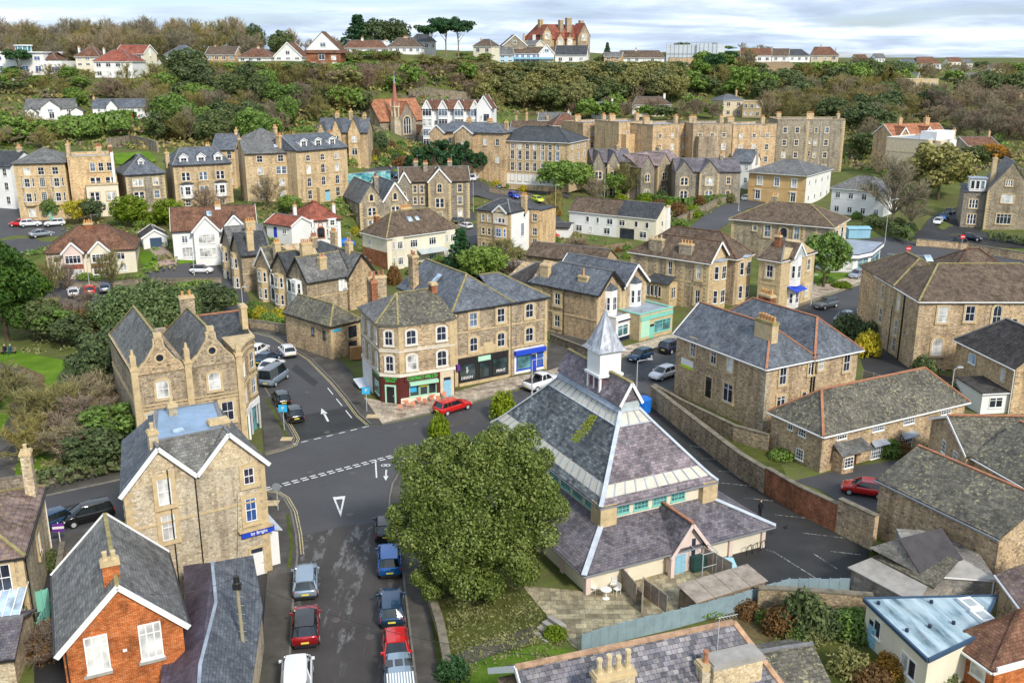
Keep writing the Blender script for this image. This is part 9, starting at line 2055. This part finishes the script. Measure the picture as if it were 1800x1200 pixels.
(S11,90,1000,.9,1.6,'dark hedge plant in the passage left of the brick house'),(S11,40,1120,1.0,2.2,'dark climber beside the conservatory'),(S1F,88,1150,1.5,2.4,'bare brown bush in front of the brick house'))):B_(kd,u,v,r,h,lb,var=i%2)
T(S39,95,1165,3.2,1.9,'bare twiggy shrub tree at the left foot of the orange brick house')
def shrubs(poly,n,kinds,hr,rr,where):
 us=[p[0]for p in poly];vs=[p[1]for p in poly];k=0;t=0
 while k<n and t<n*15:
  t+=1;u=rs.uniform(min(us),max(us));v=rs.uniform(min(vs),max(vs))
  if not inpoly(u,v,poly)or any(inpoly(u,v,q)for q in ROADS):continue
  p=G(u,v)
  if inb(p.x,p.y,.8):continue
  kd=rs.choice(kinds);cn={S9:S1C,S11:'dark green',S1F:'rusty brown',S24:'yellow-green',S33:'olive'}[kd]
  B_(kd,u,v,rs.uniform(*rr),rs.uniform(*hr),cn+' shrub '+where,gA=cn+' shrubs '+where,p=p,var=rs.randint(0,1));k+=1
gk_=[S9,S11,S1F,S33,S24]
shrubs([(240,390),(430,365),(430,395),(250,400)],14,gk_,(1,2.4),(1,2),'below the tall stone villas')
shrubs([(640,455),(720,480),(900,500),(930,440),(800,450)],26,gk_,(1,2.6),(1,2.2),'in the back gardens behind the shops')
shrubs([(940,425),(1180,440),(1110,460),(940,445)],14,gk_,(.8,2),(1,2),'behind the white rendered pair')
shrubs([(980,345),(1300,352),(1200,390),(1190,410),(1000,350)],34,gk_,(1,2.6),(1.2,2.4),'in front of the gothic villas')
shrubs([(600,265),(760,262),(760,298),(610,292)],22,gk_,(1,2.6),(1.2,2.4),'around the church bank')
shrubs([(1480,372),(1640,400),(1600,420),(1540,400)],12,[S11,S9],(1,2.4),(1,2),'by the square near the white house')
shrubs([(70,515),(240,505),(240,492),(75,495)],8,gk_,(.6,1.3),(.7,1.3),'in front of the pink and cream pair')
shrubs([(380,545),(540,560),(545,590),(430,572)],14,gk_,(.8,1.8),(.8,1.6),'in the front gardens of the gabled row')
shrubs([(1640,235),(1800,270),(1700,320),(1650,330),(1540,330)],22,gk_,(1,3),(1.5,3),'on the bank below the cream villa')
shrubs([(1195,1065),(1500,1050),(1525,1125),(1380,1130)],12,[S33,S1F,S9],(.5,1.2),(.6,1.2),'on the rough bank behind the fence')
def cover(name,poly,n,mat,size,seed,clump=26,hh=.9,spread=2.2):
 rnd=random.Random(seed);us=[p[0]for p in poly];vs=[p[1]for p in poly];mb=MB();k=0;C=[]
 while k<n:
  u=rnd.uniform(min(us),max(us));v=rnd.uniform(min(vs),max(vs))
  if inpoly(u,v,poly):
   k+=1
   if not any(inpoly(u,v,q)for q in ROADS):C.append(G(u,v))
 for c in C:
  if inb(c.x,c.y,.5):continue
  s=rnd.uniform(.5,1.4);pts=[];nr=[]
  for _ in range(clump):
   a=rnd.uniform(0,6.28);q=spread*s*math.sqrt(rnd.random());pts.append((c.x+q*math.cos(a),c.y+q*math.sin(a),c.z+hh*s*rnd.uniform(.1,1)*(1-(q/(spread*s))**2*.7)));nr.append((math.cos(a)*.4,math.sin(a)*.4-.4,.8))
  lA(mb,pts,nr,size,rnd)
 o=mb.build(name,M[mat]);tag(o,kind='stuff');o['label']=name.replace('_',' ')
HP=[(-80,150),(140,160),(280,130),(540,118),(860,112),(1190,115),(1590,122),(1830,135),(1830,300),(1500,300),(1300,210),(1000,212),(880,250),(760,300),(620,290),(600,260),(420,262),(60,265),(-80,268)]
cover('scrub',HP,750,'twig_olive',.75,3,hh=1.6,spread=3)
cover('brambles',HP,650,S9,.6,4,hh=1.6,spread=2.6);cover('dead_bracken',HP,500,'twig_red',.6,5,hh=1.2,spread=2.8)
MP=[(-60,340),(0,400),(80,500),(240,500),(300,480),(420,520),(640,440),(820,450),(900,480),(1100,440),(1240,420),(1300,345),(1040,350),(860,310),(700,290),(430,360),(120,392)]
cover('weeds',MP,380,S9,.4,6,hh=.8,spread=1.6);cover('rough_grass',MP,300,'twig_olive',.4,7,hh=.6,spread=1.8)
cover('park_undergrowth',[(40,560),(150,545),(215,640),(215,815),(60,850),(30,800),(90,690),(130,650),(40,615)],170,S33,.28,8,hh=.7,spread=1.4)
cover('garden_weeds',[(1230,1080),(1380,1045),(1530,1075),(1530,1130),(1380,1135),(1350,1085)],110,S33,.16,9,hh=.5,spread=.8)
cover('ivy',[(1135,700),(1150,705),(1400,895),(1385,900),(1200,765)],110,S9,.14,10,hh=.35,spread=.5)
cover('lawn_tufts',[(760,1000),(900,1000),(985,1120),(960,1160),(800,1190)],130,S33,.14,12,hh=.18,spread=.9)
gk='cars parked along the side street kerbs'
for a in(('estate','ltblue',538,1030,'silver-blue car at the front of the left kerb of the side street',(541,900)),('suv','dkred',538,1112,'dark red car with black glass roof on the left kerb',(541,1000)),('van',S34,523,1212,'white van at the bottom edge of the left kerb',(526,1120)),
(S17,'black',678,937,'black hatchback under the big evergreen, first on the right kerb',(675,850)),('suv','blue',685,995,'bright blue boxy car, second on the right kerb',(682,900)),('estate','dkblue',688,1076,'dark teal-blue car, third on the right kerb',(685,1000)),(S17,'red',697,1158,'bright red hatchback facing the camera on the right kerb',(706,1300)),('camper','ltblue',705,1243,'pale blue camper with ribbed roof at the bottom edge',(718,1400))):
 car(a[0],a[1],a[2],a[3],a[4],head=a[5],gA=gk,roofc={'suv':('black'if a[1]=='dkred'else None)}.get(a[0]))
c_=[o for o in bpy.data.objects if o.get('label','').startswith('pale blue camper')][0]
mb=MB()
for i in range(10):mb.box(-.2,1.5,-.8+i*.17,-.71+i*.17,2.27,2.33)
mb.build('roof_ribs',M[S1],c_)
for k in(-.6,0,.6):
 mb=MB();mb.box(-1.6,-.9,k-.24,k+.24,2.24,2.31);mb.build('roof_window',M['car_glass'],c_)
gu='cars parked nose-in beside the Dutch-gabled building'
for a in((S17,'black',517,735,'black hatchback nearest the junction in the upper street',(505,712)),(S17,'black',495,708,'black hatchback second from the junction in the upper street',(484,687)),('camper','ltblue',483,672,'grey-blue camper van parked at an angle',(508,655)),('saloon',S34,478,650,'white saloon behind the grey-blue camper van',(498,638)),('saloon','dkblue',470,637,'dark blue car behind the white saloon',(490,626)),(S17,S34,455,622,'white car nose just showing at the building corner',(468,614))):
 car(a[0],a[1],a[2],a[3],a[4],head=a[5],gA=gu,z=0,roofc='grey'if a[0]=='camper'else None)
for a in((S17,S34,505,624,'white hatchback driving up the curved street',(490,608),S2B,S2B),('estate','red',796,722,'bright red estate car at the kerb outside the corner shop',(850,705),S2B,S4),('pickup',S34,953,680,'white pickup truck with black roll bar by the blue shop',(1000,665),'pickup truck','pickup_truck'),(S17,'dkblue',1125,632,'dark blue hatchback behind the hall lantern',(1090,644),S2B,S4),('suv','navy',1181,617,'navy people carrier next to the plain stone villa',(1215,604),S2B,S4),(S17,S34,1165,664,'white hatchback parked before the villa wall',(1130,676),S2B,S4),
('mpv','black',155,915,'black people carrier parked behind the orange brick house',(100,929),S2B,S4),(S17,'dkblue',84,930,'dark blue hatchback half hidden by the left stone house',(60,940),S2B,S4),(S17,'red',1518,868,'bright red car behind the rubble wall in the cottage yard',(1480,862),S2B,S4),
('suv','grey',1451,541,'grey car on the road beside the yellow stone house',(1420,548),S2B,S4),(S17,'silver',1483,565,'silver car partly hidden by dark bushes',(1465,572),S2B,S4),(S17,S34,1520,552,'white car half hidden by the stone building corner',(1535,540),S2B,S4),(S17,'silver',1505,488,'silver car beside the curved white shop',(1490,494),S2B,S4),
(S17,S34,355,480,'white hatchback with dark roof on the upper lane',(375,480),S2B,S4),(S17,S34,130,520,'white car, left of three in the upper car park',(130,500),S2B,S4),(S17,'red',159,516,'red car, middle of three in the upper car park',(159,496),S2B,S4),(S17,'bluegrey',185,512,'blue-grey car, right of three in the upper car park',(185,492),S2B,S4),('van',S34,65,556,'white van with turquoise side under the cedar',(95,550),'van','parked_van'),(S17,S34,98,556,'white car beside the white and turquoise van',(120,560),S2B,S4),
(S17,S34,55,398,'white car left of the tall house door',(75,397),S2B,S4),(S17,S34,97,397,'white car right of the tall house door',(80,398),S2B,S4),('saloon','silver',74,416,'silver saloon on the lane below the tall villas',(100,413),S2B,S4),(S17,'red',36,398,'red car end beside the white cars',(20,398),S2B,S4),('saloon','dkblue',8,345,'dark blue car on the lane at the far left edge',(30,345),S2B,S4),
(S17,S34,818,402,'white car beside the narrow tall house, right one',(800,398),S2B,S4),(S17,'grey',806,392,'grey car beside the narrow tall house, left one',(820,388),S2B,S4),(S17,'red',968,418,'pinkish red and white car by the white pair',(985,420),S2B,S4),(S17,'royal',904,348,'royal blue car on the hill road',(925,354),S2B,S4),(S17,'acid',945,355,'acid yellow sports car on the hill road',(970,361),S2B,S4),(S17,'dkblue',873,330,'dark blue car on the hill road behind the royal blue one',(890,335),S2B,S4),('van',S34,833,318,'white van at the top of the hill road',(845,311),'van','parked_van'),
(S17,S34,932,330,'white car in the institution forecourt, left one',(955,333),S2B,S4),(S17,'silver',955,336,'silver car in the institution forecourt, right one',(975,339),S2B,S4),(S17,'dkblue',693,312,'dark car beside the painted hoarding',(710,315),S2B,S4),(S17,'silver',1310,352,'silver car on the east road by the peach villa',(1295,358),S2B,S4),
(S17,S34,1648,394,'white car in the right-hand car park',(1640,400),S2B,S4),(S17,'blue',1658,386,'blue car in the right-hand car park',(1650,390),S2B,S4),(S17,'grey',1670,376,'dark grey car at the back of the car park',(1680,372),S2B,S4),('saloon','navy',1705,422,'navy saloon behind the gothic house wall',(1730,424),S2B,S4),(S17,'black',1683,430,'black car left of the navy saloon',(1660,428),S2B,S4)):
 car(a[0],a[1],a[2],a[3],a[4],head=a[5],cat=a[6],name=a[7],roofc='black'if 'dark roof'in a[4]else None)
p=G(605,432);o=MB();rings=[]
for x,w_,h_ in((-2.2,.6,.7),(-1.6,.9,1.1),(-.8,.95,1.45),(.6,.95,1.5),(1.3,.9,1.15),(2.1,.75,.75)):rings.append([(x,-w_,0),(x,-w_*.95,h_*.6),(x,-w_*.55,h_),(x,w_*.55,h_),(x,w_*.95,h_*.6),(x,w_,0)])
o.loft(rings);tag(o.build('covered_car',M['blue_tarp'],None,(p.x,p.y,p.z),.1,True),'car under a bright blue cover in a driveway','covered car')
def lamp(u,v,h,lB,arm=(1.2,0),cat='street lamp',name='street_lamp'):
 p=G(u,v);r=empty(name,(p.x,p.y,p.z),0,lB,cat);m=MB();m.tube((0,0,0),(0,0,1.2),.11,n=8);m.tube((0,0,1.2),(0,0,h),.07,.05,8);m.build('pole',M['steel'],r)
 m=MB();m.tube((0,0,h),(arm[0],arm[1],h+.25),.04,n=6);m.build('arm',M['steel'],r);m=MB();m.box(arm[0]-.1,arm[0]+.5,arm[1]-.12,arm[1]+.12,h+.2,h+.34);m.build('lamp_head',M['steel'],r)
lamp(935,706,5.0,'slim grey street lamp on the kerb beside the white pickup');lamp(1118,708,5.0,'slim street lamp between the hall and the silver car');lamp(430,578,6,'street lamp beside the garden wall of the gabled row',(.2,0));lamp(832,372,8,'tall street lamp on the hill road above the narrow house',(1,.3));lamp(1555,428,9,'tall curved street lamp on the square',(1.4,0));lamp(1298,372,8,'street lamp on the east road by the peach villa');lamp(1425,540,5,'short street lamp on the pavement by the yellow house',(.2,0));lamp(976,396,9,'wooden-looking lamp post beside the white pair',(.4,0));lamp(1062,360,9,'street lamp with blue banner before the gothic villas',(.5,0));lamp(1665,742,6,'lamp post behind the orange-ridged cottage',(.4,0));lamp(158,508,4.5,'lamp post in front of the pollarded trees',(.2,0));lamp(342,486,4,'small lamp post by the white hatchback',(.2,0))
p=G(436,1215);r=empty('telegraph_pole',(p.x,p.y,0),0,'wooden telegraph pole with climbing steps beside the blue slate annexe','telegraph pole');m=MB();m.tube((0,0,0),(-.1,0,8.0),.14,.10,10);m.build('pole',M['timber_pole'],r);m=MB()
for i in range(8):m.tube((-.25,0,2.5+i*.6),(.25,0,2.5+i*.6),.012,n=5)
m.build('climbing_steps',M['steel'],r);m=MB();m.tube((-.1,0,7.7),(-.1,0,8.1),.2,.16,8);m.box(-.35,.15,-.12,.12,7.2,7.6);m.build('junction_box',M[S5],r)
def sign(u,v,h,lB,col,shape='rect',w=.75,hh=.7,txt=None,name='road_sign',cat='road sign',face=0,tm=S1,back='steel'):
 p=G(u,v);r=empty(name,(p.x,p.y,p.z+(.12 if p.y<140 else 0)),face,lB,cat);m=MB();m.tube((0,0,0),(0,0,h),.045,n=8);m.build('post',M['steel'],r);m=MB()
 if shape=='disc':m.tube((0,-.05,h-.1),(0,-.09,h-.1),w/2,n=20)
 else:m.box(-w/2,w/2,-.09,-.05,h-hh*.7,h+hh*.3)
 s=m.build('sign_plate',M[col],r)
 if txt:t=textobj(txt,hh*.45,tm,.006,maxw=w*.8);t.parent=r;t.location=(0,-.10,h-hh*.2);t.rotation_euler=(math.pi/2,0,0)
 if shape=='noentry':m=MB();m.tube((0,-.1,h),(0,-.11,h),w/2,n=20);m.build('disc',M['red_paint'],r);m=MB();m.box(-w*.36,w*.36,-.125,-.112,h-.07,h+.07);m.build('bar',M[S1],r)
sign(645,724,2.6,'blue parking sign on the corner outside the corner shop','sign_blue',txt='P',hh=.8,w=.9);sign(500,757,2.6,'blue parking sign on the left corner of the upper street','sign_blue',txt='P',hh=.8,w=.9);sign(489,898,2.3,'grey-backed round sign on the corner of the double-gabled house','grey_paint','disc',.75)
sign(1594,462,2.8,'no entry sign on the square, left one','steel','noentry',1.0,.1);sign(1689,440,2.8,'no entry sign on the square, right one','steel','noentry',1.0,.1)
p=G(108,965);r=empty('estate_agent_board',(p.x,p.y,0),.2,'small purple and white agent board on a post by the passage','sign');m=MB();m.box(-.03,.03,-.03,.03,0,2.4);m.build('post',M[S1],r);m=MB();m.box(-.45,.45,-.06,-.03,1.6,2.3);q=m.build('board',M['purple_paint'],r);m=MB();m.box(-.44,.44,-.07,-.06,1.85,2.05);m.build('stripe',M[S1],q)
def chair(name,lB,x,y,rz,mat,gA,z=0.12):
 r=empty(name,(x,y,z),rz,lB,'chair',gA);m=MB();m.box(-.22,.22,-.2,.2,.42,.46);m.build('seat',M[mat],r);m=MB();m.box(-.22,.22,.18,.22,.5,.88);m.build('backrest',M[mat],r)
 for sx in(-.19,.19):
  for sy in(-.17,.19):m=MB();m.tube((sx,sy,0),(sx,sy,.44 if sy<0 else.6),.02,n=5);m.build('leg',M[mat],r)
 return r
for i in range(8):
 q=G(690+14+i*11.0,724-i*2.6);chair('cafe_chair','coral metal chair standing in the row outside the corner shop window',q.x,q.y+.55*(i%2),random.uniform(-.5,.5)+(0 if i%2 else 3.1),'coral','coral chairs outside the corner shop')
for i in range(3):
 q=G(712+i*24,719-i*5.5);r=empty('cafe_table',(q.x,q.y+.3,.12),0,'round coral table among the coral chairs outside the shop','table','coral tables outside the corner shop');m=MB();m.tube((0,0,.70),(0,0,.73),.33,n=14);m.build('table_top',M['coral'],r);m=MB();m.tube((0,0,0),(0,0,.7),.03,n=6);m.tube((0,0,0),(0,0,.03),.2,n=10);m.build('stand',M['steel'],r)
for i,(u,v)in enumerate(((1044,1042),(1056,1033),(1078,1036),(1084,1045))):q=G(u,v);chair('garden_chair','white plastic chair against the hall wall on the paved terrace',q.x,q.y,[1.2,.2,-.4,-1.0][i],S1,'white garden chairs by the hall',.06)
q=G(1065,1052);r=empty('garden_table',(q.x,q.y,.06),0,'round white garden table on a central leg beside the white chairs','table');m=MB();m.tube((0,0,.70),(0,0,.74),.42,n=20);m.build('table_top',M[S1],r);m=MB();m.tube((0,0,0),(0,0,.7),.05,n=8);m.tube((0,0,0),(0,0,.05),.28,.2,12);m.build('stand',M[S1],r)
for i,(u,v)in enumerate(((1312,976),(1323,972),(1336,968))):
 q=G(u,v);m=MB();m.tube((0,0,0),(0,0,.7),.03,n=6);m.tube((0,0,.7),(.35,.17,.85),.03,n=6);m.tube((.35,.17,.85),(.5,.24,0),.03,n=6);tag(m.build('cycle_stand',M[S5],None,(q.x,q.y,.03)),'black hoop cycle stand beside the hall wall','cycle stand','cycle stands by the hall')
q=G(1131,722);m=MB();m.tube((0,0,0),(0,0,1.5),.85,.9,18);m.tube((0,0,1.5),(0,0,1.7),.9,.5,18);tag(m.build('water_tank',M['blue_tarp'],None,(q.x,q.y,0)),'bright blue round tank beside the hall and brick pier','tank')
q=G(640,680);r=empty('cellar_hatch',(q.x,q.y,.12),.5,'raised pale blue hatch beside the side wall of the corner shop',S17);m=MB();m.slab([(-1.0,-1.2,.3),(1.0,-1.2,.3),(1.0,1.0,.8),(-1.0,1.0,.8)],.06);m.build('lid',M['lead_light'],r);m=MB();m.box(-1,1,-1.1,1,0,.3);m.build('frame',M[S5],r)
q=G(628,632);m=MB();m.box(-.9,.9,-.35,.35,0,1.7);tag(m.build('timber_bin_store',M['timber_orange'],None,(q.x,q.y,.12),.3),'orange timber bin store between outbuilding and corner shop','bin store')
q=G(1508,418);m=MB();m.box(-2.3,2.3,-.8,.8,0,1.9);m.slab([(-2.5,-1,2.1),(2.5,-1,2.1),(2.5,1,2.4),(-2.5,1,2.4)],.1);tag(m.build('blue_bin_shelter',M[S2C],None,(q.x,q.y,q.z)),'bright blue shelter box before the dark hedge on the square','shelter')
q=G(1238,1003);m=MB();m.box(-.5,.5,-.4,.4,.1,1.15);m.box(-.54,.54,-.44,.44,1.15,1.25);tag(m.build('wheelie_bin',M['bin_green'],None,(q.x-.6,q.y,.05),.4),'dark green bin inside the wire gate by the hall porch','bin')
q=G(1270,1010);m=MB();m.slab([(-.8,-.5,0),(.8,-.5,.1),(.6,.4,1.1),(-.6,.4,1.3)],.1);tag(m.build('blue_tarpaulin',M[S2C],None,(q.x+.4,q.y,.1),.3),'pale blue tarpaulin heap beside the dark board fence','tarpaulin')
q=G(905,480);m=MB();m.box(-1.5,1.5,-1,1,0,1.6);m.slab([(-1.6,-1.1,1.6),(1.6,-1.1,1.6),(1.6,0,2.3),(-1.6,0,2.3)],.05);m.slab([(-1.6,0,2.3),(1.6,0,2.3),(1.6,1.1,1.6),(-1.6,1.1,1.6)],.05);tag(m.build('greenhouse',M['glass_panel'],None,(q.x,q.y,q.z)),'small greenhouse with pale glass roof in the back gardens','greenhouse')
b=Bld('painted_hoarding','long low hoarding painted in blues and whites beside the hill road','hoarding',(612,306),(686,300),e=2.6,D=.4,wall='mural',fA=1);b.body(0,b.w,0,.4,2.6,'mural');mb=MB();mb.box(0,b.w,-.02,.42,2.6,2.7);b.pA(mb,'coping',M['concrete'])
for i in range(4):
 P=[G(955+i*10,1092+i*9),G(975+i*10,1108+i*9)]if 0 else[G(938+i*9,1110-i*7),G(965+i*9,1128-i*7)]
 m=MB();a,b2=P;m.box(0,(b2-a).length,-.2,.2,0,.06+.09*i);o=m.build('stone_step',M['concrete'],None,(a.x,a.y,.02),math.atan2((b2-a).y,(b2-a).x));tag(o,'pale stone garden step between lawn and terrace','step','garden steps by the terrace')
for i in range(5):
 q=G(128-i*3,975+i*22);m=MB();m.box(-.7,.7,-.12,.12,0,.25);tag(m.build('step_riser',M['timber'],None,(q.x,q.y,0),.15),'timber-edged step in the passage left of the orange brick house','step','passage steps')
def person(lB,x,y,z,rz,coat,hair,sit=False):
 r=empty('person',(x,y,z),rz,lB,'person');hip=.48 if sit else.93
 V=[(0,0,hip),(0,0,hip+.28),(0,0,hip+.50),(0,-.01,hip+.60),(0,-.02,hip+.72)];E=[(0,1),(1,2),(2,3),(3,4)];Rd=[.15,.15,.16,.06,.09]
 for s in(-1,1):
  n=len(V)
  if sit:V+=[(s*.09,-.02,hip-.02),(s*.1,-.42,hip),(s*.1,-.45,.08),(s*.1,-.60,.05)]
  else:V+=[(s*.09,0,hip-.05),(s*.1,-.02,.5),(s*.1,.02,.08),(s*.1,-.12,.05)]
  E+=[(0,n),(n,n+1),(n+1,n+2),(n+2,n+3)];Rd+=[.09,.065,.05,.04];n=len(V)
  V+=[(s*.19,0,hip+.48),(s*.25,-.04,hip+.22),(s*.18,-.22,hip+.08),(s*.15,-.28,hip+.07)];E+=[(2,n),(n,n+1),(n+1,n+2),(n+2,n+3)];Rd+=[.065,.05,.038,.03]
 me=bpy.data.meshes.new('body');me.from_pydata(V,E,[]);o=bpy.data.objects.new('tmp',me);COL.objects.link(o);md=o.modifiers.new('s','SKIN');
 for k,sv in enumerate(me.skin_vertices[0].data):sv.radius=(Rd[k],Rd[k]);sv.use_root=(k==0)
 o.modifiers.new('u','SUBSURF').levels=1;bpy.context.view_layer.update();m2=bpy.data.meshes.new_from_object(o.evaluated_get(bpy.context.evaluated_depsgraph_get()));bpy.data.objects.remove(o);m2.materials.clear();m2.materials.append(M[coat]);link('body',m2,r)
 hd=MB();hd.loft([[(a_*math.cos(t),-.02+b_*math.sin(t)*1.15,hip+zz)for t in[2*math.pi*i/10 for i in range(10)]]for a_,b_,zz in((.05,.05,.62),(.075,.08,.67),(.085,.09,.75),(.08,.085,.82),(.04,.05,.87))]);h_=hd.build('face',M['skin'],r,smooth=True)
 hr=MB();hr.loft([[(a_*math.cos(t),.012+b_*math.sin(t)*1.1,hip+zz)for t in[2*math.pi*i/10 for i in range(10)]]for a_,b_,zz in((.088,.085,.72),(.095,.1,.80),(.075,.085,.87),(.02,.02,.9))]);hr.build('hair',M[hair],r,smooth=True)
q=G(15,622);r=empty('park_bench',(q.x,q.y,0),.1,'dark park bench on the lawn where two people sit','bench');m=MB();m.box(-1,1,-.25,.2,.40,.46);m.build('seat',M['timber'],r);m=MB();m.box(-1,1,.2,.26,.5,.9);m.build('backrest',M['timber'],r)
for s in(-.85,.85):m=MB();m.box(s-.05,s+.05,-.2,.22,0,.42);m.build('leg',M[S5],r)
person('white-haired person in a black coat sitting at the left of the park bench',q.x-.4,q.y-.02,0,.2,'coat_black','hair_white',True);person('white-haired person in a dark teal coat sitting at the right of the park bench',q.x+.35,q.y,0,-.1,'coat_teal','hair_white',True)
q=G(1338,917);person('brown-haired person in dark clothes standing behind the hall corner',q.x,q.y+.6,0,.4,'coat_black','hair_brown')
q=atz(1380,927,1.2);m=MB();m.loft([[(x,w_*math.cos(t),w_*math.sin(t))for t in[2*math.pi*i/8 for i in range(8)]]for x,w_ in((-.28,.01),(-.12,.05),(0,.065),(.1,.045),(.17,.03),(.24,.004))]);
for s in(-1,1):m.slab([(-.06,s*.05,.02),(.08,s*.05,.02),(.04,s*.3,.10),(-.14,s*.42,.06)][::s],.015)
tag(m.build('bird',M['coat_black'],None,q,2.5),'black crow gliding low over the car park beside the hall','bird')
def wire(lB,a,b_,sag=.6):
 mb=MB();a=Vector(a);b_=Vector(b_);pts=[a.lerp(b_,i/8)-Vector((0,0,sag*4*(i/8)*(1-i/8)))for i in range(9)]
 for p,q in zip(pts,pts[1:]):mb.tube(p-a,q-a,.018,n=4,cap=False)
 tag(mb.build('overhead_wire',M[S5],None,a),lB,'wire')
q=G(436,1215);tp=(q.x-.1,q.y,8.0)
wire('black overhead wire from the telegraph pole to the orange brick house',tp,(-22.5,49.5,8.5));wire('black overhead wire from the telegraph pole to the double-gabled corner house',tp,(-20,64.5,7.5));wire('black overhead wire from the telegraph pole across the street to the bottom slate house',tp,(2,43,8.6),1.0)
